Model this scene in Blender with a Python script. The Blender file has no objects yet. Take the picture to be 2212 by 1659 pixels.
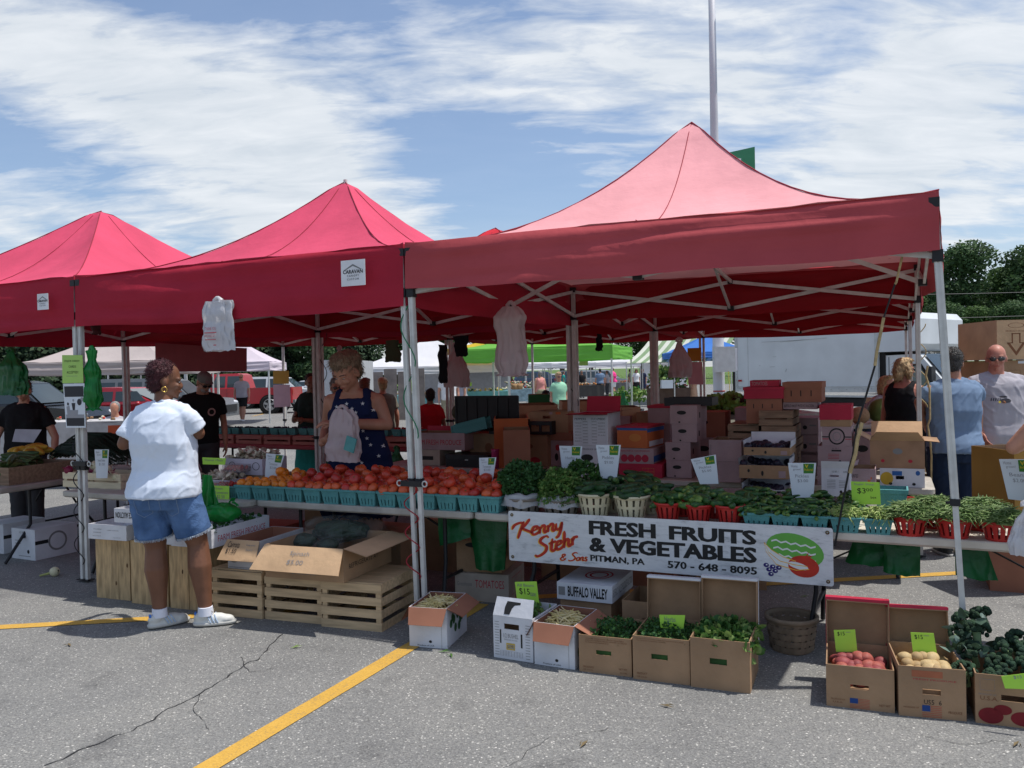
import bpy,bmesh,math,random
import numpy as np
from mathutils import Vector,Matrix,noise
R=math.radians
random.seed(7)
C=bpy.context.scene.collection
# ---------------------------------------------------------------- camera, sky, sun, exposure
H=1.62
PITCH,ROLL=R(.781),R(1.258)
FPX=1794.0
OX,OY,TH,SP=-.686,5.405,R(24.59),3.105
cam=bpy.data.cameras.new('camera');camo=bpy.data.objects.new('camera',cam);C.objects.link(camo)
cam.sensor_width=36;cam.lens=36*FPX/2212;cam.clip_start=.05;cam.clip_end=3000
camo.location=(0,0,H)
camo.rotation_euler=(Matrix.Rotation(math.pi/2-PITCH,3,'X')@Matrix.Rotation(-ROLL,3,'Z')).to_euler()
bpy.context.scene.camera=camo
sc=bpy.context.scene
sc.view_settings.view_transform='Standard';sc.view_settings.look='None'
sc.view_settings.exposure=EXPO=0.27;sc.view_settings.gamma=1
sc.cycles.max_bounces=8;sc.cycles.transparent_max_bounces=12
SUN=Vector((.389,-.013,1)).normalized()
sun=bpy.data.lights.new('sun','SUN');sun.energy=3.6;sun.angle=R(.6);sun.color=(1,.955,.9)
suno=bpy.data.objects.new('sun',sun);C.objects.link(suno);suno.rotation_euler=SUN.to_track_quat('Z','Y').to_euler()
suno.location=(10,0,30)
W=bpy.data.worlds.new('World');sc.world=W;W.use_nodes=True
nt=W.node_tree;nt.nodes.clear()
def N(t,typ,**kw):
 n=t.nodes.new(typ)
 for k,v in kw.items():
  if k[0]=='i' and k[1:].isdigit():n.inputs[int(k[1:])].default_value=v
  else:setattr(n,k,v)
 return n
def mth(t,op,a,b=None,c=None,clamp=False):
 n=t.nodes.new('ShaderNodeMath');n.operation=op;n.use_clamp=clamp
 for k,v in enumerate((a,b,c)):
  if v is None:continue
  if isinstance(v,(int,float)):n.inputs[k].default_value=v
  else:t.links.new(v,n.inputs[k])
 return n.outputs[0]
def ramp(t,fac,stops):
 n=t.nodes.new('ShaderNodeValToRGB');cr=n.color_ramp
 while len(cr.elements)<len(stops):cr.elements.new(.5)
 for e,(p,c)in zip(cr.elements,stops):e.position=p;e.color=(*c,1)if len(c)==3 else c
 t.links.new(fac,n.inputs[0]);return n.outputs[0]
def build_sky():
 t=nt
 sky=N(t,'ShaderNodeTexSky',sky_type='NISHITA',sun_disc=False,sun_elevation=math.asin(SUN.z),sun_rotation=math.atan2(SUN.x,SUN.y),air_density=1.0,dust_density=1.2,ozone_density=1.5)
 tc=N(t,'ShaderNodeTexCoord');sep=N(t,'ShaderNodeSeparateXYZ');t.links.new(tc.outputs['Generated'],sep.inputs[0])
 z=mth(t,'MAXIMUM',sep.outputs[2],0.0);zz=mth(t,'ADD',z,.22)
 px=mth(t,'DIVIDE',sep.outputs[0],zz);py=mth(t,'DIVIDE',sep.outputs[1],zz)
 cb=N(t,'ShaderNodeCombineXYZ');t.links.new(px,cb.inputs[0]);t.links.new(py,cb.inputs[1])
 def fbm(scale,sx,sy,rot,det,rough,dist,off):
  m=N(t,'ShaderNodeMapping');m.inputs['Scale'].default_value=(sx,sy,1);m.inputs['Rotation'].default_value=(0,0,rot);m.inputs['Location'].default_value=off
  t.links.new(cb.outputs[0],m.inputs[0])
  n=N(t,'ShaderNodeTexNoise');n.inputs['Scale'].default_value=scale;n.inputs['Detail'].default_value=det;n.inputs['Roughness'].default_value=rough;n.inputs['Distortion'].default_value=dist
  t.links.new(m.outputs[0],n.inputs['Vector']);return n.outputs['Fac']
 big=fbm(1.1,1.4,.8,R(35),5,.55,.5,(3.1,1.7,0))
 fine=fbm(4.2,1.0,2.6,R(24),9,.58,.4,(0,5,0))
 tiny=fbm(26,.8,1.6,R(-16),5,.62,.8,(2,0,0))
 d=mth(t,'ADD',mth(t,'MULTIPLY',big,.75),mth(t,'MULTIPLY',fine,.85));d=mth(t,'SUBTRACT',mth(t,'ADD',d,mth(t,'MULTIPLY',tiny,.15)),-.025)
 for cx,cz,rx,rz,rot,w in CLOUDS:
  v=N(t,'ShaderNodeCombineXYZ')
  u_=mth(t,'DIVIDE',sep.outputs[0],mth(t,'MAXIMUM',sep.outputs[1],.05));w_=mth(t,'DIVIDE',sep.outputs[2],mth(t,'MAXIMUM',sep.outputs[1],.05))
  du=mth(t,'SUBTRACT',u_,cx);dw=mth(t,'SUBTRACT',w_,cz)
  c_,s_=math.cos(rot),math.sin(rot)
  e1=mth(t,'DIVIDE',mth(t,'ADD',mth(t,'MULTIPLY',du,c_),mth(t,'MULTIPLY',dw,s_)),rx)
  e2=mth(t,'DIVIDE',mth(t,'SUBTRACT',mth(t,'MULTIPLY',dw,c_),mth(t,'MULTIPLY',du,s_)),rz)
  q=mth(t,'ADD',mth(t,'MULTIPLY',e1,e1),mth(t,'MULTIPLY',e2,e2))
  g=mth(t,'MULTIPLY',mth(t,'POWER',2.718,mth(t,'MULTIPLY',q,-1.0)),w)
  front=mth(t,'GREATER_THAN',sep.outputs[1],.05)
  d=mth(t,'ADD',d,mth(t,'MULTIPLY',g,front))
 d=mth(t,'MULTIPLY',d,.8)
 fac=ramp(t,d,[(.70,(.10,)*3),(.81,(.46,)*3),(.96,(.90,)*3)])
 hz=mth(t,'MULTIPLY',mth(t,'SUBTRACT',1,mth(t,'MULTIPLY',z,4.5,clamp=True)),.6)
 fac2=mth(t,'MAXIMUM',fac,hz)
 mx=N(t,'ShaderNodeMix',data_type='RGBA');t.links.new(fac2,mx.inputs[0])
 tint=N(t,'ShaderNodeMix',data_type='RGBA',blend_type='MULTIPLY');tint.inputs[0].default_value=1;tint.inputs[7].default_value=SKYTINT
 t.links.new(sky.outputs[0],tint.inputs[6]);t.links.new(tint.outputs[2],mx.inputs[6])
 cc=ramp(t,fine,[(.3,CLOUD_LO),(.7,CLOUD_HI)])
 t.links.new(cc,mx.inputs[7])
 bg=N(t,'ShaderNodeBackground');bg.inputs[1].default_value=.105
 mul=N(t,'ShaderNodeMix',data_type='RGBA',blend_type='MULTIPLY');mul.inputs[0].default_value=1;mul.inputs[7].default_value=(7.9,7.9,7.9,1)
 t.links.new(cc,mul.inputs[6]);t.links.new(mul.outputs[2],mx.inputs[7])
 t.links.new(mx.outputs[2],bg.inputs[0])
 out=N(t,'ShaderNodeOutputWorld');t.links.new(bg.outputs[0],out.inputs[0])
CLOUD_LO,CLOUD_HI,SKYTINT=(.68,.74,.80),(.90,.93,.96),(1.0,1.06,1.14,1)
CLOUDS=[(-.42,.35,.36,.10,R(-27),.36),(-.22,.26,.20,.05,R(-20),.2),(.12,.36,.30,.07,R(-10),.24),(.02,.33,.12,.05,R(-10),.1),(.52,.33,.22,.16,R(25),.30),(.30,.40,.2,.1,R(0),.14),(-.50,.19,.40,.045,R(-4),.22),(-.15,.18,.1,.03,R(-8),.16),(-.09,.24,.12,.07,R(-10),-.30),(-.58,.29,.12,.045,R(-15),-.22),(-.28,.44,.2,.035,R(-8),-.2),(.40,.37,.05,.09,R(-30),-.16),(.02,.16,.16,.03,R(0),-.12),(.42,.2,.25,.06,0,.14)]
build_sky()
# ---------------------------------------------------------------- frames
def L(a,b,z=0):return Vector((OX+a*math.cos(TH)+b*math.sin(TH),OY-a*math.sin(TH)+b*math.cos(TH),z))
def ray(u,v):
 X=(u-1106);Y=(v-829.5)
 x=(X*math.cos(ROLL)-Y*math.sin(ROLL))/FPX;y=-(X*math.sin(ROLL)+Y*math.cos(ROLL))/FPX
 return Vector((x,math.cos(PITCH)+y*math.sin(PITCH),-math.sin(PITCH)+y*math.cos(PITCH)))
def toab(P):
 dx,dy=P[0]-OX,P[1]-OY
 return Vector((dx*math.cos(TH)-dy*math.sin(TH),dx*math.sin(TH)+dy*math.cos(TH),P[2]))
def FZ(u,v,z=0):
 d=ray(u,v);k=(z-H)/d.z;return toab(Vector((0,0,H))+d*k)
def FB(u,v,b):
 d=ray(u,v);c=toab((0,0,H));e=toab(Vector((0,0,H))+d)-c;k=(b-c.y)/e.y;return c+e*k
def FD(u,v,D):return Vector((0,0,H))+ray(u,v)*D
def G(u,v):a=FZ(u,v,0);return L(a.x,a.y,0)
# ---------------------------------------------------------------- mesh builder
class MB:
 def __init__(s,*mats):s.v=[];s.f=[];s.m=[];s.mats=list(mats);s.T=Matrix.Identity(4);s.sm=[]
 def mi(s,m):
  if m is None:return 0
  if m not in s.mats:s.mats.append(m)
  return s.mats.index(m)
 def add(s,vs,fs,m=None,sm=False):
  k=len(s.v);T=s.T;s.v+=[T@Vector(v)for v in vs];i=s.mi(m)
  s.f+=[tuple(k+q for q in f)for f in fs];s.m+=[i]*len(fs);s.sm+=[sm]*len(fs);return s
 def box(s,c,d,m=None,rot=None):
  x,y,z=d[0]/2,d[1]/2,d[2]/2;M=Matrix.Translation(c)
  if rot is not None:M=M@(rot if isinstance(rot,Matrix)else Matrix.Rotation(rot,4,'Z'))
  vs=[M@Vector(q)for q in((-x,-y,-z),(x,-y,-z),(x,y,-z),(-x,y,-z),(-x,-y,z),(x,-y,z),(x,y,z),(-x,y,z))]
  return s.add(vs,[(0,3,2,1),(4,5,6,7),(0,1,5,4),(1,2,6,5),(2,3,7,6),(3,0,4,7)],m)
 def bx(s,x0,x1,y0,y1,z0,z1,m=None):return s.box(((x0+x1)/2,(y0+y1)/2,(z0+z1)/2),(x1-x0,y1-y0,z1-z0),m)
 def bar(s,p,q,w,h=None,m=None,up=(0,0,1)):
  p,q=Vector(p),Vector(q);d=(q-p);ln=d.length
  if ln<1e-6:return s
  d/=ln;u=Vector(up)
  if abs(d.dot(u))>.98:u=Vector((0,1,0))
  x=d.cross(u).normalized();y=x.cross(d);h=h or w
  vs=[P+x*(i*w/2)+y*(j*h/2)for P in(p,q)for i,j in((-1,-1),(1,-1),(1,1),(-1,1))]
  return s.add(vs,[(0,1,2,3),(7,6,5,4),(0,4,5,1),(1,5,6,2),(2,6,7,3),(3,7,4,0)],m)
 def tube(s,pts,r,n=6,m=None,cap=True,sm=True):
  pts=[Vector(p)for p in pts];rs=r if isinstance(r,(list,tuple))else[r]*len(pts);vs=[];fs=[];px=None
  for i,p in enumerate(pts):
   d=(pts[min(i+1,len(pts)-1)]-pts[max(i-1,0)])
   d=d.normalized()if d.length>1e-9 else Vector((0,0,1))
   if px is None:
    u=Vector((0,0,1))if abs(d.z)<.9 else Vector((1,0,0));px=d.cross(u).normalized()
   else:px=(px-d*px.dot(d)).normalized()
   py=d.cross(px)
   for k in range(n):
    a=2*math.pi*k/n;vs.append(p+(px*math.cos(a)+py*math.sin(a))*rs[i])
  for i in range(len(pts)-1):
   for k in range(n):a,b=i*n+k,i*n+(k+1)%n;fs.append((a,b,b+n,a+n))
  s.add(vs,fs,m,sm)
  if cap:s.add(vs[:n],[tuple(range(n))[::-1]],m);s.add(vs[-n:],[tuple(range(n))],m)
  return s
 def lathe(s,prof,n=16,m=None,c=(0,0,0),sm=True,sx=1,sy=1,a0=0):
  vs=[(c[0]+r*sx*math.cos(a0+2*math.pi*k/n),c[1]+r*sy*math.sin(a0+2*math.pi*k/n),c[2]+z)for r,z in prof for k in range(n)]
  fs=[(i*n+k,i*n+(k+1)%n,(i+1)*n+(k+1)%n,(i+1)*n+k)for i in range(len(prof)-1)for k in range(n)]
  return s.add(vs,fs,m,sm)
 def ell(s,c,r,m=None,n=10,k=6,rot=None,sm=True):
  if isinstance(r,(int,float)):r=(r,r,r)
  M=Matrix.Translation(c)@(rot if rot is not None else Matrix.Identity(4));vs=[M@Vector((0,0,-r[2]))]
  for i in range(1,k):
   t=math.pi*i/k
   for j in range(n):a=2*math.pi*j/n;vs.append(M@Vector((r[0]*math.sin(t)*math.cos(a),r[1]*math.sin(t)*math.sin(a),-r[2]*math.cos(t))))
  vs.append(M@Vector((0,0,r[2])));e=len(vs)-1;fs=[]
  for j in range(n):fs.append((0,1+(j+1)%n,1+j));q=1+(k-2)*n;fs.append((e,q+j,q+(j+1)%n))
  for i in range(k-2):
   for j in range(n):q=1+i*n;fs.append((q+j,q+(j+1)%n,q+n+(j+1)%n,q+n+j))
  return s.add(vs,fs,m,sm)
 def grid(s,fn,nu,nv,m=None,sm=True,closed=False):
  vs=[fn(i/nu,j/nv)for j in range(nv+1)for i in range(nu+1)]
  fs=[(j*(nu+1)+i,j*(nu+1)+i+1,(j+1)*(nu+1)+i+1,(j+1)*(nu+1)+i)for j in range(nv)for i in range(nu)]
  return s.add(vs,fs,m,sm)
 def prism(s,poly,y0,y1,m=None,axis='y',sm=False):
  n=len(poly);mk=(lambda p,q:(p[0],q,p[1]))if axis=='y' else((lambda p,q:(p[0],p[1],q))if axis=='z' else(lambda p,q:(q,p[0],p[1])))
  vs=[mk(p,y0)for p in poly]+[mk(p,y1)for p in poly]
  return s.add(vs,[tuple(range(n)),tuple(range(2*n-1,n-1,-1))]+[(i,n+i,n+(i+1)%n,(i+1)%n)for i in range(n)],m,sm)
 def text(s,body,o,size,m=None,x=(1,0,0),y=(0,0,1),bold=0,shear=0,align='CENTER',depth=.0006,sxy=1,spacing=1):
  key=(body,bold,shear,align,spacing)
  if key not in TXT:
   cu=bpy.data.curves.new('t','FONT');cu.body=body;cu.size=1;cu.offset=bold;cu.shear=shear;cu.align_x=align;cu.resolution_u=2;cu.space_character=spacing
   ob=bpy.data.objects.new('t',cu);C.objects.link(ob);dg=bpy.context.evaluated_depsgraph_get();me=ob.evaluated_get(dg).to_mesh()
   TXT[key]=([tuple(v.co)for v in me.vertices],[tuple(p.vertices)for p in me.polygons])
   bpy.data.objects.remove(ob);bpy.data.curves.remove(cu)
  vs,fs=TXT[key];o,X,Y=Vector(o),Vector(x).normalized(),Vector(y).normalized();nn=X.cross(Y)*depth
  return s.add([o+X*(v[0]*size*sxy)+Y*(v[1]*size)+nn for v in vs],fs,m)
 def mesh(s,name):
  me=bpy.data.meshes.new(name);me.from_pydata([tuple(v)for v in s.v],[],s.f)
  for m in(s.mats or[M_default()]):me.materials.append(m)
  me.polygons.foreach_set('material_index',s.m);me.polygons.foreach_set('use_smooth',s.sm);me.update();return me
TXT={}
def link(name,data,parent=None):
 o=bpy.data.objects.new(name,data);C.objects.link(o)
 if parent is not None:o.parent=parent
 return o
def obj(name,mb,parent=None,label=None,kind=None,fix=False):
 me=mb.mesh(name)
 if fix:
  bm=bmesh.new();bm.from_mesh(me);bmesh.ops.recalc_face_normals(bm,faces=bm.faces);bm.to_mesh(me);bm.free()
 o=link(name,me,parent)
 if label:o['label']=label
 if kind:o['kind']=kind
 return o
def tag(o,label,cat,group=None):
 o['label']=label;o['category']=cat
 if group:o['group']=group
 return o
def thing(name,label,cat,loc,rz=0,group=None):
 o=link(name,None);o.location=loc;o.rotation_euler=(0,0,rz);return tag(o,label,cat,group)
def mthing(name,label,cat,a,b,z,rz=0,group=None):
 return thing(name,label,cat,L(a,b,z),rz-TH,group)
def struct(name,mb,parent=None):return obj(name,mb,parent,kind='structure')
def dup(root,loc=None,rot=None,label=None,group=None,scale=None):
 r=root.copy();C.objects.link(r)
 if loc is not None:r.location=loc
 if rot is not None:r.rotation_euler=rot
 if scale is not None:r.scale=(scale,)*3 if isinstance(scale,(int,float))else scale
 if label:r['label']=label
 if group:r['group']=group
 for ch in list(root.children):
  c=ch.copy();C.objects.link(c);c.parent=r
  for g in ch.children:d=g.copy();C.objects.link(d);d.parent=c
 return r
# ---------------------------------------------------------------- materials
MC={}
def mat(name,col,rough=.6,var=.12,scale=8,bump=0,bscale=60,spec=.3,trans=0,metal=0,alpha=1,stretch=None,dark=None,sss=0,emit=0):
 if name in MC:return MC[name]
 m=bpy.data.materials.new(name);m.use_nodes=True;t=m.node_tree;b=t.nodes['Principled BSDF'];MC[name]=m
 m.diffuse_color=(*col,1)
 b.inputs['Roughness'].default_value=rough;b.inputs['Specular IOR Level'].default_value=spec;b.inputs['Metallic'].default_value=metal
 tc=N(t,'ShaderNodeTexCoord');mp=N(t,'ShaderNodeMapping');t.links.new(tc.outputs['Object'],mp.inputs[0])
 if stretch:mp.inputs['Scale'].default_value=stretch
 src=None
 if var:
  no=N(t,'ShaderNodeTexNoise');no.inputs['Scale'].default_value=scale;no.inputs['Detail'].default_value=4;t.links.new(mp.outputs[0],no.inputs['Vector'])
  lo=dark if dark else tuple(c*(1-var)for c in col);hi=tuple(min(1,c*(1+var))for c in col)
  src=ramp(t,no.outputs['Fac'],[(.32,lo),(.68,hi)]);t.links.new(src,b.inputs['Base Color'])
 else:b.inputs['Base Color'].default_value=(*col,1)
 if bump:
  n2=N(t,'ShaderNodeTexNoise');n2 .inputs['Scale'].default_value=bscale;n2 .inputs['Detail'].default_value=3;t.links.new(mp.outputs[0],n2 .inputs['Vector'])
  bp=N(t,'ShaderNodeBump');bp.inputs['Strength'].default_value=bump;bp.inputs['Distance'].default_value=.02;t.links.new(n2 .outputs['Fac'],bp.inputs['Height']);t.links.new(bp.outputs[0],b.inputs['Normal'])
 if emit:b.inputs['Emission Color'].default_value=(*col,1);b.inputs['Emission Strength'].default_value=emit
 if trans or alpha<1:
  out=[n for n in t.nodes if n.type=='OUTPUT_MATERIAL'][0];last=b.outputs[0]
  if trans:
   tr=N(t,'ShaderNodeBsdfTranslucent');mixs=N(t,'ShaderNodeMixShader');mixs.inputs[0].default_value=trans
   if src:t.links.new(src,tr.inputs[0])
   else:tr.inputs[0].default_value=(*col,1)
   t.links.new(last,mixs.inputs[1]);t.links.new(tr.outputs[0],mixs.inputs[2]);last=mixs.outputs[0]
  if alpha<1:
   tp=N(t,'ShaderNodeBsdfTransparent');mx=N(t,'ShaderNodeMixShader');mx.inputs[0].default_value=alpha
   t.links.new(tp.outputs[0],mx.inputs[1]);t.links.new(last,mx.inputs[2]);last=mx.outputs[0]
  t.links.new(last,out.inputs[0])
 return m
def M_default():return mat('plain',(.5,.5,.5))
def nz(x,y,z=0):return noise.noise(Vector((x,y,z)))
def rnd(a,b):return random.uniform(a,b)
ORD=['first','second','third','fourth','fifth','sixth','seventh','eighth','ninth','tenth','eleventh','twelfth','thirteenth','fourteenth','fifteenth','sixteenth','seventeenth','eighteenth','nineteenth','twentieth']
# ---------------------------------------------------------------- ground
def asphalt():
 m=bpy.data.materials.new('asphalt');m.use_nodes=True;t=m.node_tree;b=t.nodes['Principled BSDF'];b.inputs['Roughness'].default_value=.85;b.inputs['Specular IOR Level'].default_value=.25
 tc=N(t,'ShaderNodeTexCoord');V=tc.outputs['Object']
 def noi(s,d=3,r=.5):
  n=N(t,'ShaderNodeTexNoise');n.inputs['Scale'].default_value=s;n.inputs['Detail'].default_value=d;n.inputs['Roughness'].default_value=r;t.links.new(V,n.inputs['Vector']);return n.outputs['Fac']
 vo=N(t,'ShaderNodeTexVoronoi');vo.inputs['Scale'].default_value=135;t.links.new(V,vo.inputs['Vector'])
 sep=N(t,'ShaderNodeSeparateColor');t.links.new(vo.outputs['Color'],sep.inputs[0])
 stone=ramp(t,sep.outputs[0],[(0,(.135,.135,.138)),(.5,(.165,.165,.168)),(.92,(.195,.193,.19)),(.975,(.28,.275,.27)),(1,(.46,.45,.44))])
 edge=ramp(t,vo.outputs['Distance'],[(.0,(1,1,1)),(.55,(.8,.8,.8)),(1,(.45,.45,.45))])
 mx=N(t,'ShaderNodeMix',data_type='RGBA',blend_type='MULTIPLY');mx.inputs[0].default_value=.9;t.links.new(stone,mx.inputs[6]);t.links.new(edge,mx.inputs[7])
 fine=ramp(t,noi(420,2),[(.3,(.72,)*3),(.7,(1.25,)*3)])
 m2=N(t,'ShaderNodeMix',data_type='RGBA',blend_type='MULTIPLY');m2 .inputs[0].default_value=1;t.links.new(mx.outputs[2],m2 .inputs[6]);t.links.new(fine,m2 .inputs[7])
 pat=ramp(t,noi(.9,5,.6),[(.3,(.84,.84,.85)),(.5,(1,1,1)),(.72,(1.13,1.12,1.1))])
 m3=N(t,'ShaderNodeMix',data_type='RGBA',blend_type='MULTIPLY');m3 .inputs[0].default_value=1;t.links.new(m2 .outputs[2],m3 .inputs[6]);t.links.new(pat,m3 .inputs[7])
 oil=ramp(t,noi(2.3,4,.55),[(.60,(1,1,1)),(.72,(.70,.70,.71))])
 m4=N(t,'ShaderNodeMix',data_type='RGBA',blend_type='MULTIPLY');m4 .inputs[0].default_value=1;t.links.new(m3 .outputs[2],m4 .inputs[6]);t.links.new(oil,m4 .inputs[7])
 m5=N(t,'ShaderNodeMix',data_type='RGBA',blend_type='MULTIPLY');m5 .inputs[0].default_value=1;m5 .inputs[7].default_value=(1.44,1.44,1.36,1);t.links.new(m4 .outputs[2],m5 .inputs[6])
 t.links.new(m5 .outputs[2],b.inputs['Base Color'])
 bp=N(t,'ShaderNodeBump');bp.inputs['Strength'].default_value=.3;bp.inputs['Distance'].default_value=.003;t.links.new(vo.outputs['Distance'],bp.inputs['Height']);bp.invert=True;t.links.new(bp.outputs[0],b.inputs['Normal'])
 return m
ASPH=asphalt()
g=MB(ASPH);g.add([(-900,-40,0),(900,-40,0),(900,1500,0),(-900,1500,0)],[(0,1,2,3)]);struct('ground',g)
PAINT=mat('yellow_paint',(.62,.36,.06),.7,.22,30,bump=.3,bscale=300)
def worn():
 m=mat('yellow_paint_worn',(.64,.37,.055),.7,0);t=m.node_tree;b=t.nodes['Principled BSDF'];tc=N(t,'ShaderNodeTexCoord')
 n=N(t,'ShaderNodeTexNoise');n.inputs['Scale'].default_value=130;n.inputs['Detail'].default_value=4;t.links.new(tc.outputs['Object'],n.inputs['Vector'])
 n2=N(t,'ShaderNodeTexNoise');n2 .inputs['Scale'].default_value=5;t.links.new(tc.outputs['Object'],n2 .inputs['Vector'])
 s_=mth(t,'ADD',mth(t,'MULTIPLY',n.outputs['Fac'],.75),mth(t,'MULTIPLY',n2 .outputs['Fac'],.25))
 t.links.new(ramp(t,s_,[(.34,(.24,.2,.13)),(.42,(.50,.29,.05)),(.62,(.60,.36,.07))]),b.inputs['Base Color']);return m
PAINTW=worn()
def line(p,q,w,name='parking_line'):
 p,q=Vector(p),Vector(q);d=(q-p).normalized();n=Vector((-d.y,d.x,0))*w/2;k=max(2,int((q-p).length/.15));m=MB(PAINTW);vs=[]
 for i in range(k+1):
  c=p.lerp(q,i/k);e=.012*nz(i*.9,p.x);vs+=[c+n*(1+e*3)+Vector((0,0,.004)),c-n*(1+nz(i*.8,p.y)*.06)+Vector((0,0,.004))]
 m.add(vs,[(2*i+1,2*i+3,2*i+2,2*i)for i in range(k)]);return struct(name,m)
line(L(-7.0,-3.82),L(5.2,3.75),.1)
line(L(.235,.55),L(.262,-3.2),.105)
for k in range(7):line(L(-22+k*3.2,23+k*.6),L(-24.5+k*3.2,27.5+k*.6),.1)
def crack(pts,w):
 m=MB(mat('crack_dark',(.03,.03,.032),.9,0));vs=[];P=[Vector(p)for p in pts];path=[]
 for i in range(len(P)-1):
  n=max(2,int((P[i+1]-P[i]).length/.025))
  for k in range(n):path.append(P[i].lerp(P[i+1],k/n))
 for i,p in enumerate(path):
  j=Vector((nz(i*.23,3)*.035+nz(i*.9,1)*.012,nz(i*.21,9)*.035+nz(i*.8,5)*.012,.0035));d=(path[min(i+1,len(path)-1)]-path[max(0,i-1)]).normalized();n=Vector((-d.y,d.x,0))
  ww=w*max(.12,.5+.9*nz(i*.31,20));vs+=[p+j+n*ww,p+j-n*ww]
 m.add(vs,[(2*i+1,2*i+3,2*i+2,2*i)for i in range(len(path)-1)]);return struct('crack',m)
crack([G(95,1655),G(280,1580),G(430,1500),G(560,1420),G(612,1368)],.0060)
crack([G(520,1420),G(540,1455),G(600,1440)],.0030)
crack([G(430,1500),G(420,1540),G(455,1580)],.0025)
crack([G(1990,1470+120),G(2080,1610),G(2212,1600)],.002)
crack([G(1100,1655),G(1180,1600),G(1330,1570)],.0018)
# ---------------------------------------------------------------- the red canopies
def cloth(name,col,trans,vs=.12,bump=.35,bscale=9):
 return mat(name,col,.75,vs,1.6,bump=bump,bscale=bscale,spec=.15,trans=trans)
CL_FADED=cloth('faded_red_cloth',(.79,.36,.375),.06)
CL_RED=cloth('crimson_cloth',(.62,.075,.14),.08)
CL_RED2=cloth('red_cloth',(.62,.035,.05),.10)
VAL_SHADED_PINK=cloth('shaded_pink_valance_cloth',(.42,.070,.078),.06,.12);VAL_SHADED_RED=cloth('shaded_crimson_valance_cloth',(.38,.021,.042),.06,.12)  # same cloth as the roofs, darkened: shade on the valances painted into the colour
VAL_SHADED_BACK=cloth('shaded_red_valance_cloth',(.27,.014,.02),.05,.12)  # rear valances, their shade under the roofs also put into the cloth colour
STEEL=mat('white_painted_steel',(.60,.60,.57),.45,.12,12,bump=.1,bscale=40)
JOINT=mat('black_plastic',(.02,.02,.022),.5,.2)
SEAM=mat('seam_dark',(.28,.02,.04),.8,0)
def roof_mesh(mb,w,d,ze,zp,m,p=1.42,sag=.10,over=.0,seed=0,cap=True):
 for side in range(4):
  hw,hd=(w/2,d/2)if side%2==0 else(d/2,w/2)
  Rm=Matrix.Rotation(side*math.pi/2,4,'Z')
  def f(u,v):
   s=2*u-1;q=1-v**1.0;s2=s*q*hw;y=-q*hd
   z=ze+(zp-ze)*(v**p)-sag*(1-s*s)*math.sin(math.pi*min(1,v*1.05))*.9
   if v>.97:z-=(v-.97)*1.2
   z+=.018*nz(s2*2.0+seed,y*2.0,side)*(1-v)+.009*nz(s2*6,y*2+s2*3,seed)-.010*max(0,1-abs(nz(s2*2.6+y,y*1.2-s2,seed+side))*9)*(1-v)
   return Rm@Vector((s2,y,z))
  mb.grid(f,22,20,m)
def valance_mesh(mb,w,d,z0,z1,m,bulge=.03,seed=0,fold=1.0):
 for side in range(4):
  hw,hd=(w/2,d/2)if side%2==0 else(d/2,w/2);Rm=Matrix.Rotation(side*math.pi/2,4,'Z')
  def f(u,v):
   s=2*u-1;hem=z1+.018*nz(s*2.1,seed,side)-.03*(1-s*s)
   z=z0+(hem-z0)*v;e=(1-s**6)
   y=-hd-bulge*(1-s*s)*(.3+v*.7)-e*fold*(.030*nz(s*.9+seed,v*5.5,side)+.012*nz(s*3.2+seed,v*11,seed)+.006*abs(nz(s*9,v*16,seed)))-.01*v
   if v<.12:y+=.03*(1-v/.12)**2*e
   return Rm@Vector((s*hw,y,z+(.0 if v>0 else .0)))
  mb.grid(f,36,12,m)
def truss(root,w,d,zt,zl):
 hw,hd=w/2-.03,d/2-.03;mids=[]
 cs=[(-hw,-hd),(hw,-hd),(hw,hd),(-hw,hd)]
 def bar(p,q,off):m=MB(STEEL);m.bar(Vector(p)+off,Vector(q)+off,.016,.030);obj('truss_bar',m,root)
 def jt(p,s=.05,n='joint'):m=MB(JOINT);m.box(p,(s,s,s*.8));obj(n,m,root)
 for i in range(4):
  A,B=Vector((*cs[i],0)),Vector((*cs[(i+1)%4],0));mid=(A+B)/2;mids.append(mid);nn=(B-A).normalized().cross(Vector((0,0,1)))*.009
  for P,Q in((A,mid),(B,mid)):
   T,Bt=Vector((0,0,zt)),Vector((0,0,zl));bar(P+T,Q+Bt,nn);bar(P+Bt,Q+T,-nn);jt((P+Q)/2+(T+Bt)/2,.032)
  jt(mid+Vector((0,0,zt)),.045);jt(mid+Vector((0,0,zl)),.055)
 z2,z3=zt+.42,zt+.1
 for i,M_ in enumerate(mids):
  nn=M_.normalized().cross(Vector((0,0,1)))*.009;Cc=Vector((0,0,0))
  bar(M_+Vector((0,0,zt)),Vector((0,0,z3)),nn);bar(M_+Vector((0,0,zl)),Vector((0,0,z2)),-nn)
 m=MB(STEEL);m.tube([(0,0,z3-.1),(0,0,ZP-.06)],.018,8);obj('centre_pole',m,root);jt(Vector((0,0,z3)),.07)
ZE,ZPK=2.475,3.44;ZP=ZPK
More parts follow.
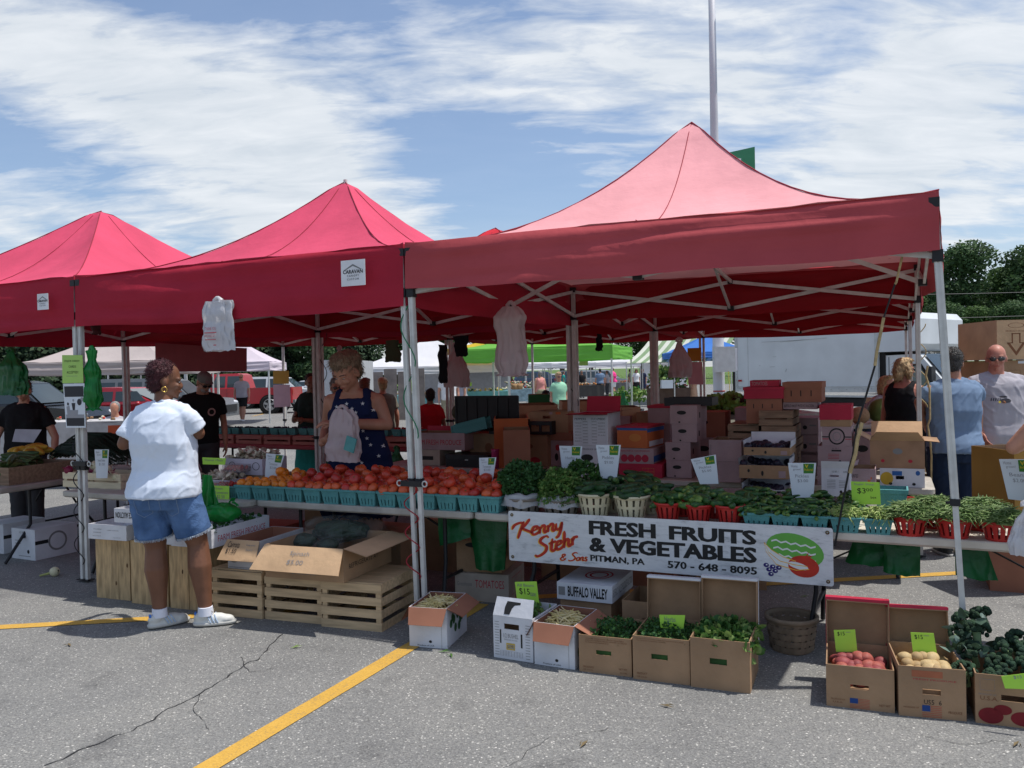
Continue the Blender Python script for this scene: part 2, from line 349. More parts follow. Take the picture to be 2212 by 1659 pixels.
def canopy(i,j,m,label,zhem=2.2,seed=0,legs=None,bulge=.03,p=1.42,sag=.1,w=3.09,tagpos=None,group='red pop up canopies joined in a grid',dz=0,zp=None):
 ZP=zp or ZPK
 root=mthing('pop_up_canopy',label,'canopy',(i+.5)*SP,(j+.5)*SP,0,0,group)
 r=MB(m);roof_mesh(r,w,w,ZE+dz,ZP+dz,m,p,sag,seed=seed);obj('roof',r,root)
 vm={CL_FADED:VAL_SHADED_PINK,CL_RED:VAL_SHADED_RED}.get(m,VAL_SHADED_BACK);v=MB(vm);valance_mesh(v,w,w,ZE+dz,zhem,vm,bulge,seed);obj('valance',v,root)
 hw=w/2-.022
 sm=MB(SEAM)
 for sx,sy in((-1,-1),(1,-1)):
  pts=[]
  for k in range(15):
   q=1-k/14;vv=k/14;pts.append((sx*q*w/2,sy*q*w/2,ZE+dz+(ZP-ZE)*vv**p+.004-(.03*max(0,vv-.97)/.03)))
  sm.tube(pts,.0045,4)
 for side in range(4):
  Rm=Matrix.Rotation(side*math.pi/2,4,'Z');sm.tube([Rm@Vector((0,-(1-v)*w/2,ZE+dz+(ZP-ZE)*v**p-sag*math.sin(math.pi*min(1,v*1.05))*.9+.003-max(0,v-.97)*1.2))for v in[k/14 for k in range(15)]],.003,4)
 obj('seam',sm,root)
 for k,(sx,sy)in enumerate(((-1,-1),(1,-1),(1,1),(-1,1))):
  dx,dy=(legs or{}).get(k,(0,0))
  x,y=sx*hw,sy*hw;top=Vector((x,y,2.42));ft=Vector((x+dx,y+dy,.012));ml=top.lerp(ft,.62)
  l=MB(STEEL);l.bar(top,ml,.034,.034,up=(0,1,0));l.bar(ml.lerp(top,.03),ft,.027,.027,up=(0,1,0))
  for e in(-1,1):l.bar(top+Vector((e*.0175,-.0085,0)),ml+Vector((e*.0175,-.0085,0)),.003,.006,up=(0,1,0));l.bar(top+Vector((e*.010,-.018,0)),ml+Vector((e*.010,-.018,0)),.009,.004,up=(0,1,0))
  lo=obj('leg',l,root)
  h=MB(JOINT);ft2=ft.lerp(top,.003);h.box(ft2,(.07,.07,.006));obj('foot_plate',h,lo)
  h=MB(JOINT);h.box(top.lerp(ft,.11),(.05,.05,.06));obj('bracket',h,root);h=MB(JOINT);h.box(top,(.05,.05,.05));obj('bracket',h,root)
  h=MB(JOINT);h.box(ml,(.046,.046,.035));h.bar(ml,ml+Vector((-.04*sx,-.03,0)),.012);obj('height_catch',h,lo)
 truss(root,w,w,2.40,2.16)
 if tagpos:
  a0,sw,sh,z0=tagpos;t=MB(mat('label_white',(.72,.72,.74),.6,.05));y=-w/2-bulge-.035;INK=mat('ink_black',(.02,.02,.02),.7,0)
  t.box((a0,y,z0),(sw,.003,sh));tt=y-.0025
  t.add([(a0-sw*.38,tt,z0+sh*.12),(a0,tt,z0+sh*.34),(a0+sw*.38,tt,z0+sh*.12),(a0+sw*.3,tt,z0+sh*.12),(a0,tt,z0+sh*.27),(a0-sw*.3,tt,z0+sh*.12)],[(0,1,4,5),(1,2,3,4)],mat('tag_grey',(.2,.2,.2),.7,0))
  t.text('CARAVAN',(a0,tt,z0-sh*.02),sh*.2,INK,bold=.02,depth=.001);t.text('CANOPY',(a0,tt,z0-sh*.15),sh*.11,INK,depth=.001,spacing=1.4);t.text('CUSTOM',(a0,tt,z0-sh*.28),sh*.11,INK,depth=.001,spacing=1.4)
  obj('maker_tag',t,root)
 return root
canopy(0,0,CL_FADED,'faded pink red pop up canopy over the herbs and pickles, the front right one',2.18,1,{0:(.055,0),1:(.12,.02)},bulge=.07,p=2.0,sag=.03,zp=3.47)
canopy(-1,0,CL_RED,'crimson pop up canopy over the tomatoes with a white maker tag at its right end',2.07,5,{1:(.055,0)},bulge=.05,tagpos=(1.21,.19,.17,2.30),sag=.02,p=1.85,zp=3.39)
canopy(-2,0,CL_RED,'leftmost crimson front canopy, cut off by the left edge of the photo',2.07,9,{},bulge=.04,tagpos=(1.27,.13,.13,2.28),p=1.35)
canopy(0,1,CL_RED2,'red canopy behind the faded front right one, over the stacked boxes',2.13,11)
canopy(-1,1,CL_RED2,'red canopy behind the vendor, second row in the middle',2.13,12)
canopy(-2,1,CL_RED2,'red canopy in the second row at the left, over the berry counter',2.13,13)
canopy(0,2,CL_RED2,'rearmost red canopy at the right, nearest the white truck',2.13,14)
canopy(-1,2,CL_RED2,'rearmost red canopy in the middle, its peak just showing over the front row',2.13,15)
# ---------------------------------------------------------------- printing, cartons, crates
INK=mat('ink_black',(.02,.02,.02),.7,0);INKR=mat('ink_red',(.45,.03,.05),.7,0);INKG=mat('ink_grey',(.22,.22,.22),.7,0);INKB=mat('ink_brown',(.2,.085,.04),.8,0)
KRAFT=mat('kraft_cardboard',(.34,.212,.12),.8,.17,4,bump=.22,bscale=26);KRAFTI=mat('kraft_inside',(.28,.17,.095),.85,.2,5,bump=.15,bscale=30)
KRAFTL=mat('kraft_light',(.50,.33,.19),.8,.12,4,bump=.2,bscale=22);KRAFTR=mat('kraft_reddish',(.30,.13,.08),.85,.1,5)
WHITEC=mat('white_cardboard',(.62,.63,.66),.65,.1,5,bump=.2,bscale=20);REDC=mat('red_cardboard',(.42,.02,.05),.6,.1,5)
def fit(mb,body,o,X,Y,w,h,m=None,depth=.001,**kw):
 mb.text(body,(0,0,0),1,m,(1,0,0),(0,1,0),depth=0,align='LEFT',**kw)
 n=len(TXT[(body,kw.get('bold',0),kw.get('shear',0),'LEFT',kw.get('spacing',1))][0]);vs=[(mb.T.inverted()@v)for v in mb.v[-n:]]
 x0=min(v.x for v in vs);x1=max(v.x for v in vs);y0=min(v.y for v in vs);y1=max(v.y for v in vs)
 o,X,Y=Vector(o),Vector(X).normalized(),Vector(Y).normalized();nn=X.cross(Y)*depth
 mb.v[-n:]=[mb.T@(o+X*((v.x-x0)/max(1e-6,x1-x0)*w)+Y*((v.y-y0)/max(1e-6,y1-y0)*h)+nn)for v in vs]
def wall(mb,p,X,w,h,t,hole=None,m=None):
 p=Vector(p);X=Vector(X).normalized();Nn=Vector((-X.y,X.x,0))
 def blk(x0,x1,z0,z1):
  if x1-x0<1e-5 or z1-z0<1e-5:return
  vs=[p+X*x+Nn*y+Vector((0,0,z))for z in(z0,z1)for x,y in((x0,0),(x1,0),(x1,t),(x0,t))]
  mb.add(vs,[(0,3,2,1),(4,5,6,7),(0,1,5,4),(1,2,6,5),(2,3,7,6),(3,0,4,7)],m)
 if not hole:return blk(0,w,0,h)
 a,b_,c,d=hole[0]*w,hole[1]*w,hole[2]*h,hole[3]*h;blk(0,a,0,h);blk(b_,w,0,h);blk(a,b_,0,c);blk(a,b_,d,h)
def carton(label,a,b,z,w,d,h,rz=0,m=None,mi=None,name='cardboard_box',cat='box',open_=True,hole=None,flaps=None,prints=(),lid=None,group=None,sidehole=None,t=.005,uplid=None,root=None):
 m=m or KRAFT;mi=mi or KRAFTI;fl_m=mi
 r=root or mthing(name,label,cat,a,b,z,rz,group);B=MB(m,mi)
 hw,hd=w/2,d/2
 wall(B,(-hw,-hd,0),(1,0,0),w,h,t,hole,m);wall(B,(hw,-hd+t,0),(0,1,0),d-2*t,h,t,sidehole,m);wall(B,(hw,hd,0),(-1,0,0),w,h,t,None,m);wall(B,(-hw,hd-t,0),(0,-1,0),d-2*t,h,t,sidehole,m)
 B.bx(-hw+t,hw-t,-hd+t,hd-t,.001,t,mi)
 if not open_:B.bx(-hw+.001,hw-.001,-hd+.001,hd-.001,h-t,h+.0005,m)
 else:
  for q in((-hw+t,hw-t,-hd+t+.0005,-hd+t+.001),(-hw+t,hw-t,hd-t-.001,hd-t-.0005)):
   if not hole:B.bx(*q,t,h-.001,mi)
  B.bx(-hw+t+.0005,-hw+t+.001,-hd+t,hd-t,t,h-.001,mi)if not sidehole else None
  B.bx(hw-t-.001,hw-t-.0005,-hd+t,hd-t,t,h-.001,mi)if not sidehole else None
 for P in prints:
  face,body,x0,x1,z0,z1,pm=P[:7];kw=P[7]if len(P)>7 else{}
  if face=='f':o,X,Y,ww=Vector((-hw+x0*w,-hd,z0*h)),(1,0,0),(0,0,1),w
  elif face=='r':o,X,Y,ww=Vector((hw,-hd+x0*d,z0*h)),(0,1,0),(0,0,1),d
  elif face=='l':o,X,Y,ww=Vector((-hw,hd-x0*d,z0*h)),(0,-1,0),(0,0,1),d
  else:o,X,Y,ww=Vector((-hw+x0*w,-hd+z0*d,h+(lid[1]*0 if lid else 0)+.002)),(1,0,0),(0,1,0),w
  hh=d if face=='t' else h
  if body in('#','-'):
   XX,YY=Vector(X),Vector(Y);nn=XX.cross(YY)*.0012;ww_,h_=(x1-x0)*ww,(z1-z0)*hh
   q=lambda i0,i1,j0,j1:B.add([o+nn+XX*ww_*i+YY*h_*j for i,j in((i0,j0),(i1,j0),(i1,j1),(i0,j1))],[(0,1,2,3)],pm)
   if body=='-':q(0,1,0,1)
   else:
    nr=kw.get('rows',6);nc=kw.get('cols',4)
    for k in range(nr+1):q(0,1,k/nr-.012,k/nr+.012)
    for k in range(nc+1):q(k/nc-.006,k/nc+.006,0,1)
  elif body=='o':
   XX,YY=Vector(X),Vector(Y);nn=XX.cross(YY)*.0012;ww_,h_=(x1-x0)*ww/2,(z1-z0)*hh/2;c_=o+XX*ww_+YY*h_+nn;n_=24;r0=kw.get('inner',0)
   ring=[c_+XX*ww_*math.cos(6.2832*k/n_)+YY*h_*math.sin(6.2832*k/n_)for k in range(n_)]
   if not r0:B.add(ring,[tuple(range(n_))],pm)
   else:B.add(ring+[c_+(v-c_)*r0 for v in ring],[(k,(k+1)%n_,n_+(k+1)%n_,n_+k)for k in range(n_)],pm)
  else:fit(B,body,o,X,Y,(x1-x0)*ww,(z1-z0)*hh,pm,.0012,**kw)
 obj('box_body',B,r)
 for side,spec in(flaps or{}).items():
  ln,ang=spec[0],R(spec[1]);fm=spec[2]if len(spec)>2 and spec[2]else fl_m;txt=spec[3]if len(spec)>3 else()
  P,X,O={'f':((-hw,-hd,h),(1,0,0),(0,-1,0)),'r':((hw,-hd,h),(0,1,0),(1,0,0)),'b':((hw,hd,h),(-1,0,0),(0,1,0)),'l':((-hw,hd,h),(0,-1,0),(-1,0,0))}[side]
  P,X,O=Vector(P),Vector(X),Vector(O);wd=w if side in 'fb' else d;D=Vector((0,0,1))*math.cos(ang)+O*math.sin(ang);Nn=X.cross(D);F=MB(fm);wv=5
  tp=spec[4]if len(spec)>4 else .0
  F.grid(lambda u,v:P+X*(wd*(u+tp*v*(1-2*u)))+D*(ln*v)+Nn*(.004*nz(u*3,v*2,ln*9)*v+.002),5,3,fm);F.grid(lambda u,v:P+X*(wd*(u+tp*v*(1-2*u)))+D*(ln*v)+Nn*(.004*nz(u*3,v*2,ln*9)*v-.002),5,3,fm)
  for body,x0,x1,z0,z1,pm in txt:
   fit(F,body,P+X*(wd*x0)+D*(ln*(1-z0))+Nn*0,X,-D,wd*(x1-x0),ln*(z1-z0),pm,-.0 if False else-.001)
   n_=len(TXT[(body,0,0,'LEFT',1)][0]);F.v[-n_:]=[v_-(X.cross(-D))*-.007 for v_ in F.v[-n_:]]
  obj('flap',F,r)
 if lid:
  lm,lh=lid[0],lid[1];Lm=MB(lm);e=.006
  Lm.bx(-hw-e,hw+e,-hd-e,hd+e,h,h+.004,lm)
  for q in((-hw-e,hw+e,-hd-e,-hd-.002),(-hw-e,hw+e,hd+.002,hd+e),(-hw-e,-hw-.002,-hd-.002,hd+.002),(hw+.002,hw+e,-hd-.002,hd+.002)):Lm.bx(*q,h-lh,h,lm)
  for body,x0,x1,z0,z1,pm in(lid[2]if len(lid)>2 else()):
   if body=='-':Lm.add([(-hw+w*x,-hd-e-.0012,h-lh+lh*y)for x,y in((x0,z0),(x1,z0),(x1,z1),(x0,z1))],[(0,1,2,3)],pm)
   else:fit(Lm,body,(-hw+w*x0,-hd-e,h-lh+lh*z0),(1,0,0),(0,0,1),w*(x1-x0),lh*(z1-z0),pm,.0012)
  obj('lid',Lm,r)
 if uplid:
  lm,lh,tilt,ld=uplid[:4];U=MB(KRAFT,lm);U.T=Matrix.Translation((0,hd+.012,h*.4))@Matrix.Rotation(R(tilt),4,'X')
  U.bx(-hw,hw,0,.004,0,ld,KRAFTI);U.bx(-hw,-hw+.005,-.05,0,.0,ld,KRAFT);U.bx(hw-.005,hw,-.05,0,.0,ld,KRAFT);U.bx(-hw,hw,-.05,0,ld-.005,ld,KRAFT)
  U.bx(-hw-.002,hw+.002,-.051,.006,ld,ld+lh,lm);U.bx(-hw-.004,hw+.004,.0045,.007,.0,ld,lm);obj('lid',U,r)
 return r
WOOD=mat('raw_pine',(.50,.36,.20),.7,.22,5,bump=.1,bscale=50,stretch=(2,2,9));WOODH=mat('raw_pine_long',(.50,.36,.21),.7,.2,5,stretch=(1,9,9));WOODV=mat('raw_pine_knotty',(.44,.31,.165),.75,.3,7,stretch=(6,6,1.0));WOODD=mat('old_brown_wood',(.20,.115,.065),.8,.25,6,stretch=(1,8,8))
KNOT=mat('knot',(.10,.05,.02),.8,.3,30)
def slat_crate(label,a,b,z,w,d,h,rz=0,m=None,rows=4,group=None,top=True,name='wooden_crate',gap=.55,thin=.008):
 m=m or WOODH;r=mthing(name,label,'crate',a,b,z,rz,group);hw,hd=w/2,d/2;pw=.035
 for sx in(-1,1):
  for sy in(-1,1):P=MB(m);P.bx(*sorted((sx*(hw-thin),sx*(hw-thin-pw))),*sorted((sy*(hd-thin),sy*(hd-thin-.02))),.002,h-.002);obj('corner_post',P,r)
 sh=h/(rows+(rows-1)*gap)if rows>1 else h
 for k in range(rows):
  z0=k*sh*(1+gap);z0=min(z0,h-sh)
  for side in range(4):
   S=MB(m);j=rnd(-.0015,.0015);tw=rnd(-.004,.004)
   if side==0:S.bx(-hw,hw,-hd,-hd+thin,z0+j,z0+sh+j+tw)
   elif side==2:S.bx(-hw,hw,hd-thin,hd,z0+j,z0+sh+j)
   elif side==1:S.bx(hw-thin,hw+.0005,-hd+thin+.001,hd-thin-.001,z0+j,z0+sh+j)
   else:S.bx(-hw-.0005,-hw+thin,-hd+thin+.001,hd-thin-.001,z0+j,z0+sh+j)
   obj('slat',S,r)
 if top:
  for k in range(3):
   T=MB(m);y0=-hd+.01+k*(d-.02)/3;T.bx(-hw+.001,hw-.001,y0+.002,y0+(d-.02)/3-.002,h,h+.009);obj('board',T,r)
 return r
def plank_crate(label,a,b,z,w,d,h,rz=0,n=3,group=None):
 r=mthing('wooden_crate',label,'crate',a,b,z,rz,group);hw,hd=w/2,d/2
 for side in range(4):
  nn=n if side%2==0 else 2;ww=w if side%2==0 else d-.026
  for k in range(nn):
   S=MB(WOODV,KNOT);x0=-ww/2+k*ww/nn+.0012;x1=-ww/2+(k+1)*ww/nn-.0012;off=hd if side%2==0 else hw;e=rnd(0,.004);S.T=Matrix.Rotation(side*math.pi/2,4,'Z')
   S.bx(x0,x1,-off+e,-off+.012,.001,h-rnd(0,.004),WOODV)
   if side==0 and random.random()<.8:
    kz=rnd(.2,.8)*h;kx=rnd(x0+.02,x1-.02);S.add([(kx+.009*math.cos(q)*rnd(.7,1),-off+e-.0006,kz+.017*math.sin(q))for q in[k2*.7 for k2 in range(9)]],[tuple(range(9))],KNOT)
   obj('plank',S,r)
 T=MB(WOODV);T.bx(-hw+.013,hw-.013,-hd+.013,hd-.013,h-.016,h-.006);obj('board',T,r)
 return r
# ---------------------------------------------------------------- folding tables
PLAST=mat('stained_grey_plastic',(.42,.39,.34),.6,.16,7,bump=.12,bscale=35);LEGM=mat('black_table_steel',(.018,.018,.02),.45,.1)
def table(label,a0,a1,b0,b1,z=.70,rz=0,group='grey plastic folding tables',m=None,legs=(.16,.84),org=None,thick=.05):
 w,d=a1-a0,b1-b0
 r=mthing('folding_table',label,'table',(a0+a1)/2,(b0+b1)/2,0,rz,group)if org is None else thing('folding_table',label,'table',org,rz,group)
 T=MB(m or PLAST);hw,hd,rr=w/2,d/2,.045;poly=[]
 for cx,cy,a_ in((hw-rr,-hd+rr,-90),(hw-rr,hd-rr,0),(-hw+rr,hd-rr,90),(-hw+rr,-hd+rr,180)):
  for k in range(5):q=R(a_+k*22.5);poly.append((cx+rr*math.cos(q),cy+rr*math.sin(q)))
 ins=lambda f:[(x-math.copysign(f,x),y-math.copysign(f,y))for x,y in poly]
 rings=[(ins(.012),z-thick),(poly,z-thick+.012),(poly,z-.006),(ins(.006),z)];n=len(poly);vs=[(x,y,zz)for pl,zz in rings for x,y in pl]
 T.add(vs,[(i*n+k,i*n+(k+1)%n,(i+1)*n+(k+1)%n,(i+1)*n+k)for i in range(3)for k in range(n)]+[tuple(range(n))[::-1],tuple(range(3*n,4*n))])
 obj('table_top',T,r)
 for f in legs:
  x=-hw+f*w;dirn=1 if f<.5 else-1
  Lg=MB(LEGM)
  for sy in(-1,1):Lg.tube([(x,sy*hd*.55,z-thick),(x,sy*hd*.55,z*.45),(x-dirn*.02,sy*hd*.72,z*.22),(x-dirn*.03,sy*hd*.86,.012)],.0145,7)
  Lg.tube([(x,-hd*.55,z-thick-.02),(x,hd*.55,z-thick-.02)],.0125,6);Lg.tube([(x-dirn*.012,-hd*.66,z*.3),(x-dirn*.012,hd*.66,z*.3)],.0125,6)
  obj('leg_frame',Lg,r)
  Br=MB(LEGM);Br.bar((x,0,z*.62),(x+dirn*w*.22,0,z-thick),.02,.008);obj('brace',Br,r)
 return r
JT=.333
table('grey folding table carrying the tomatoes, left of the joint beside the middle front post',JT-1.83-.01,JT-.006,.235,.985)
table('grey folding table behind the shopper carrying the onion crate and mushrooms',-3.55,JT-1.83-.02,.16,.90)
table('grey folding table behind the hanging produce sign',JT+.006,JT+1.83,.235,.985,legs=(.2,.9))
table('right hand folding table holding the red baskets of beans',JT+1.84,JT+3.67,.245,.99,rz=-.045,m=mat('cream_plastic',(.62,.56,.47),.6,.1,7,bump=.1),legs=(.16,.8))
# ---------------------------------------------------------------- produce shapes
def cucumber(name,ln,r,bend,m1,m2,seed=0,n=9,k=9):
 B=MB(m1,m2);pts=[];rs=[]
 for i in range(k+1):
  t=i/k;x=(t-.5)*ln;pts.append((x,bend*(1-(2*t-1)**2),0));rs.append(r*max(.12,(1-abs(2*t-1)**3.2))**.5*(1+.06*nz(t*6,seed)))
 B.tube(pts,rs,n,m1);me=B.mesh(name)
 for i,p in enumerate(me.polygons):
  if(p.index//n)>=k-2:p.material_index=1
 return me
def gm(name,dk,lt,sc=30,stretch=(1,1,1),rough=.42):
 m=mat(name,dk,rough,.1,sc,bump=.25,bscale=140,spec=.45,stretch=stretch);r_=[n for n in m.node_tree.nodes if n.type=='VALTORGB'][0].color_ramp;r_.elements[1].color=(*lt,1);r_.elements[0].position=.42;r_.elements[1].position=.78;return m
CU1=gm('cucumber_dark',(.010,.045,.012),(.03,.11,.022),22,(1,3,3));CU2=gm('cucumber_tip',(.035,.11,.02),(.20,.31,.06),26,(1,4,4));CU3=gm('pickle_green',(.014,.065,.014),(.055,.17,.03),40,(1,3,3));CU4=gm('pickle_pale',(.05,.15,.025),(.24,.34,.07),40)
CUC=[cucumber('cucumber',.175,.024,b_,CU1,CU2 if i%2 else CU1,i)for i,b_ in enumerate((.004,.012,-.01))]
PIK=[cucumber('pickling_cucumber',.115,.0215,b_,CU3 if i!=2 else CU4,CU4 if i%2==0 else CU3,i+9)for i,b_ in enumerate((.003,.012,.006,-.006))]
GHK=[cucumber('gherkin',.062,.0118,b_,(CU3,CU1,CU4)[i%3],CU4,i+20,7,7)for i,b_ in enumerate((.002,.008,.004,-.005))]
def place(name,me,P,e,label,cat,group,sc=None):
 o=link(name,me);o.location=P;o.rotation_euler=e;tag(o,label,cat,group)
 if sc:o.scale=(sc,)*3
 return o
def heap(name,meshes,ctr,rad,n,z0,rise,rv,label,cat,group,ln_flat=.25,sc=(.92,1.1),squash=1):
 for k in range(n):
  f=math.sqrt((k+.5)/n);an=k*2.399+rnd(-.3,.3);x,y=rad*f*math.cos(an),rad*f*math.sin(an)*squash
  P=Vector((ctr[0]+x,ctr[1]+y,0));zz=z0+rise*(1-f*f)+rnd(-.1,.1)*rv
  w=L(P.x,P.y,zz);place(name,random.choice(meshes),w,(rnd(-.3,.3),rnd(-ln_flat,ln_flat),rnd(0,6.28)),label,cat,group,rnd(*sc))
TM=[mat('tomato_red',(.52,.055,.025),.28,.2,7,spec=.5),mat('tomato_deep',(.42,.03,.022),.3,.2,7,spec=.5),mat('tomato_orange_red',(.58,.10,.03),.28,.2,7,spec=.5),mat('tomato_orange',(.70,.21,.02),.3,.15,7,spec=.5)]
SCAR=mat('stem_scar',(.18,.12,.03),.8,.1)
def tomato(m,seed):
 B=MB(m,SCAR);r=.041;rows=[]
 for i in range(10):
  t=math.pi*i/9;zz=-r*.84*math.cos(t)*(1 if i<8 else .93);rr=r*math.sin(t)**.86 if 0<i<9 else .0025
  rows.append((rr,zz-(.003 if i==9 else 0)))
 B.lathe(rows,16,m);B.v=[Vector((v.x*(1+.03*math.cos(5*math.atan2(v.y,v.x)+seed)),v.y*(1+.03*math.cos(4*math.atan2(v.y,v.x))),v.z))for v in B.v]
 B.ell((0,0,r*.775),(.006,.006,.002),SCAR,6,3);return B.mesh('tomato')
TOM=[[tomato(m,s)for s in(0,1.3)]for m in TM]
TQ=mat('turquoise_pulp',(.10,.30,.30),.85,.12,14,bump=.35,bscale=160)
def pulp_basket(w=.152,wb=.118,h=.108,slots=4,dark=False):
 B=MB(TQ);us=[0];
 for k in range(slots):c=(k+.8)/(slots+.6);us+=[c-.024,c+.024]
 us.append(1);vs_=[0,.10,.50,.80,1]
 for side in range(4):
  T=Matrix.Rotation(side*math.pi/2,4,'Z')
  P=lambda u,v,o=0:T@Vector(((u-.5)*(wb+(w-wb)*v)*1.0,-(wb+(w-wb)*v)/2+o,h*v))
  for i in range(len(us)-1):
   for j in range(4):
    if i%2==1 and j==1:continue
    q=[P(us[i],vs_[j]),P(us[i+1],vs_[j]),P(us[i+1],vs_[j+1]),P(us[i],vs_[j+1])];B.add(q,[(0,1,2,3)])
    B.add([x_+T@Vector((0,.003,0))for x_ in q][::-1],[(0,1,2,3)])
 B.bx(-wb/2,wb/2,-wb/2,wb/2,.0,.003);body=B.mesh('basket_body')
 Rm=MB(TQ)
 for side in range(4):
  Rm.T=Matrix.Rotation(side*math.pi/2,4,'Z');a_=w/2+.004
  Rm.add([(-a_,-a_,h-.012),(a_,-a_,h-.012),(a_,-a_,h+.002),(-a_,-a_,h+.002),(-a_+.009,-a_+.009,h+.003),(a_-.009,-a_+.009,h+.003),(-a_+.009,-a_+.009,h-.014),(a_-.009,-a_+.009,h-.014)],[(0,1,2,3),(3,2,5,4),(4,5,7,6),(6,7,1,0)])
 return body,Rm.mesh('rim')
PB_BODY,PB_RIM=pulp_basket()
def quart(label,a,b,z=.70,sc=(1,1,1),rz=0,group=None):
 r=mthing('pulp_basket',label,'basket',a,b,z,rz,group);link('basket_body',PB_BODY,r);link('rim',PB_RIM,r);r.scale=sc;return r
ROWN=['front','second','third']
NB=14;A0,A1=-1.63,.545
for row in range(3):
 bb=.318+row*.163
 for k in range(NB):
  a=A0+(A1-.085-A0)*k/(NB-1)+rnd(-.004,.004)
  if row==1 and k==0:continue
  if row==2 and(k<3):continue
  nm=f'turquoise quart basket of {"orange" if k < 3 else "red"} tomatoes, {ORD[k - (1 if row == 1 else 3 if row == 2 else 0)]} from the left in the {ROWN[row]} row'
  quart(nm,a,bb,rz=rnd(-.03,.03),group='turquoise quart baskets on the tomato table')
  lb=f'{"orange" if k < 3 else "ripe red"} tomato in the {ORD[k - (1 if row == 1 else 3 if row == 2 else 0)]} turquoise quart of the {ROWN[row]} row';gp=f'tomatoes in {ROWN[row]} row quart {ORD[k]}'
  zb=.70+.114
  spots=[(-.036,-.036,.004),(.037,-.034,.006),(-.034,.038,.012),(.036,.036,.012)]
  if k>=3 or row:spots.append((rnd(-.02,.02),rnd(-.01,.03),.066))
  if row:spots.append((rnd(-.05,.05),rnd(.03,.06),.05))
  if row==2:spots.append((rnd(-.03,.03),rnd(-.04,-.02),.075));
  if k<3 and row==0:spots=spots[:4]
  for sx,sy,sz in spots:
   mm=3 if k<3 else random.choice((0,0,0,1,2,2));sz_=sz+(.012*row)
   place('tomato',random.choice(TOM[mm]),L(a+sx*.96+rnd(-.006,.006),bb+sy+rnd(-.005,.005),zb+sz_+rnd(-.004,.004)),(rnd(-.9,.9),rnd(-.9,.9),rnd(0,6)),lb,'tomato',gp,rnd(.94,1.10)*(.92 if k<3 else 1))
# round slatted baskets
def slat_basket(name,rt,rb,h,n,rows,m):
 B=MB(m);seg=n*3;lv=[0]+[x for r_ in rows for x in r_]+[1]
 for i in range(seg):
  a0,a1=2*math.pi*i/seg,2*math.pi*(i+(1))/seg
  for j in range(len(lv)-1):
   if j%2==1 and i%3==0:continue
   v0,v1=lv[j],lv[j+1]
   def P(a,v,t=0):r_=rb+(rt-rb)*v-t;return(r_*math.cos(a),r_*math.sin(a),h*v)
   B.add([P(a0,v0),P(a1,v0),P(a1,v1),P(a0,v1)],[(0,1,2,3)]);B.add([P(a0,v0,.004),P(a1,v0,.004),P(a1,v1,.004),P(a0,v1,.004)],[(3,2,1,0)])
 B.lathe([(.001,.002),(rb-.003,.002),(rb,0)],seg,m,sm=False)
 Rm=MB(m);Rm.lathe([(rt-.004,h-.012),(rt+.008,h-.014),(rt+.009,h+.003),(rt-.003,h+.004),(rt-.005,h-.012)],36,m)
 return B.mesh('slatted_body'),Rm.mesh('rim')
CREAM=mat('cream_plastic_basket',(.62,.56,.38),.45,.05,5,spec=.4);REDP=mat('red_plastic_basket',(.50,.03,.025),.4,.08,5,spec=.4);GREYB=mat('grey_brown_basket',(.20,.17,.14),.8,.2,12,bump=.2)
SB={'cream':slat_basket('c',.118,.084,.155,15,((.12,.46),(.58,.86)),CREAM),'red':slat_basket('r',.100,.070,.135,14,((.12,.80),),REDP),'grey':slat_basket('g',.125,.10,.10,13,((.18,.68),),GREYB),'bean':slat_basket('b',.125,.088,.14,14,((.14,.74),),REDP)}
def rbasket(kind,label,a,b,z=.70,sc=1,group=None):
 r=mthing({'cream':'cream_basket','red':'red_basket','grey':'grey_basket','bean':'red_basket'}[kind],label,'basket',a,b,z,rnd(0,6),group);link('slatted_body',SB[kind][0],r);link('rim',SB[kind][1],r);r.scale=(sc,)*3;return r
# herbs
LF=[mat('leaf_parsley',(.040,.115,.028),.6,.35,14,trans=.25),mat('leaf_cilantro',(.085,.19,.04),.6,.35,14,trans=.25),mat('leaf_light',(.20,.30,.08),.6,.25,14,trans=.25),mat('leaf_grey_green',(.06,.11,.07),.65,.3,10,trans=.15),mat('leaf_kale',(.05,.13,.045),.6,.35,9,trans=.2)]
def leaves(mb,fn,n,size,ms,lobes=3,up=.4):
 for k in range(n):
  p,nrm=fn();s=size*rnd(.6,1.3);d=(nrm*up+Vector((rnd(-1,1),rnd(-1,1),rnd(-.6,1)))).normalized();u=d.cross(Vector((rnd(-1,1),rnd(-1,1),rnd(-1,1)))).normalized();m=random.choice(ms);t=u.cross(d)
  mb.add([p,p+u*s*.45+d*s*.35+t*s*.1,p+u*s*.28+d*s*.8+t*s*.05,p+d*s,p-u*s*.28+d*s*.8+t*s*.05,p-u*s*.45+d*s*.35+t*s*.1,p+d*s*.5-t*s*.05],[(0,1,6),(1,2,6),(2,3,6),(3,4,6),(4,5,6),(5,0,6)],m)
def dome(c,r,jitter=.12,low=-.25):
 def f():
  while True:
   d=Vector((rnd(-1,1),rnd(-1,1),rnd(low,1)))
   if .2<d.length<=1:break
  d.normalize();q=(1+nz(d.x*2.5+c[0]*7,d.y*2.5,d.z*2.5)*.28)*(1-abs(random.gauss(0,jitter)))
  return Vector((c[0]+d.x*r[0]*q,c[1]+d.y*r[1]*q,c[2]+d.z*r[2]*q)),d
 return f
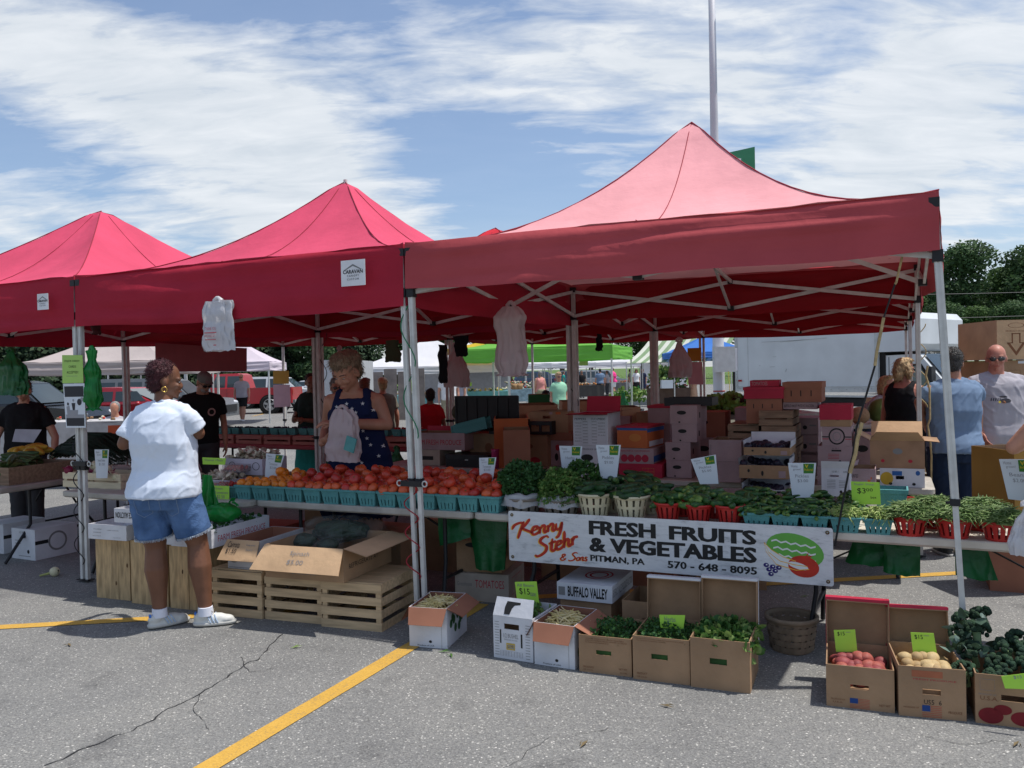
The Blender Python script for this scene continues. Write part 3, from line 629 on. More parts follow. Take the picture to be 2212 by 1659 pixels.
def herb(name,label,cat,a,b,z,c,r,n,size,ms,group=None,rz=0,stems=0):
 B=MB(*ms)
 leaves(B,dome(c,r),n,size,ms)
 for k in range(stems):p,d=dome(c,r)();B.tube([Vector(c)+Vector((rnd(-.03,.03),rnd(-.03,.03),-r[2]*.6)),p],.0015,3,ms[-1],cap=False)
 o=obj(name,B);o.location=L(a,b,z);o.rotation_euler=(0,0,rz-TH);return tag(o,label,cat,group)
CLEAR=mat('clear_plastic_film',(.75,.77,.80),.2,.05,5,alpha=.42,spec=.7)
def liner(a,b,z,r,label):
 B=MB(CLEAR)
 def f(u,v):
  an=u*2*math.pi;w_=1+.16*nz(math.cos(an)*3,math.sin(an)*3,v*2+a)*(v+.3);zz=.04-.085*abs(v-.3)/.7+.02*nz(an*2,v*3,a);return Vector((r*w_*(.86+v*.28)*math.cos(an),r*w_*(.86+v*.28)*math.sin(an),zz))
 B.grid(f,40,6);o=obj('plastic_liner',B);o.location=L(a,b,z);return tag(o,label,'plastic liner')
for u,nm,col in((1131,'parsley',0),(1212,'cilantro',1)):
 q=FB(u,1075,.36)
 rbasket('grey',f'grey brown half bushel basket under the {nm}',q.x,.36,.70,1,'grey herb baskets');liner(q.x,.36,.80,.125,f'crumpled clear plastic liner around the {nm}')
qa=FB(1128,1075,.40).x;qb=FB(1215,1075,.38).x;qc=FB(1262,1040,.55).x
herb('parsley','dark green flat parsley bunch spilling over its basket, left of the cilantro','herbs',qa,.43,.70,(0,0,.17),(.175,.17,.145),2600,.026,[LF[0],LF[0],LF[4]],stems=30)
herb('cilantro','lighter green cilantro hanging down over its basket in front of the table','herbs',qb,.38,.70,(.0,-.01,.13),(.150,.15,.15),2600,.021,[LF[1],LF[1],LF[1],LF[2]],stems=40)
herb('dill','dark bushy herbs behind the cilantro under the herb price card','herbs',qc,.60,.70,(-.02,0,.14),(.16,.14,.17),2000,.022,[LF[0],LF[1],LF[0]])
# baskets of cucumbers, pickles and beans
def bsk(kind,uL,uR,b,word,cnt,meshes,nm,cat,pos):
 q0,q1=FB(uL,1080,b),FB(uR,1080,b);a=(q0 .x+q1 .x)/2;rt=SB[kind][1];w=q1 .x-q0 .x;base={'cream':.254,'red':.218,'bean':.268}[kind];s=w/base;hh={'cream':.155,'red':.135,'bean':.14}[kind]*s
 rbasket(kind,f'{word} basket of {nm}s, {pos}',a,b,.70,s,f'{word} round baskets of {nm}s')
 if meshes:heap(nm,meshes,(a,b),w*.36,cnt,.70+hh-.004,.05,.12,f'{nm} heaped in the {word} basket {pos}',cat,f'{nm}s in the {word} basket {pos}')
 return a,hh,w
for uL,uR,b,pos in((1246,1324,.36,'left one of the front pair'),(1325,1404,.36,'right one of the front pair'),(1290,1375,.60,'behind the front pair at the left'),(1375,1450,.60,'behind the front pair at the right'),(1335,1420,.82,'at the back of the table')):
 bsk('cream',uL,uR,b,'cream',13,CUC,'cucumber','cucumber',pos)
for uL,uR,b,pos in((1411,1475,.34,'front row at the left'),(1477,1541,.34,'front row in the middle'),(1542,1610,.34,'front row at the right'),(1446,1510,.54,'second row at the left'),(1512,1577,.54,'second row in the middle'),(1582,1645,.54,'second row at the right'),(1600,1660,.74,'third row at the right'),(1480,1540,.74,'third row at the left')):
 bsk('red',uL,uR,b,'red',14,PIK,'pickling_cucumber','cucumber',pos)
for row in range(3):
 for k,(uL,uR)in enumerate(((1607,1669),(1668,1731),(1731,1793),(1793,1862),(1864,1930))):
  b=.325+row*.165;q0,q1=FB(uL,1120,.33),FB(uR,1120,.33);a=(q0 .x+q1 .x)/2;s=(q1 .x-q0 .x)/.16
  if row and k>3:continue
  pos=f'{ORD[k]} from the left in the {ROWN[row]} row';what='gherkins' if k<3 else 'sugar peas'
  quart(f'turquoise basket of {what}, {pos}',a,b,rz=rnd(-.03,.03),group='turquoise baskets right of the red ones',sc=(s,1,.78))
  if k<3 or row:heap('gherkin',GHK,(a,b),.088,26 if row==0 else 22,.70+.078+.01*row,.036+.015*row,.14,f'small gherkin heaped in the turquoise basket {pos}','gherkin',f'gherkins in the basket {pos}')
def beans(label,a,b,z,rx,ry,rise,n,ln,m,wd=.0032,cat='beans',name='bean_heap',low=0,rz=0):
 B=MB(*m)
 for k in range(n):
  f=math.sqrt(random.random());an=rnd(0,6.28);x,y=rx*f*math.cos(an),ry*f*math.sin(an);zz=rise*(1-f**2)+rnd(0,.018)-low*f*f;an2=rnd(0,6.28);l=ln*rnd(.7,1.15)/2;cv=rnd(-.016,.016);tl=rnd(-.02,.02)-(.02 if f>.9 else 0)
  d=Vector((math.cos(an2),math.sin(an2),0));e=Vector((-d.y,d.x,0));P=Vector((x,y,zz))
  B.tube([P-d*l+e*cv-Vector((0,0,tl)),P-d*l*.4+Vector((0,0,.004)),P+d*l*.4+Vector((0,0,.004)),P+d*l+e*cv+Vector((0,0,tl))],[wd*.4,wd,wd,wd*.3],5,random.choice(m))
 o=obj(name,B,kind='stuff');o.location=L(a,b,z);o.rotation_euler=(0,0,rz-TH);o['label']=label;o['category']=cat;return o
GB=[mat('green_bean',(.13,.21,.06),.5,.15,20),mat('green_bean_pale',(.20,.28,.10),.5,.15,20),mat('green_bean_dark',(.07,.13,.035),.5,.15,20)]
YB=[mat('wax_bean',(.58,.48,.20),.5,.12,20),mat('wax_bean_pale',(.66,.56,.30),.5,.12,20)]
PEA=[mat('sugar_pea',(.22,.32,.08),.5,.15,20),mat('sugar_pea_pale',(.33,.40,.13),.5,.15,20)]
for k,(uL,uR)in enumerate(((1793,1862),(1864,1930))):
 q0,q1=FB(uL,1120,.33),FB(uR,1120,.33);beans(f'pale green sugar peas heaped in the {("left", "right")[k]} pea basket',(q0 .x+q1 .x)/2,.33,.775,.078,.08,.045,190,.07,PEA,.0048,'peas','pea_heap')
for uL,uR,b,pos in((1922,2010,.32,'front row at the left'),(2013,2107,.32,'front row under the leaning post'),(2112,2205,.31,'front row at the right edge'),(1975,2060,.58,'second row at the left'),(2075,2165,.58,'second row at the right')):
 a,hh,w=bsk('bean',uL,uR,b,'red',0,None,'green bean','bean',pos);beans(f'green beans piled on the red basket in the {pos}',a,b,.70+hh-.012,w*.60,w*.56,.065,420,.125,GB,.0036,'beans')
bsk('bean',1918,2002,.86,'bright red',0,None,'green bean','bean','empty and standing at the back of the table')
q=FB(1905,1060,.72);quart('turquoise basket standing taller behind the sugar peas',q.x+.05,.78,sc=(1.15,1.15,1.7))
# ---------------------------------------------------------------- cards and banners
CARDW=mat('white_card',(.66,.70,.74),.6,.03,3);LIME=mat('lime_card',(.42,.74,.08),.6,.04,3);LIMEG=mat('green_card',(.38,.60,.14),.6,.04,3)
PENC=mat('pencil_line',(.28,.28,.30),.7,0);PAG=mat('logo_green',(.05,.20,.03),.6,0);PAY=mat('logo_yellow',(.75,.50,.02),.6,0);PAB=mat('logo_navy',(.02,.04,.12),.6,0)
def card(name,label,uv,b,m,texts,cat='price card',lean=0,t=.002,extra=None,group=None,parent=None):
 P=[FB(u,v,b)for u,v in uv];c=sum((Vector(p)for p in P),Vector())/4;loc=[Vector((p.x-c.x,(c.z-p.z)*lean*-1,p.z-c.z))for p in P]
 B=MB(m);TL,TR,BR,BL=loc;nn=(TR-TL).cross(TL-BL).normalized()
 B.add([BL,BR,TR,TL,BL-nn*t,BR-nn*t,TR-nn*t,TL-nn*t],[(0,1,2,3),(7,6,5,4),(0,4,5,1),(1,5,6,2),(2,6,7,3),(3,7,4,0)])
 Q=lambda x,y:(TL.lerp(TR,x)).lerp(BL.lerp(BR,x),y)
 for body,x0,x1,y0,y1,pm in texts:
  A,Bq,D=Q(x0,y1),Q(x1,y1),Q(x0,y0)
  if body=='-':B.add([A+nn*.0008,Bq+nn*.0008,Q(x1,y0)+nn*.0008,D+nn*.0008],[(0,1,2,3)],pm)
  else:fit(B,body,A,Bq-A,D-A,(Bq-A).length,(D-A).length,pm,.0012)
 if extra:extra(B,Q,nn)
 o=obj(name,B);o.location=L(c.x,b,c.z);o.rotation_euler=(0,0,-TH);tag(o,label,cat,group);return o
def pa(x0,x1,y0,y1):return[('-',x0,x1,y0,y1,PAG),('PA',x0+(x1-x0)*.5,x1-(x1-x0)*.1,y0+(y1-y0)*.1,y0+(y1-y0)*.42,PAB),('v',x0+(x1-x0)*.15,x0+(x1-x0)*.48,y0+(y1-y0)*.1,y0+(y1-y0)*.45,PAY),('Preferred',x0+(x1-x0)*.1,x1-(x1-x0)*.1,y0+(y1-y0)*.5,y0+(y1-y0)*.75,PAY)]
def homegrown(label,uv,b,what,price,lean=0,w1=.42):
 card('price_card',label,uv,b,CARDW,[('Home',.1,.34,.05,.13,PENC),('grown!',.16,.46,.15,.23,PENC),(what,.22,.76,.33,.42,PENC),(price,.3,.74,.47,.57,PENC)]+pa(.55,.93,.02,.3),'price card',lean,group=None)
homegrown('white home grown tomatoes card behind the orange tomatoes',[(575,979),(614,983),(598,1040),(572,1036)],.50,'Tomatoes','$3.00')
homegrown('white home grown tomatoes card beside the parsley',[(1035,989),(1072,988),(1064,1040),(1036,1040)],.52,'Tomatoes','$3.00')
homegrown('white home grown herbs card standing in the herbs',[(1209,963),(1258,963),(1251,1030),(1216,1030)],.66,'Herbs','')if False else None
card('price_card','white home grown herbs card standing in the herbs',[(1208,963),(1258,964),(1250,1030),(1216,1030)],.66,CARDW,[('Home',.1,.34,.05,.13,PENC),('grown!',.16,.46,.15,.23,PENC),('Herbs',.25,.7,.34,.43,PENC)]+pa(.55,.93,.02,.3))
homegrown('white home grown pickles card priced nine dollars',[(1287,961),(1341,961),(1332,1035),(1298,1033)],.58,'Pickles','$9.00')
homegrown('tilted white home grown pickles card priced five dollars',[(1492,992),(1546,982),(1552,1045),(1512,1046)],.62,'Pickles','$5.00')
homegrown('white home grown pickles card priced three dollars above the gherkins',[(1702,1000),(1763,1000),(1757,1075),(1712,1075)],.60,'Pickles','$3.00')
homegrown('white home grown beans card leaning at the right edge',[(2158,992),(2232,992),(2236,1085),(2178,1078)],.36,'Beans','$2.00')
homegrown('white home grown card in the onion crate',[(204,971),(235,971),(232,1033),(208,1033)],.34,'Sweet Onions','$1.50')
card('price_card','lime green sugar snap card priced three dollars a box',[(1838,1040),(1900,1042),(1903,1090),(1841,1089)],.56,LIME,[('Sugar Snap',.1,.8,.06,.17,PENC),('$3',.2,.5,.28,.55,INK),('00',.52,.75,.28,.42,INK),('box',.66,.86,.62,.74,INK)])
card('price_card','lime green grape tomatoes card beside the shopper',[(461,1049),(495,1050),(495,1102),(463,1101)],.22,LIME,[('Grape',.08,.6,.06,.18,INKG),('Tomatoes',.06,.92,.22,.33,INKG),('$2 50',.2,.72,.38,.54,INKG)])
# the produce sign
SIGNW=mat('sign_white_weathered',(.66,.68,.68),.5,.0)
def sign_mat():
 t=SIGNW.node_tree;b=t.nodes['Principled BSDF'];tc=N(t,'ShaderNodeTexCoord');mp=N(t,'ShaderNodeMapping');mp.inputs['Scale'].default_value=(1,1,4);t.links.new(tc.outputs['Object'],mp.inputs[0])
 n=N(t,'ShaderNodeTexNoise');n.inputs['Scale'].default_value=6;n.inputs['Detail'].default_value=9;n.inputs['Roughness'].default_value=.75;t.links.new(mp.outputs[0],n.inputs['Vector'])
 t.links.new(ramp(t,n.outputs['Fac'],[(.4,(.68,.69,.70)),(.55,(.60,.61,.62)),(.66,(.36,.37,.38))]),b.inputs['Base Color'])
sign_mat()
def brush(mb,strokes,o,X,Y,sc,w,m,shear=.25,depth=.0):
 o,X,Y=Vector(o),Vector(X),Vector(Y);nn=X.cross(Y)
 for st in strokes:
  P=[Vector((p[0]*1.5+shear*p[1],p[1],0))for p in st];path=[]
  for i in range(len(P)-1):
   p0,p1,p2,p3=P[max(0,i-1)],P[i],P[i+1],P[min(len(P)-1,i+2)]
   for k in range(6):
    t=k/6;path.append(.5*((2*p1)+(p2-p0)*t+(2*p0-5*p1+4*p2-p3)*t*t+(3*p1-p0-3*p2+p3)*t**3))
  path.append(P[-1]);n=len(path);vs=[]
  for i,p in enumerate(path):
   d=(path[min(n-1,i+1)]-path[max(0,i-1)]).normalized();q=Vector((-d.y,d.x,0));t=i/(n-1);ww=w*(.72+.28*abs(d.y))*(.45+.75*min(1,5*t,6*(1-t)+.25))
   for e in(1,-1):s=p+q*ww/2*e;vs.append(o+X*s.x*sc+Y*s.y*sc+nn*(depth))
  mb.add(vs,[(2*i+1,2*i+3,2*i+2,2*i)for i in range(n-1)],m)
GL={'K':([[(-.55,1.15),(-.35,1.6),(.1,1.8),(.5,1.75)],[(.6,1.9),(.3,1.0),(.0,-.1)],[(.25,.95),(.7,1.4),(1.15,2.05)],[(.4,1.05),(.8,.75),(1.4,.3)]],1.35),'e':([[(.05,.45),(.45,.65),(.5,.95),(.2,.95),(.0,.45),(.15,.05),(.5,.1),(.72,.35)]],.72),'n':([[(0,.9),(.02,.5),(.0,.0)],[(.02,.4),(.3,.92),(.5,.8),(.42,.25),(.55,.05),(.75,.3)]],.78),'y':([[(.02,.9),(-.02,.35),(.2,.08),(.45,.4),(.55,.95)],[(.55,.95),(.42,.0),(.2,-.7),(-.05,-.85)]],.7),'S':([[(1.15,1.75),(.95,2.05),(.5,1.95),(.3,1.6),(.55,1.2),(.85,.8),(.75,.3),(.35,.0),(-.1,-.05),(-.3,.2)]],1.15),'t':([[(.35,1.55),(.18,.7),(.15,.2),(.35,.05),(.6,.3)],[(-.05,1.02),(.65,1.1)]],.6),'h':([[(.2,2.0),(.1,1.0),(0,0)],[(.03,.4),(.3,.92),(.5,.8),(.42,.25),(.55,.05),(.75,.3)]],.8),'r':([[(0,.9),(.02,.5),(0,0)],[(.03,.5),(.25,.9),(.6,.85)]],.6),'&':([[(1.0,.1),(.35,.9),(.3,1.45),(.65,1.6),(.75,1.25),(.3,.8),(.05,.4),(.3,.02),(.75,.15),(1.0,.65)]],1.3),'o':([[(.35,.95),(.02,.6),(.1,.08),(.45,.15),(.5,.7),(.3,.95)]],.65),'s':([[(.5,.85),(.2,.95),(.1,.65),(.4,.35),(.3,.02),(-.05,.1)]],.5),' ':([],.5)}
def script(mb,word,o,ang,sc,w,m,yy,dep):
 X=Vector((math.cos(ang),0,math.sin(ang)));Y=Vector((-math.sin(ang),0,math.cos(ang)));x=0;o=Vector(o)
 for ch in word:st,adv=GL[ch];brush(mb,[[(p[0]+x,p[1])for p in s_]for s_ in st],o+Vector((0,yy,0)),X,Y,sc,w,m,depth=dep);x+=adv
def produce_sign():
 a0,a1,z0,z1=.612,2.567,.411,.731;w,h=a1-a0,z1-z0;r=mthing('produce_sign','long white weathered fresh fruits and vegetables sign hung on the table front','sign',a0,.215,z0,0)
 B=MB(SIGNW);poly=[];rr=.012
 for cx,cz,q0 in((w-rr,rr,-90),(w-rr,h-rr,0),(rr,h-rr,90),(rr,rr,180)):
  for k in range(4):q=R(q0+k*30);poly.append((cx+rr*math.cos(q),cz+rr*math.sin(q)))
 B.prism(poly,-.004,.002);obj('sign_board',B,r)
 T=MB(INK);y=-.0045;Z=lambda f:h*(1-f);bold=.028
 for body,x0,x1,f0,f1 in(('FRESH',.281,.493,.10,.375),('FRUITS',.537,.791,.115,.375),('& VEGETABLES',.281,.791,.42,.70),('PITMAN, PA',.283,.458,.765,.905),('570 - 648 - 8095',.53,.792,.765,.905)):
  [fit(T,body,(x0*w+e,y,Z(f1)),(1,0,0),(0,0,1),(x1-x0)*w,(f1-f0)*h,INK,.0006+abs(e)*.01+(.0001 if e>0 else 0),bold=bold if len(body)<10 or '&' in body or 'V' in body else .02)for e in((-.0035,0,.0035)if f1<.75 else(-.0012,.0012))]
 obj('lettering',T,r)
 RED=mat('sign_red',(.48,.03,.015),.5,.1,30);YEL=mat('sign_yellow',(.78,.42,.05),.5,.0)
 S=MB(RED,YEL)
 for dx,dz,m,dep in((-.0055,-.003,YEL,.0),(0,0,RED,.0)):
  yy=y-(.0003 if m is YEL else .0009);wd=.38 if m is YEL else .33
  script(S,'Kenny',(.065+dx,0,.150+dz),R(13),.050,wd,m,yy,0);script(S,'Stehr',(.205+dx,0,.045+dz),R(19),.050,wd*1.05,m,yy,0);script(S,'& Sons',(.352+dx*.5,0,.026+dz*.5),R(3),.0245,wd*1.0,m,yy,0)
 obj('script_lettering',S,r)
 F=MB(mat('sign_green',(.12,.38,.06),.5,.05),mat('sign_paper',(.68,.70,.68),.5,0),RED,YEL,mat('sign_purple',(.03,.02,.14),.5,0));GRN,PAP,_,_,PUR=F.mats
 el=lambda cx,cz,rx,rz_,rot,m,yy,n=26,w_=1:F.add([(cx+rx*math.cos(t)*math.cos(rot)-rz_*math.sin(t)*math.sin(rot),yy,cz+rx*math.cos(t)*math.sin(rot)+rz_*math.sin(t)*math.cos(rot))for t in[6.2832*k/n for k in range(n)]],[tuple(range(n))],m)
 el(1.755,.185,.155,.092,R(-12),GRN,y-.0003)
 for j,(dz)in enumerate((.045,.005,-.035)):
  x0,x1=1.63+.01*j,1.865;st=[(x0+(x1-x0)*k/9,.19+dz-.03*k/9+(.007 if k%2 else-.004))for k in range(10)]
  F.add([(x,y-.0006,z+e)for x,z in st for e in(.0045,-.0045)],[(2*i+1,2*i+3,2*i+2,2*i)for i in range(9)],PAP)
 el(1.80,.098,.082,.060,R(-8),RED,y-.0009);el(1.772,.10,.055,.018,R(-14),PAP,y-.0012,16)
 F.add([(1.79,y-.0013,.155),(1.815,y-.0013,.16),(1.83,y-.0013,.185),(1.822,y-.0013,.158),(1.85,y-.0013,.162),(1.83,y-.0013,.145)],[(0,5,1),(1,3,2),(3,5,4),(1,5,3)],RED)
 ban=[[(1.59,.22),(1.60,.17),(1.655,.10),(1.76,.075),(1.83,.085)],[(1.59,.22),(1.615,.165),(1.675,.12),(1.75,.105),(1.82,.10)],[(1.59,.22),(1.63,.18),(1.69,.145),(1.76,.125)]]
 F.add([(p[0],y-.0008,p[1])for p in ban[0]]+[(p[0],y-.0008,p[1])for p in ban[2][::-1]],[tuple(range(9))],PAP)
 for bn in ban:F.add([(p[0],y-.0014,p[1]+e)for p in bn for e in(.0022,-.0022)],[(2*i+1,2*i+3,2*i+2,2*i)for i in range(len(bn)-1)],YEL)
 for cx,cz in((1.60,.092),(1.635,.085),(1.668,.082),(1.615,.068),(1.648,.062),(1.625,.043)):el(cx,cz,.0155,.0125,0,PUR,y-.0015,10);el(cx+.003,cz+.002,.005,.004,0,PAP,y-.0018,6)
 obj('fruit_picture',F,r)
 for gx,gz in((.025,h-.025),(.025,.025),(w-.028,h-.025),(w-.028,.025)):
  g_=MB(mat('brass',(.20,.14,.07),.4,.2,metal=.6));g_.lathe([(.004,0),(.011,0),(.011,.002),(.004,.003)],10);g_.v=[Vector((gx+v.x,y-v.z,gz+v.y))for v in g_.v];obj('grommet',g_,r)
produce_sign()
# ---------------------------------------------------------------- boxes in front, under and behind the tables
def from_uv(bl,br,ytop,d,z0=0,rz=None,bfix=None):
 P,Q=(FZ(*bl,z0),FZ(*br,z0))if bfix is None else(FB(bl[0],bl[1],bfix),FB(br[0],br[1],bfix))
 if bfix is not None:z0=P.z;Q=Vector((Q.x,bfix,z0))
 an=math.atan2(Q.y-P.y,Q.x-P.x)if rz is None else rz;w=(Q.xy-P.xy).length;h=FB(bl[0],ytop,P.y).z-z0
 c=P.xy+Vector((math.cos(an),math.sin(an)))*w/2+Vector((-math.sin(an),math.cos(an)))*d/2
 return dict(a=c.x,b=c.y,z=z0,w=w,d=d,h=h,rz=an)
def fill(r,w,d,z,m,n=160,size=.03,rise=.03,name='leaves',top=None):
 B=MB(*m);ms=m
 for k in range(n):
  x,y=rnd(-w/2,w/2)*.95,rnd(-d/2,d/2)*.95;zz=z+rise*(1-(2*x/w)**2)*(1-(2*y/d)**2)+rnd(-.02,.02)
  leaves(B,lambda:(Vector((x,y,zz)),Vector((0,0,1))),3,size,ms)
 return obj(name,B,r,kind='stuff')
PUSA=('f','Produce of USA',.22,.66,.035,.075,INK)
def wax_box(label,bl,br,yt,d,rz=None,inner='beans'):
 s=from_uv(bl,br,yt,d,rz=rz);G_=mat('print_leaf_green',(.03,.10,.03),.7,.2)
 pr=[PUSA,('f','o',.52,.60,.12,.19,INK),('f','-',.855,.862,0,1,INKG),('f','Wax Beans',.25,.62,.82,.87,G_)]
 for k in range(9):x=.12+.08*k+rnd(-.02,.02);z=rnd(.22,.62);pr.append(('r','o',x,x+.13,z,z+rnd(.2,.32),G_))
 r=carton(label,**s,m=WHITEC,mi=KRAFTR,flaps={'f':(.105,152,KRAFTR,(),.06),'r':(.105,118,KRAFTR,(),.05),'l':(.10,150,KRAFTR)},prints=pr,name='produce_carton')
 beans(f'yellow wax beans filling the {label.split(" carton")[0]} carton',s['a'],s['b'],s['h']-.055,s['w']*.40,s['d']*.40,.045,170,.13,YB,.0062,rz=s['rz'])
 return s
wax_box('white left hand carton of wax beans with brown flaps near the front post',(885,1396),(964,1404),1311,.36,rz=R(9))
wax_box('white right hand carton of wax beans with brown flaps beside the half bushel box',(1155,1434),(1242,1447),1343,.36)
s=from_uv((1067,1419),(1152,1432),1328,.34)
ex=[('f','1/2 BUSHEL',.26,.64,.50,.60,INKG),('f','PRODUCE OF U.S.A.',.28,.62,.44,.47,INKG),('f','-',.17,.205,.36,.68,INK),('f','-',.70,.74,.30,.62,INK),('f','-',.33,.55,.22,.38,mat('label_yellow',(.55,.38,.08),.6,0)),('f','-',.355,.53,.25,.345,CARDW),('f','#',.18,.74,.07,.19,INKG,{'rows':4,'cols':8})]
for k in range(13):ex+=[('f','-',.04,.15,.08+k*.064,.092+k*.064,INKG),('f','-',.82,.93,.06+k*.064,.072+k*.064,INKG)]
hb=carton('tall white half bushel carton with its front flap standing up',**s,m=WHITEC,mi=KRAFT,hole=(.28,.66,.70,.83),flaps={'f':(.105,-24,WHITEC,(),.03)},prints=ex,name='produce_carton')
fill(hb,s['w']*.9,s['d']*.9,s['h']-.04,[LF[1],LF[2]],50,.035)
Fm=MB(INK);D=Vector((0,math.sin(R(24)),math.cos(R(24))));P0=Vector((-s['w']/2,-s['d']/2-.004,s['h']))
pt=lambda x,y:P0+Vector((s['w']*x,0,0))+D*.105*y
Fm.add([pt(.28,.12),pt(.42,.12),pt(.46,.45),pt(.52,.62),pt(.66,.68),pt(.66,.80),pt(.32,.82),pt(.28,.5)],[(0,1,2,3,4,5,6,7)]);obj('handle_cutout',Fm,hb)
hprints=[[('f','"COATED WITH FOOD GRADE VEGETABLE',.12,.86,.90,.93,INKB),('f','AND/OR MINERAL BASED WAXES OR RESINS',.12,.92,.85,.88,INKB),('f','TO MAINTAIN FRESHNESS"',.12,.58,.80,.83,INKB),('f','PRODUCE',.08,.28,.12,.17,INKB),('f','OF U.S.A.',.08,.27,.05,.09,INKB),('f','NET WT.',.76,.92,.15,.2,INKB),('f','24 LBS.',.78,.92,.06,.10,INKB)],[('f','COATED WITH FOOD GRADE VEGETABLE AND/OR MINERAL BASED',.06,.9,.93,.95,INKB),('f','WAX OR RESIN TO MAINTAIN FRESHNESS',.06,.6,.89,.91,INKB),('f','PRODUCT',.07,.25,.12,.17,INKB),('f','OF U.S.A.',.07,.25,.05,.09,INKB)],[]]
for i,(bl,br,yt,lb,up)in enumerate((((1251.6,1449.6),(1365,1463),1370,'brown carton of parsley with printed wax notice, left of three herb boxes',None),((1368,1466),(1491,1481),1372,'brown carton of curly herbs with a lime card, middle of three herb boxes',1),((1492.5,1483),(1621,1499),1376,'brown carton of leafy celery tops with torn front edge, right of three herb boxes',1))):
 s=from_uv(bl,br,yt,.36);r=carton(lb,**s,hole=(.33,.62,.50,.62),prints=hprints[i],name='produce_carton',uplid=(WHITEC,.012,-6,.215+s['h']*.6)if up else None,group='brown herb cartons in a row')
 fill(r,s['w'],s['d'],s['h']-.03,[[LF[0],LF[1],LF[4]],[LF[0],LF[1],LF[4]],[LF[0],LF[1],LF[2]]][i],(330,330,200)[i],(.017,.017,.036)[i],.05)
 In=MB(LF[0]);In.bx(-s['w']/2+.01,s['w']/2-.01,-s['d']/2+.012,s['d']/2-.01,.01,s['h']-.05);obj('greens',In,r)
 if i==2:
  E_=MB(LF[2],LF[1]);leaves(E_,lambda:(Vector((s['w']/2+.01+rnd(-.01,.012),rnd(-.1,.1),s['h']-rnd(-.02,.14))),Vector((1,0,0))),26,.05,E_.mats);obj('overhanging_leaves',E_,r,kind='stuff')
card('price_card','lime green herbs card stuck in the middle herb carton',[(1424,1328),(1480,1329),(1476,1360),(1427,1356)],-.28,LIME,[('Herbs',.2,.65,.12,.5,INKG),('$',.3,.4,.6,.8,INKG)])
card('price_card','lime green all beans card priced fifteen dollars a case',[(1112,1257),(1159,1256),(1166,1316),(1118,1305)],-.10,LIME,[('All Beans',.08,.86,.07,.2,INKG),('$15',.16,.64,.25,.55,INK),('case',.64,.9,.42,.55,INKG)])
FLAGB=mat('flag_blue',(.02,.06,.22),.8,.1);FLAGR=mat('flag_red',(.42,.13,.08),.8,.1)
flag=lambda x,z:[('f','-',x,x+.12,z+.10,z+.22,FLAGB)]+[('f','-',x+(.125 if k<4 else 0),x+.29,z+.20-k*.035,z+.216-k*.035,FLAGR)for k in range(7)]
for i,(bl,br,yt,lb,ld)in enumerate((((1785.5,1523.7),(1933,1541),1434,'brown carton of red potatoes with its red edged lid standing open',1),((1942,1545),(2088,1558.5),1437,'brown carton of white potatoes with its red edged lid standing open',2))):
 s=from_uv(bl,br,yt,.36)
 pr=flag(.35,.0+.03)+([('f','PRODUCE OF',.07,.28,.17,.205,INKB),('f','U.S.A.',.1,.25,.1,.14,INKB),('f','NET WT',.78,.94,.12,.17,INKB)]if i==0 else[('f','PRODUCE OF',.07,.3,.17,.2,INKB),('f','US',.38,.48,.27,.36,INK),('f','5',.49,.53,.27,.36,INK),('f','6',.60,.64,.27,.36,INK),('f','-',.2,.66,.80,.93,mat('print_orange',(.36,.12,.06),.8,.2)),('f','FRESH PRODUCE',.22,.86,.74,.77,INKR),('f','PRODUCE',.74,.94,.12,.17,INKB)])
 r=carton(lb,**s,hole=(.36,.63,.46,.57),prints=pr,name='produce_carton',uplid=(REDC,.014,-4 if i==0 else-11,.335 if i==0 else .30))
 inn=MB(KRAFTI);zf=s['h']-.075;inn.bx(-s['w']/2+.008,s['w']/2-.008,-s['d']/2+.02,s['d']/2-.008,.006,zf-.035);obj('inner_pad',inn,r)
 PM=[mat('red_potato',(.38,.10,.075),.6,.25,14,bump=.15),mat('red_potato_dark',(.27,.06,.06),.6,.25,14)]if i==0 else[mat('white_potato',(.52,.38,.19),.65,.18,14,bump=.15),mat('white_potato_tan',(.42,.29,.14),.65,.2,14)]
 PMs=[]
 for j in range(4):
  B=MB(PM[j%2]);B.ell((0,0,0),(.040-.004*(j%2),.031,.028),PM[j%2],12,8);B.v=[v*(1+.10*nz(v.x*30+j,v.y*30,v.z*30))for v in B.v];PMs.append(B.mesh('potato'))
 for k in range(34):
  gx,gy,ly=(k%5-2)*s['w']/5.9,(k//5%4-1.5)*s['d']/4.9,k//20
  ex_=rnd(-.008,.008);x=gx*(1-.25*ly)+ex_;y=gy*(1-.2*ly)+rnd(-.008,.008);z=zf-.012+ly*.04+rnd(-.004,.01)+(.018 if gy>0 else 0);ca,sa=math.cos(s['rz']),math.sin(s['rz'])
  place('potato',random.choice(PMs),L(s['a']+x*ca-y*sa,s['b']+x*sa+y*ca,z),(rnd(-.4,.4),rnd(-.4,.4),rnd(0,6)),f'{"red" if i == 0 else "white"} potato in the open carton under the fifteen dollar card','potato',f'{"red" if i == 0 else "white"} potatoes in the open carton',rnd(.85,1.15))
card('price_card','lime green fifteen dollar card among the red potatoes',[(1801,1361),(1847,1360),(1852,1408),(1806,1408)],-.17,LIME,[('$15',.15,.5,.08,.28,INK),('-',.55,.78,.1,.12,INKG)])
card('price_card','lime green fifteen dollar card among the white potatoes',[(1967,1366),(2017,1368),(2026,1425),(1973,1418)],-.17,LIME,[('$15',.15,.5,.08,.28,INK),('-',.55,.78,.1,.12,INKG)])
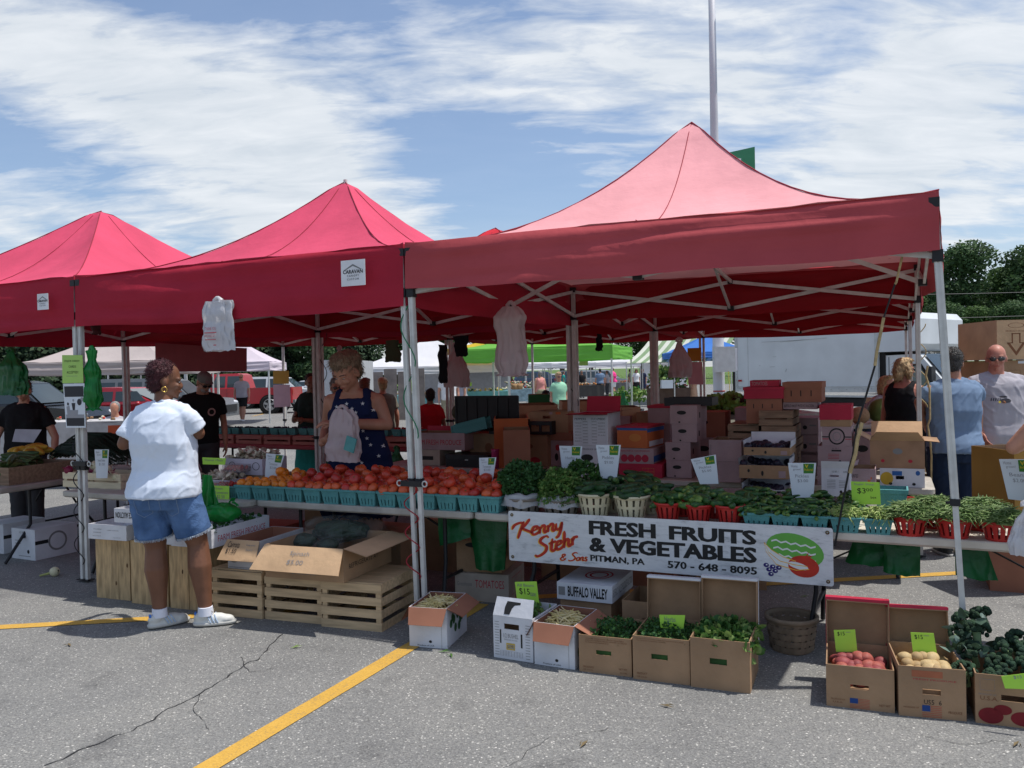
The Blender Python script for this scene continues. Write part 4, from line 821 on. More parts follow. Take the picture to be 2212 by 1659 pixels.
# broccoli
s=from_uv((2107.6,1560.7),(2262,1580),1454,.40)
TMR=mat('print_tomato',(.20,.015,.02),.8,.2)
r=carton('brown carton printed with tomatoes and heaped with broccoli, cut by the right edge',**s,hole=(.37,.7,.50,.62),prints=[('f','#',.07,.28,.68,.90,INKG,{'rows':1,'cols':1}),('f','PRODUCE OF',.05,.3,.585,.61,INKG),('f','U.S.A.',.07,.33,.48,.56,INKB),('f','o',.04,.40,.02,.34,TMR),('f','o',.26,.52,.22,.42,TMR),('f','o',.50,.84,.04,.32,TMR)],name='produce_carton')
BRO=[mat('broccoli_floret',(.030,.065,.032),.85,.4,30,bump=.6,bscale=220),mat('broccoli_dark',(.020,.048,.028),.85,.4,30,bump=.6,bscale=220)];BST=mat('broccoli_stem',(.16,.24,.11),.6,.1)
for k,(x,y,z,rr)in enumerate(((-.13,.02,.06,.065),(-.02,-.06,.03,.07),(-.17,.10,.11,.06),(-.10,.10,.14,.068),(.03,.02,.09,.07),(.11,-.06,.03,.075),(-.17,-.12,.0,.06),(-.05,-.14,-.01,.06),(.08,.1,.1,.07),(-.16,.17,.17,.05),(-.08,.17,.2,.055),(.15,.03,.06,.06))):
 B=MB(*BRO,BST,LF[3]);B.tube([(0,0,-.09),(0,0,-.02)],[.018,.02],7,BST)
 for j in range(46):
  d=Vector((rnd(-1,1),rnd(-1,1),rnd(-.2,1))).normalized();B.ell(Vector((d.x*rr*.8,d.y*rr*.8,d.z*rr*.55-.01)),rr*rnd(.16,.26),BRO[j%2],6,4)
 o=obj('broccoli',B);o.location=L(s['a']+x,s['b']+y,s['h']+z-.02);o.rotation_euler=(rnd(-.4,.4),rnd(-.4,.4),0);tag(o,'dark green broccoli head heaped in the carton at the right edge','broccoli','broccoli heads')
B=MB(LF[3],mat('leaf_blue_green',(.13,.19,.16),.5,.25,10));leaves(B,dome((-.13,.08,.04),(.11,.15,.17),.3),30,.055,B.mats,up=1);o=obj('broccoli_leaves',B);o.location=L(s['a'],s['b'],s['h']);o.rotation_euler=(0,0,-TH);tag(o,'blue green broccoli leaves curling at the left of the heap','leaves')
card('price_card','lime green card leaning on the broccoli carton at the right edge',[(2163,1461),(2236,1452),(2240,1490),(2171,1487)],-.45,LIME,[('$15',.35,.6,.06,.32,PENC)])
# splint basket
def splint():
 r=mthing('splint_basket','empty woven splint basket on the ground behind the herb cartons','basket',2.33,.335,0,.3);Wd=mat('grey_splint',(.25,.19,.13),.8,.25,8);rows=5;n=20
 ra=lambda v,a:(.105+.035*v)*(1+.10*(1-v)*abs(math.cos(2*a)))
 for j in range(rows):
  B=MB(Wd)
  def f(u,v,j=j):a=6.2832*u;vv=(j+.08+.84*v)/rows;k_=ra(vv,a)+(.004 if int(u*n+j)%2 else-.002);return(k_*math.cos(a),k_*math.sin(a),.19*vv+.004)
  B.grid(f,40,1);obj('splint',B,r)
 for k in range(n):
  B=MB(Wd);a0,a1=6.2832*(k-.3)/n,6.2832*(k+.3)/n;B.grid(lambda u,v:tuple((ra(v,a0+(a1-a0)*u)+(.003*math.sin(v*15.7+k*3.14)))*q for q in(math.cos(a0+(a1-a0)*u),math.sin(a0+(a1-a0)*u)))+(.19*v+.003,),1,10);obj('stave',B,r)
 B=MB(Wd);B.lathe([(.134,.175),(.148,.175),(.149,.2),(.134,.2),(.134,.175)],28,Wd);obj('rim',B,r)
 B=MB(Wd);B.lathe([(.001,.004),(.1,.004),(.105,.0)],20,Wd);obj('bottom',B,r)
splint()
# ---- crates at the left
for bl,br,yt,lb in(((458,1327.5),(570.5,1336.5),1230,'left slatted pine crate of three, standing under the carrot box'),((573,1337),(692,1351.5),1244,'middle slatted pine crate of three, under the front of the spinach box'),((694.5,1353),(824.7,1366),1256,'right slatted pine crate of three, sunlit end showing')):
 s=from_uv(bl,br,yt,.52,rz=R(4.5));slat_crate(lb,**s,group='slatted pine crates on the ground');CR=s
for bl,br,yt,lb,n in(((208.6,1290.5),(283,1298),1164,'leftmost upright plank crate with dark knots',3),((284,1303),(366,1311),1167,'second upright plank crate from the left, behind the shopper',3),((368,1313),(457,1319.5),1178,'third upright plank crate from the left, behind the right leg',2)):
 s=from_uv(bl,br,yt,.42,rz=R(3));plank_crate(lb,**s,n=n,group='upright plank crates')
def tray(label,bl,br,yt,d,prints,fl=None,z0=.46,rz=R(3),m=None,mi=None,flat=None,**k):
 s=from_uv(bl,br,yt,d,z0,rz=rz);return carton(label,**s,m=m or WHITEC,mi=mi or WHITEC,prints=prints,flaps=fl,name='produce_tray',**k),s
zc=FB(245,1165,-.3).z
tray('white tray with faint variety print on the leftmost plank crate',(191,1163),(273,1169),1131,.34,[('f','STRAWBERRIES',.14,.36,.64,.70,INKG),('f','BLUEBERRIES',.14,.35,.42,.48,INKG),('f','CHERRY TOMATOES',.5,.8,.6,.66,INKG),('f','PRODUCE OF USA',.12,.34,.2,.25,INKG),('f','10 LB. CAPACITY',.66,.85,.14,.19,INKG)],z0=.46)
tray('white tray with red tick boxes on the second plank crate',(290,1171),(372,1177),1133,.34,[('f','12-1 PINT',.1,.5,.78,.9,INKR)]+[('f','#',.1,.32,.1+.22*k,.26+.22*k,INKR,{'rows':1,'cols':1})for k in range(3)],z0=.46)
o_,s_=tray('white upturned produce auction tray lying on the trays behind',(247,1128),(316,1130),1098,.3,[],z0=.60)
B=MB(INK);fit(B,'PRODUCE AUCTION',(s_['w']*.46,-s_['d']/2-.002,s_['h']*.75),(-1,0,0),(0,0,-1),s_['w']*.9,s_['h']*.42,INK,.001,bold=.01);obj('lettering',B,o_)
r_,s3=tray('long white farm fresh produce tray with greens on the third plank crate',(370,1179),(455,1186),1140,.62,[('r','FARM FRESH PRODUCE',.1,.92,.28,.62,INKR)]+[('f','#',.1,.3,.12+.2*k,.26+.2*k,INKR,{'rows':1,'cols':1})for k in range(3)],z0=.46)
fill(r_,s3['w'],s3['d'],s3['h']-.02,[LF[3],LF[0]],90,.03,.02)
# carrots and spinach boxes on the crates
zt=CR['h']+.012
P=FZ(493,1232,zt)
s=from_uv((493,1232),(561,1238),1165,.50,zt,rz=R(4))
carton('white carrot carton with brown priced flap on the left pine crate',**s,m=mat('grey_white_carton',(.48,.48,.50),.7,.1),mi=KRAFTR,prints=[('f','U.S. CARROTS',.4,.97,.34,.40,INK),('f','o',.06,.32,.26,.52,INKG),('f','-',.04,.98,.12,.13,INK)],name='produce_carton',flaps={'f':(.15,146,KRAFTL,[('Carrots',.1,.46,.62,.9,INK),('$1.50',.1,.42,.3,.56,INK),('Snap peas',.66,.93,.7,.82,INKG),('beans',.7,.9,.5,.6,INKG)],-.08)})
s=from_uv((574,1246),(746,1258),1176,.62,zt,rz=R(4));SPB=s
carton('large brown spinach carton with wide flaps on the pine crates',**s,mi=KRAFT,prints=[('f','Teen Spinach',.38,.56,.3,.37,INKG),('f','Triple Washed Leaf Spinach',.31,.66,.14,.22,INKG),('f','REFRIGERATE',.03,.2,.18,.3,INKG),('f','6C',.86,.92,.2,.27,INKG),('r','REFRIGERATE AT',.1,.7,.35,.5,INK)],name='produce_carton',flaps={'f':(.185,140,KRAFTL,[('Spinach',.38,.62,.58,.8,INKG),('$5.00',.38,.58,.26,.46,INKG)],-.06),'r':(.19,100,KRAFTL,(),-.05)})
DG=mat('spinach_in_bag',(.018,.035,.020),.5,.5,16);FILM=mat('film_over_greens',(.6,.64,.62),.12,.1,8,alpha=.05,spec=1,bump=.9,bscale=9)
for k,(ux,vy,bb,rx,ry,rz_,lb)in enumerate(((735,1146,.25,.30,.20,.105,'large clear bag of dark greens lying on top of the spinach carton'),(655,1168,.05,.13,.12,.075,'small clear bag of greens in the front left of the spinach carton'),(708,1176,.02,.11,.10,.06,'small clear bag of greens in the front middle of the spinach carton'))):
 q=FB(ux,vy,bb);r=mthing('bag_of_greens',lb,'bag',q.x,bb,q.z,R(4),'clear bags of greens')
 for nm,m_,sc_,am in(('greens',DG,.72,.14),('film',FILM,1.04,.26)):
  B=MB(m_);B.ell((0,0,0),(rx,ry,rz_),m_,34,20,sm=False);B.v=[v*sc_*(1+am*nz(v.x*9+k,v.y*9,v.z*14)+am*.5*nz(v.x*30,v.y*30,v.z*30+k))for v in B.v];obj(nm,B,r)
# green carrier bag resting on the tray
GBAG=mat('green_film',(.02,.36,.07),.3,.25,7,trans=.5,spec=.6,bump=.5,bscale=18);GBAGD=mat('dark_green_film',(.015,.16,.045),.35,.2,5,trans=.35,spec=.5,bump=.5,bscale=16);WBAG=mat('white_film',(.72,.72,.74),.35,.05,5,trans=.35,spec=.5,bump=.4,bscale=16);PBAG=mat('pinkish_film',(.66,.55,.56),.4,.05,5,trans=.4,bump=.4,bscale=16)
def crumple(o_mesh,amp,fr,seed):
 for v in o_mesh.v:
  n_=nz(v.x*fr+seed,v.y*fr,v.z*fr);m_=abs(nz(v.x*fr*2.1,v.y*fr*2.1+seed,v.z*fr*1.2));v+=Vector((n_,nz(v.y*fr,v.z*fr,seed),.4*n_))*amp-v.normalized()*m_*amp*1.2
def bag(name,label,P,w,h,d,m,seed=0,kind='open',rz=0,cat='carrier bag',group=None,prints=None,prof=None):
 pr_=prof or[.22,.30,.62,.86,.95,1.0,.98]
 r=thing(name,label,cat,P,rz-TH,group);B=MB(m)
 def f(u,v):
  a=u*6.2832;prof=pr_[min(6,int(v*6))]*(1-(v*6)%1)+pr_[min(6,int(v*6)+1)]*((v*6)%1)if v<1 else .98
  fo=(1+.16*(1-.5*v)*abs(math.sin(a*3.5+seed))-.22*max(0,1-abs(nz(math.cos(a)*3,math.sin(a)*3+seed,v*1.6))*6))*(1+.20*nz(math.cos(a)*2.3+seed,math.sin(a)*2.3,v*2.5)+.1*nz(math.cos(a)*6,math.sin(a)*6+seed,v*3))
  return Vector((math.cos(a)*w/2*prof*fo,math.sin(a)*d/2*(prof if v<.8 else prof)*fo,-h*v*(1+.03*nz(a,seed))))
 B.grid(f,64,26,m)
 crumple(B,.014,13,seed);obj('bag_body',B,r)
 for sx in(-1,1):
  Hn=MB(m);Hn.tube([(sx*w*.10,0,-h*.04),(sx*w*.10,.004,h*.02),(sx*w*.03,0,h*.06),(0,0,h*.075)],[.02,.018,.014,.01],7);obj('handle',Hn,r)
 if prints:
  T=MB(mat('bag_print_red',(.55,.10,.12),.6,0))
  for body,x0,x1,z0,z1 in prints:
   if body=='-':T.add([(w*x0,-d/2*1.18-.008,-h*z1),(w*x1,-d/2*1.18-.008,-h*z1),(w*x1,-d/2*1.18-.008,-h*z0),(w*x0,-d/2*1.18-.008,-h*z0)],[(0,1,2,3)])
   else:fit(T,body,(w*x0,-d/2*1.18-.008,-h*z1),(1,0,0),(0,0,1),w*(x1-x0),h*(z1-z0),None,.001)
  obj('bag_print',T,r)
 return r
q=FB(478,1098,-.12);B=MB(GBAG);B.ell((0,0,0),(.155,.12,.072),GBAG,50,30);crumple(B,.022,11,3);crumple(B,.008,30,5);r=mthing('carrier_bag','bright green carrier bag slumped on the produce tray beside the shopper','carrier bag',q.x,-.12,q.z-.03);obj('bag_body',B,r)
B=MB(GBAG);B.grid(lambda u,v:Vector((-.10+(u-.5)*(.10+.12*v)+.015*math.sin(u*22)*v,.02*math.sin(u*17+v*3)*(.3+v)-.02,.27-.30*v)),24,14);crumple(B,.007,14,6);obj('stretched_film',B,r);B=MB(GBAG);B.grid(lambda u,v:Vector((.06+.07*u+.03*v,.015*math.sin(u*15),.05+.05*v*(1-u)+.035*math.sin(u*3.1))),12,6);crumple(B,.006,14,8);obj('handle',B,r)
# ---- under the tables
s=from_uv((930,1308),(1000,1312),1252,.42,0,rz=R(8));zz=s['h']
carton('low white tomatoes box on the ground under the joint of the tables',a=.18,b=.80,z=0,w=.40,d=.40,h=.20,rz=R(8),m=mat('dull_white_box',(.42,.36,.30),.8,.1),open_=False,prints=[('f','TOMATOES',.38,.92,.5,.78,INKR),('f','Greenhouse',.04,.32,.55,.7,INKG),('r','#',.2,.8,.2,.8,INKR,{'rows':1,'cols':2})],name='produce_carton')
carton('brown cucumbers carton stacked on the low tomatoes box under the table',a=.15,b=.82,z=.203,w=.34,d=.38,h=.30,rz=R(8),open_=False,sidehole=(.3,.4,.3,.7),prints=[('f','GOLDEN CUCUMBERS',.02,.98,.90,.95,INKR),('f','CAPACITY CARTONS',.02,.95,.82,.87,INKR),('f','MAIN STREET PRODUCE',.02,.98,.74,.79,INKR),('f','o',.2,.55,.58,.70,INK)],name='produce_carton')
carton('brown carton on the ground under the buffalo valley tray',a=1.13,b=.40,z=0,w=.33,d=.40,h=.20,rz=0,open_=False,prints=[('f','o',.3,.6,.4,.8,INK)],name='produce_carton')
r=carton('white buffalo valley tray with a printed lid, under the produce sign',a=1.13,b=.40,z=.203,w=.36,d=.44,h=.105,m=WHITEC,open_=False,prints=[('f','BUFFALO VALLEY',.2,.92,.2,.82,INK,{'bold':.03}),('f','-',.03,.15,.25,.75,INKG),('r','BUFFALO VALLEY PRODUCE AUCTION',.04,.96,.3,.75,INKG),('t','o',.3,.8,.3,.8,INKR,{'inner':.88}),('t','o',.38,.72,.38,.72,INKR,{'inner':.8})],name='produce_tray')
carton('empty brown carton with an oval hand hole behind the herb cartons',a=1.56,b=.30,z=0,w=.34,d=.36,h=.25,hole=(.36,.62,.42,.62),name='produce_carton')
for a,b,w,d,h,z,lb,m in((-1.0,1.3,.5,.4,.34,0,'dark brown carton in the shade behind the pine crates',KRAFT),(-1.55,1.35,.45,.4,.5,0,'tall brown carton in the shade under the tomato table',KRAFT),(-.42,1.5,.5,.4,.42,0,'brown carton with print deep under the tomato table',KRAFT),(-2.3,1.3,.5,.4,.3,0,'dark carton under the onion table',KRAFTR)):
 carton(lb,a,b,z,w,d,h,rnd(-.1,.1),m=m,open_=False,name='produce_carton',prints=[('f','#',.55,.9,.6,.85,INKG,{'rows':1,'cols':1})])
for uv,b,lb in([(1010,1118),(1096,1120),(1090,1232),(1030,1228)],.55,'dark green tote bag hanging under the table joint'),([(946,1112),(1014,1114),(1018,1160),(950,1180)],.5,'dark green bag roll hanging under the tomato table'),([(1843,1168),(1934,1172),(1922,1222),(1826,1214)],.62,'dark green carrier bag hanging under the bean table at the left'),([(1910,1172),(1988,1174),(1988,1244),(1908,1234)],.55,'dark green carrier bag hanging under the bean table in the middle'),([(2062,1178),(2130,1180),(2156,1254),(2064,1240)],.50,'dark green carrier bag hanging under the bean table at the right'):
 P=[FB(u,v,b)for u,v in uv];c=sum((Vector(p)for p in P),Vector())/4;loc=[Vector((p.x-c.x,0,p.z-c.z))for p in P];B=MB(GBAGD)
 for sd in(-1,1):B.grid(lambda u,v:(loc[0].lerp(loc[1],u)).lerp(loc[3].lerp(loc[2],u),v)+Vector((0,sd*(.006+.05*v*(1-(2*u-1)**2))+.018*nz(u*5,v*2,b*9+c.x)*(.3+v),.008*nz(u*6,1,c.x)*v)),14,10)
 r=mthing('carrier_bag',lb,'carrier bag',c.x,b,c.z,0,'green bags hanging below the tables');obj('bag_body',B,r)
# ---------------------------------------------------------------- back of the stall
table('grey folding table behind the vendor with boxes and a cash box',-1.95,-.12,2.52,3.27,legs=(.1,.9));table('grey folding table under the stacked cartons at the back right',.28,3.15,2.16,2.92,z=.70,legs=(.1,.9))
def fbox(label,u0,u1,v0,v1,b,d,z=None,**k):
 P,Q=FB(u0,v1,b),FB(u1,v1,b);z0=P.z if z is None else z;h=FB(u0,v0,b).z-z0;k.setdefault('open_',False);k.setdefault('name','produce_carton')
 return carton(label,(P.x+Q.x)/2,b+d/2,z0,Q.x-P.x,d,h,**k),z0+h
PINKC=mat('pink_white_carton',(.37,.265,.27),.75,.16,4,bump=.2);ORC=mat('orange_carton',(.50,.13,.04),.7,.1,6);BLC=mat('print_blue',(.03,.12,.35),.7,0);YLC=mat('print_banana',(.55,.36,.04),.7,.1)
BL=[('f','PEPPERS',.05,.38,.79,.86,INK),('f','CUCUMBERS',.52,.93,.79,.86,INK),('f','#',.28,.42,.08,.74,INKG,{'rows':7,'cols':1}),('f','#',.54,.68,.08,.74,INKG,{'rows':7,'cols':1})]+[('f',t_,.05,.24,.68-k*.095,.72-k*.095,INKG)for k,t_ in enumerate(('MEDIUM','LARGE','JUMBO','SMALL','SELECT','NO. ONE','RED'))]+[('f',t_,.72,.92,.68-k*.095,.72-k*.095,INKG)for k,t_ in enumerate(('SUPER','SELECT','SMALL','LARGE','PLAIN'))]
_,z1=fbox('lower white pepper carton with an oval hand hole',1238,1312,962,1031,2.2,.36,z=.702,m=WHITEC,prints=[('f','PRODUCE OF U.S.A.',.3,.9,.86,.91,INK),('f','o',.25,.6,.5,.72,INK)])
fbox('white peppers and cucumbers carton with a ruled size table and torn red flaps',1239,1314,893,962,2.2,.36,z=z1+.002,m=WHITEC,mi=REDC,open_=True,prints=BL,flaps={'f':(.12,92,REDC,(),-.1),'b':(.14,12,REDC),'r':(.13,80,REDC)})
_,z1=fbox('banana carton at the bottom of the brown stack behind the middle post',1143,1237,951,997,2.9,.4,z=.702,m=PINKC,prints=[('f','o',-.0+.01,.32,.1,.75,YLC),('f','o',.60,.68,.2,.5,INK),('f','o',.62,.72,.6,.85,INKR),('f','-',.2,.33,.62,.82,BLC)])
_,z1=fbox('dark brown flat carton in the middle of the brown stack',1147,1236,934,951,2.9,.4,z=z1+.002,m=KRAFTR)
fbox('brown open carton with tape labels on top of the brown stack',1145,1228,889,934,2.9,.4,z=z1+.002,open_=True,hole=(.34,.54,.66,.80),prints=[('f','-',.52,.6,.86,.98,PINKC),('f','-',.68,.81,.86,.98,ORC),('f','o',.16,.24,.26,.42,INKB)])
B_,z1=fbox('red printed carton at the bottom of the melon carton stack',1337,1430,1001,1026,2.25,.4,z=.702,m=REDC,prints=[('f','#',.55,.82,.2,.7,YLC,{'rows':2,'cols':2})])
_,z1=fbox('white carton of California melons with red tops printed, in the melon stack',1337,1412,968,1001,2.25,.4,z=z1+.002,m=PINKC,prints=[('f','BEAUTIFUL CALIFORNIA',.05,.9,.78,.9,INKR)]+[('f','o',.06+.2*k,.26+.2*k,.1,.6,REDC)for k in range(4)]+[('r','-',.0,.99,.1,.5,BLC)])
fbox('orange and blue melon carton with a red top, tilted on its stack',1337,1404,921,966,2.25,.42,z=z1+.004,m=ORC,rz=R(-5),lid=(REDC,.012),prints=[('f','-',.0,1,.82,.93,BLC),('r','-',.0,1,.72,.9,BLC),('r','-',.1,.95,.05,.3,WHITEC),('f','o',.4,.8,.3,.66,mat('melon_orange',(.55,.2,.05),.7,.1))])
zz=.702
for k,(u0,u1,v0,v1)in enumerate(((1440,1494,994,1024),(1438,1492,955,993),(1452,1505,916,954),(1448,1506,876,914))):
 _,zz=fbox(f'pinkish white carton with oval hand holes, {["bottom", "second from the bottom", "third from the bottom", "topmost"][k]} of its stack',u0,u1,v0,v1,2.3,.4,z=zz+.002,m=PINKC,prints=[('f','o',.25,.6,.5,.72,INK),('r','-',.2,.3,.3,.6,INK),('f','o',.3,.38,.05,.14,INK)])
zz=.702
for k,(u0,u1,v0,v1)in enumerate(((1402,1450,990,1024),(1401,1449,918,989),(1400,1447,877,916))):_,zz=fbox(f'dull pink carton {["at the bottom", "in the middle", "red lidded on top"][k]} of the stack behind the rear post',u0,u1,v0,v1,2.75,.4,z=zz+.002,m=PINKC,lid=(REDC,.02)if k==2 else None)
r=mthing('produce_crate','black stackable plastic crate on the pink cartons','crate',FB(1488,870,2.5).x,2.6,FB(1488,875,2.5).z);B=MB(JOINT)
for k in range(4):B.box((0,-.14+(k%2)*.28,.03+.0*k)if k<2 else((-.2,.2)[k%2],0,.03),(.4,.01,.07)if k<2 else(.01,.28,.07))
obj('crate_body',B,r)
_,z1=fbox('lower blank pinkish carton behind the five dollar card',1550,1600,997,1041,2.05,.34,z=FB(1550,1041,2.05).z,m=PINKC)
fbox('upper blank pinkish carton with a torn top edge behind the five dollar card',1532,1602,950,996,2.05,.34,z=z1+.002,m=PINKC,open_=True,prints=[('f','PRODUCE',.03,.07,.3,.8,INKG)])
PLUM=mat('plum_dark',(.02,.018,.035),.35,.3,12);B=MB(PLUM);B.ell((0,0,0),(.030,.030,.029),PLUM,12,8);PLM=B.mesh('plum')
def plumbox(label,u0,u1,v0,v1,b,z,n,gp,lb2):
 P,Q=FB(u0,v1,b),FB(u1,v1,b);w=Q.x-P.x;zt=FB(u0,v0,b).z;h=zt-z
 r=carton(label,P.x+w/2,b+.19,z,w,.38,h,open_=True,mi=WHITEC,flaps={'b':(.09,8,WHITEC),'r':(.05,6,WHITEC),'l':(.05,6,WHITEC)},prints=[('f','o',.17,.22,.45,.7,INK),('f','o',.45,.5,.2,.6,INK),('f','-',.8,.94,.1,.6,PINKC)],name='produce_carton')
 for k in range(n):place('plum',PLM,L(P.x+w*(.08+.84*((k*.37)%1)),b+.03+.3*((k*.618)%1),zt-.004+rnd(-.004,.02)),(rnd(-1,1),rnd(-1,1),0),lb2,'plum',gp)
 return zt
zb=FB(1600,1041,1.75).z
z1=plumbox('lowest shallow brown tray of plums, under the others',1604,1705,1058,1085,1.75,.702,16,'plums in the lowest tray','dark plum in the lowest of three shallow trays')
z1=plumbox('middle shallow brown tray of plums',1597,1704,1004,1039,1.78,z1+.085,14,'plums in the middle tray','dark plum in the middle of three shallow trays')
z1=plumbox('topmost shallow brown tray of plums with white flaps',1607,1707,966,1000,1.78,z1+.075,26,'plums in the topmost tray','dark plum in the topmost of three shallow trays')
WD2=mat('brown_crate_wood',(.24,.155,.10),.8,.22,6,stretch=(1,7,7));zz=.702
nlev=5;ztop=FB(1642,889,2.2).z;hh=(ztop-.702)/nlev
for k in range(nlev):
 P,Q=FB(1643,950,2.2),FB(1716,950,2.2);slat_crate(f'brown slatted field crate, {ORD[k]} from the bottom of the tall right hand stack',(P.x+Q.x)/2+rnd(-.012,.012),2.2+.26,.702+k*hh,Q.x-P.x,.5,hh-.004,rnd(-.03,.03),m=WD2,rows=2,top=(k==4),gap=.16,group='brown slatted field crates')
for k in range(4):
 P,Q=FB(1573,950,2.3),FB(1640,950,2.3);slat_crate(f'brown slatted field crate, {ORD[k]} from the bottom of the left hand stack',(P.x+Q.x)/2,2.3+.26,.702+k*hh,Q.x-P.x,.5,hh-.004,rnd(-.03,.03),m=WD2,rows=2,top=(k==3),gap=.3,group='brown slatted field crates')
z4=.702+5*hh+.012
P,Q=FB(1691,888,2.3),FB(1765,888,2.3)
carton('flat white buffalo valley produce auction tray on the crate stack',(P.x+Q.x)/2,2.52,z4,Q.x-P.x,.4,.055,m=PINKC,open_=False,prints=[('f','BUFFALO VALLEY PRODUCE AUCTION',.04,.9,.3,.7,INK)],name='produce_tray')
carton('brown lidded carton with slots on top of the crate stack',(P.x+Q.x)/2+.02,2.5,z4+.057,Q.x-P.x+.03,.4,.155,m=KRAFTR,open_=False,lid=(KRAFTR,.045),prints=[('f','-',x,x+.025,.3,.6,INK)for x in(.2,.45,.72)],name='produce_carton')
P,Q=FB(1612,888,2.28),FB(1689,888,2.28);z5=.702+4*hh+.012
carton('brown slotted carton under the red tomato lid',(P.x+Q.x)/2,2.48,z5,Q.x-P.x,.4,FB(1612,862,2.28).z-z5,m=KRAFTR,open_=False,prints=[('f','-',x,x+.025,.62,.8,INK)for x in(.2,.45,.72)],name='produce_carton')
z6=FB(1612,862,2.28).z+.002
carton('red tomatoes lid carton at the top of the stack',(P.x+Q.x)/2,2.48,z6,Q.x-P.x+.03,.42,.09,m=REDC,open_=False,prints=[('f','FRESH LATIN SWEET',.1,.75,.2,.4,INKR)],name='produce_carton',lid=(REDC,.02));
r=carton('red tray reading tomatoes tipped on the red lid',(P.x+Q.x)/2-.01,2.50,z6+.096,Q.x-P.x-.05,.36,.05,R(4),m=REDC,prints=[('f','TOMATOES',.06,.6,.2,.8,PINKC)],name='produce_tray')
zz=.702;
_,zz=fbox('white U.S. number one carton with a folded top, behind the gherkins',1775,1836,1010,1071,1.6,.32,z=.702,m=WHITEC,open_=True,hole=(.30,.62,.68,.75),flaps={'f':(.05,20,WHITEC),'r':(.06,60,WHITEC)},prints=[('f','U.S. NO. 1',.38,.6,.84,.9,INK),('f','U.S. NO. 1',.78,.94,.84,.9,INK),('f','o',.64,.74,.1,.22,INK)]+[('f','-',.2,.5,.56-k*.055,.575-k*.055,INKG)for k in range(6)]+[('f','-',.62,.88,.54-k*.055,.555-k*.055,INKG)for k in range(5)])
_,zz=fbox('white carton with an orange checker mark behind the lime card',1838,1892,1012,1060,1.9,.3,z=.702,m=PINKC,open_=True,prints=[('f','-',.68+.06*(k%3),.73+.06*(k%3),.3+.12*(k//3),.4+.12*(k//3),mat('mark_orange',(.7,.16,.05),.7,0))for k in(0,2,4,3,8)]+[('f','UNITED',.05,.3,.6,.75,INK)])
zz=.702
for k,(u0,u1,v0,v1,lb,kw)in enumerate(((1766,1844,1008,1046,'white printed carton at the bottom under the round logo carton',dict(m=PINKC)),(1767,1842,963,1007,'white U.S. number one carton in the middle under the round logo carton',dict(m=PINKC,prints=[('f','-',.4,.68,.74,.82,INK),('f','o',.6,.68,.2,.32,INK),('f','U.S. NO. 1',.42,.6,.86,.92,INK)]+[('f','-',.3,.62,.6-j*.07,.62-j*.07,INKR)for j in range(4)])),(1776,1840,922,962,'white carton with a round farm logo under the red lid',dict(m=PINKC,prints=[('f','o',.22,.78,.06,.94,INK,{'inner':.82}),('f','o',.36,.64,.26,.74,INKG,{'inner':.85}),('f','-',0,.22,.44,.50,INK),('f','-',.78,1,.44,.50,INK),('f','-',0,.22,.34,.38,INKR),('f','-',.78,1,.34,.38,INKR)])),(1772,1838,876,921,'brown carton with a bright red lid beside the melon table',dict(m=KRAFT,lid=(REDC,.11),prints=[('f','o',.45,.7,.30,.5,INK)])))):
 _,zz=fbox(lb,u0,u1,v0,v1,2.2,.36,z=zz+(.002 if k else 0),**kw)
_,zz=fbox('white banana carton with blue and yellow print under the big brown carton',1901,1998,1011,1053,2.2,.4,z=.702,m=WHITEC,hole=(.36,.54,.42,.6),prints=[('f','o',.0+.01,.3,.1,.8,YLC),('f','-',.28,.5,.62,.86,BLC),('f','o',.2,.28,.1,.25,INK),('f','o',.72,.8,.1,.25,INK),('f','o',.8,.9,.64,.9,BLC),('f','DOLE',.6,.74,.7,.78,INKG)][:5])
fbox('big battered brown carton with its flaps open on the banana carton',1880,1998,951,1010,2.2,.42,z=zz+.002,m=mat('kraft_battered',(.34,.20,.12),.85,.14),open_=True,prints=[('f','o',.42,.60,.5,.72,INKG),('f','o',.2,.27,.2,.32,INKR),('f','o',.7,.78,.2,.32,INKR)],flaps={'f':(.12,55,KRAFTL,(),.12),'b':(.15,42,KRAFTL),'r':(.1,95,KRAFT),'l':(.12,60,KRAFTL)})
for k in range(3):fbox(f'dull white carton between the crate stack and the red lidded one, {ORD[k]} from the bottom',1718+k,1768,975-36*k,1010-36*k,2.75,.38,z=.702+.172*k,m=PINKC,prints=[('f','o',.3,.5,.3,.55,INK),('f','-',.6,.9,.5,.6,INKG)])
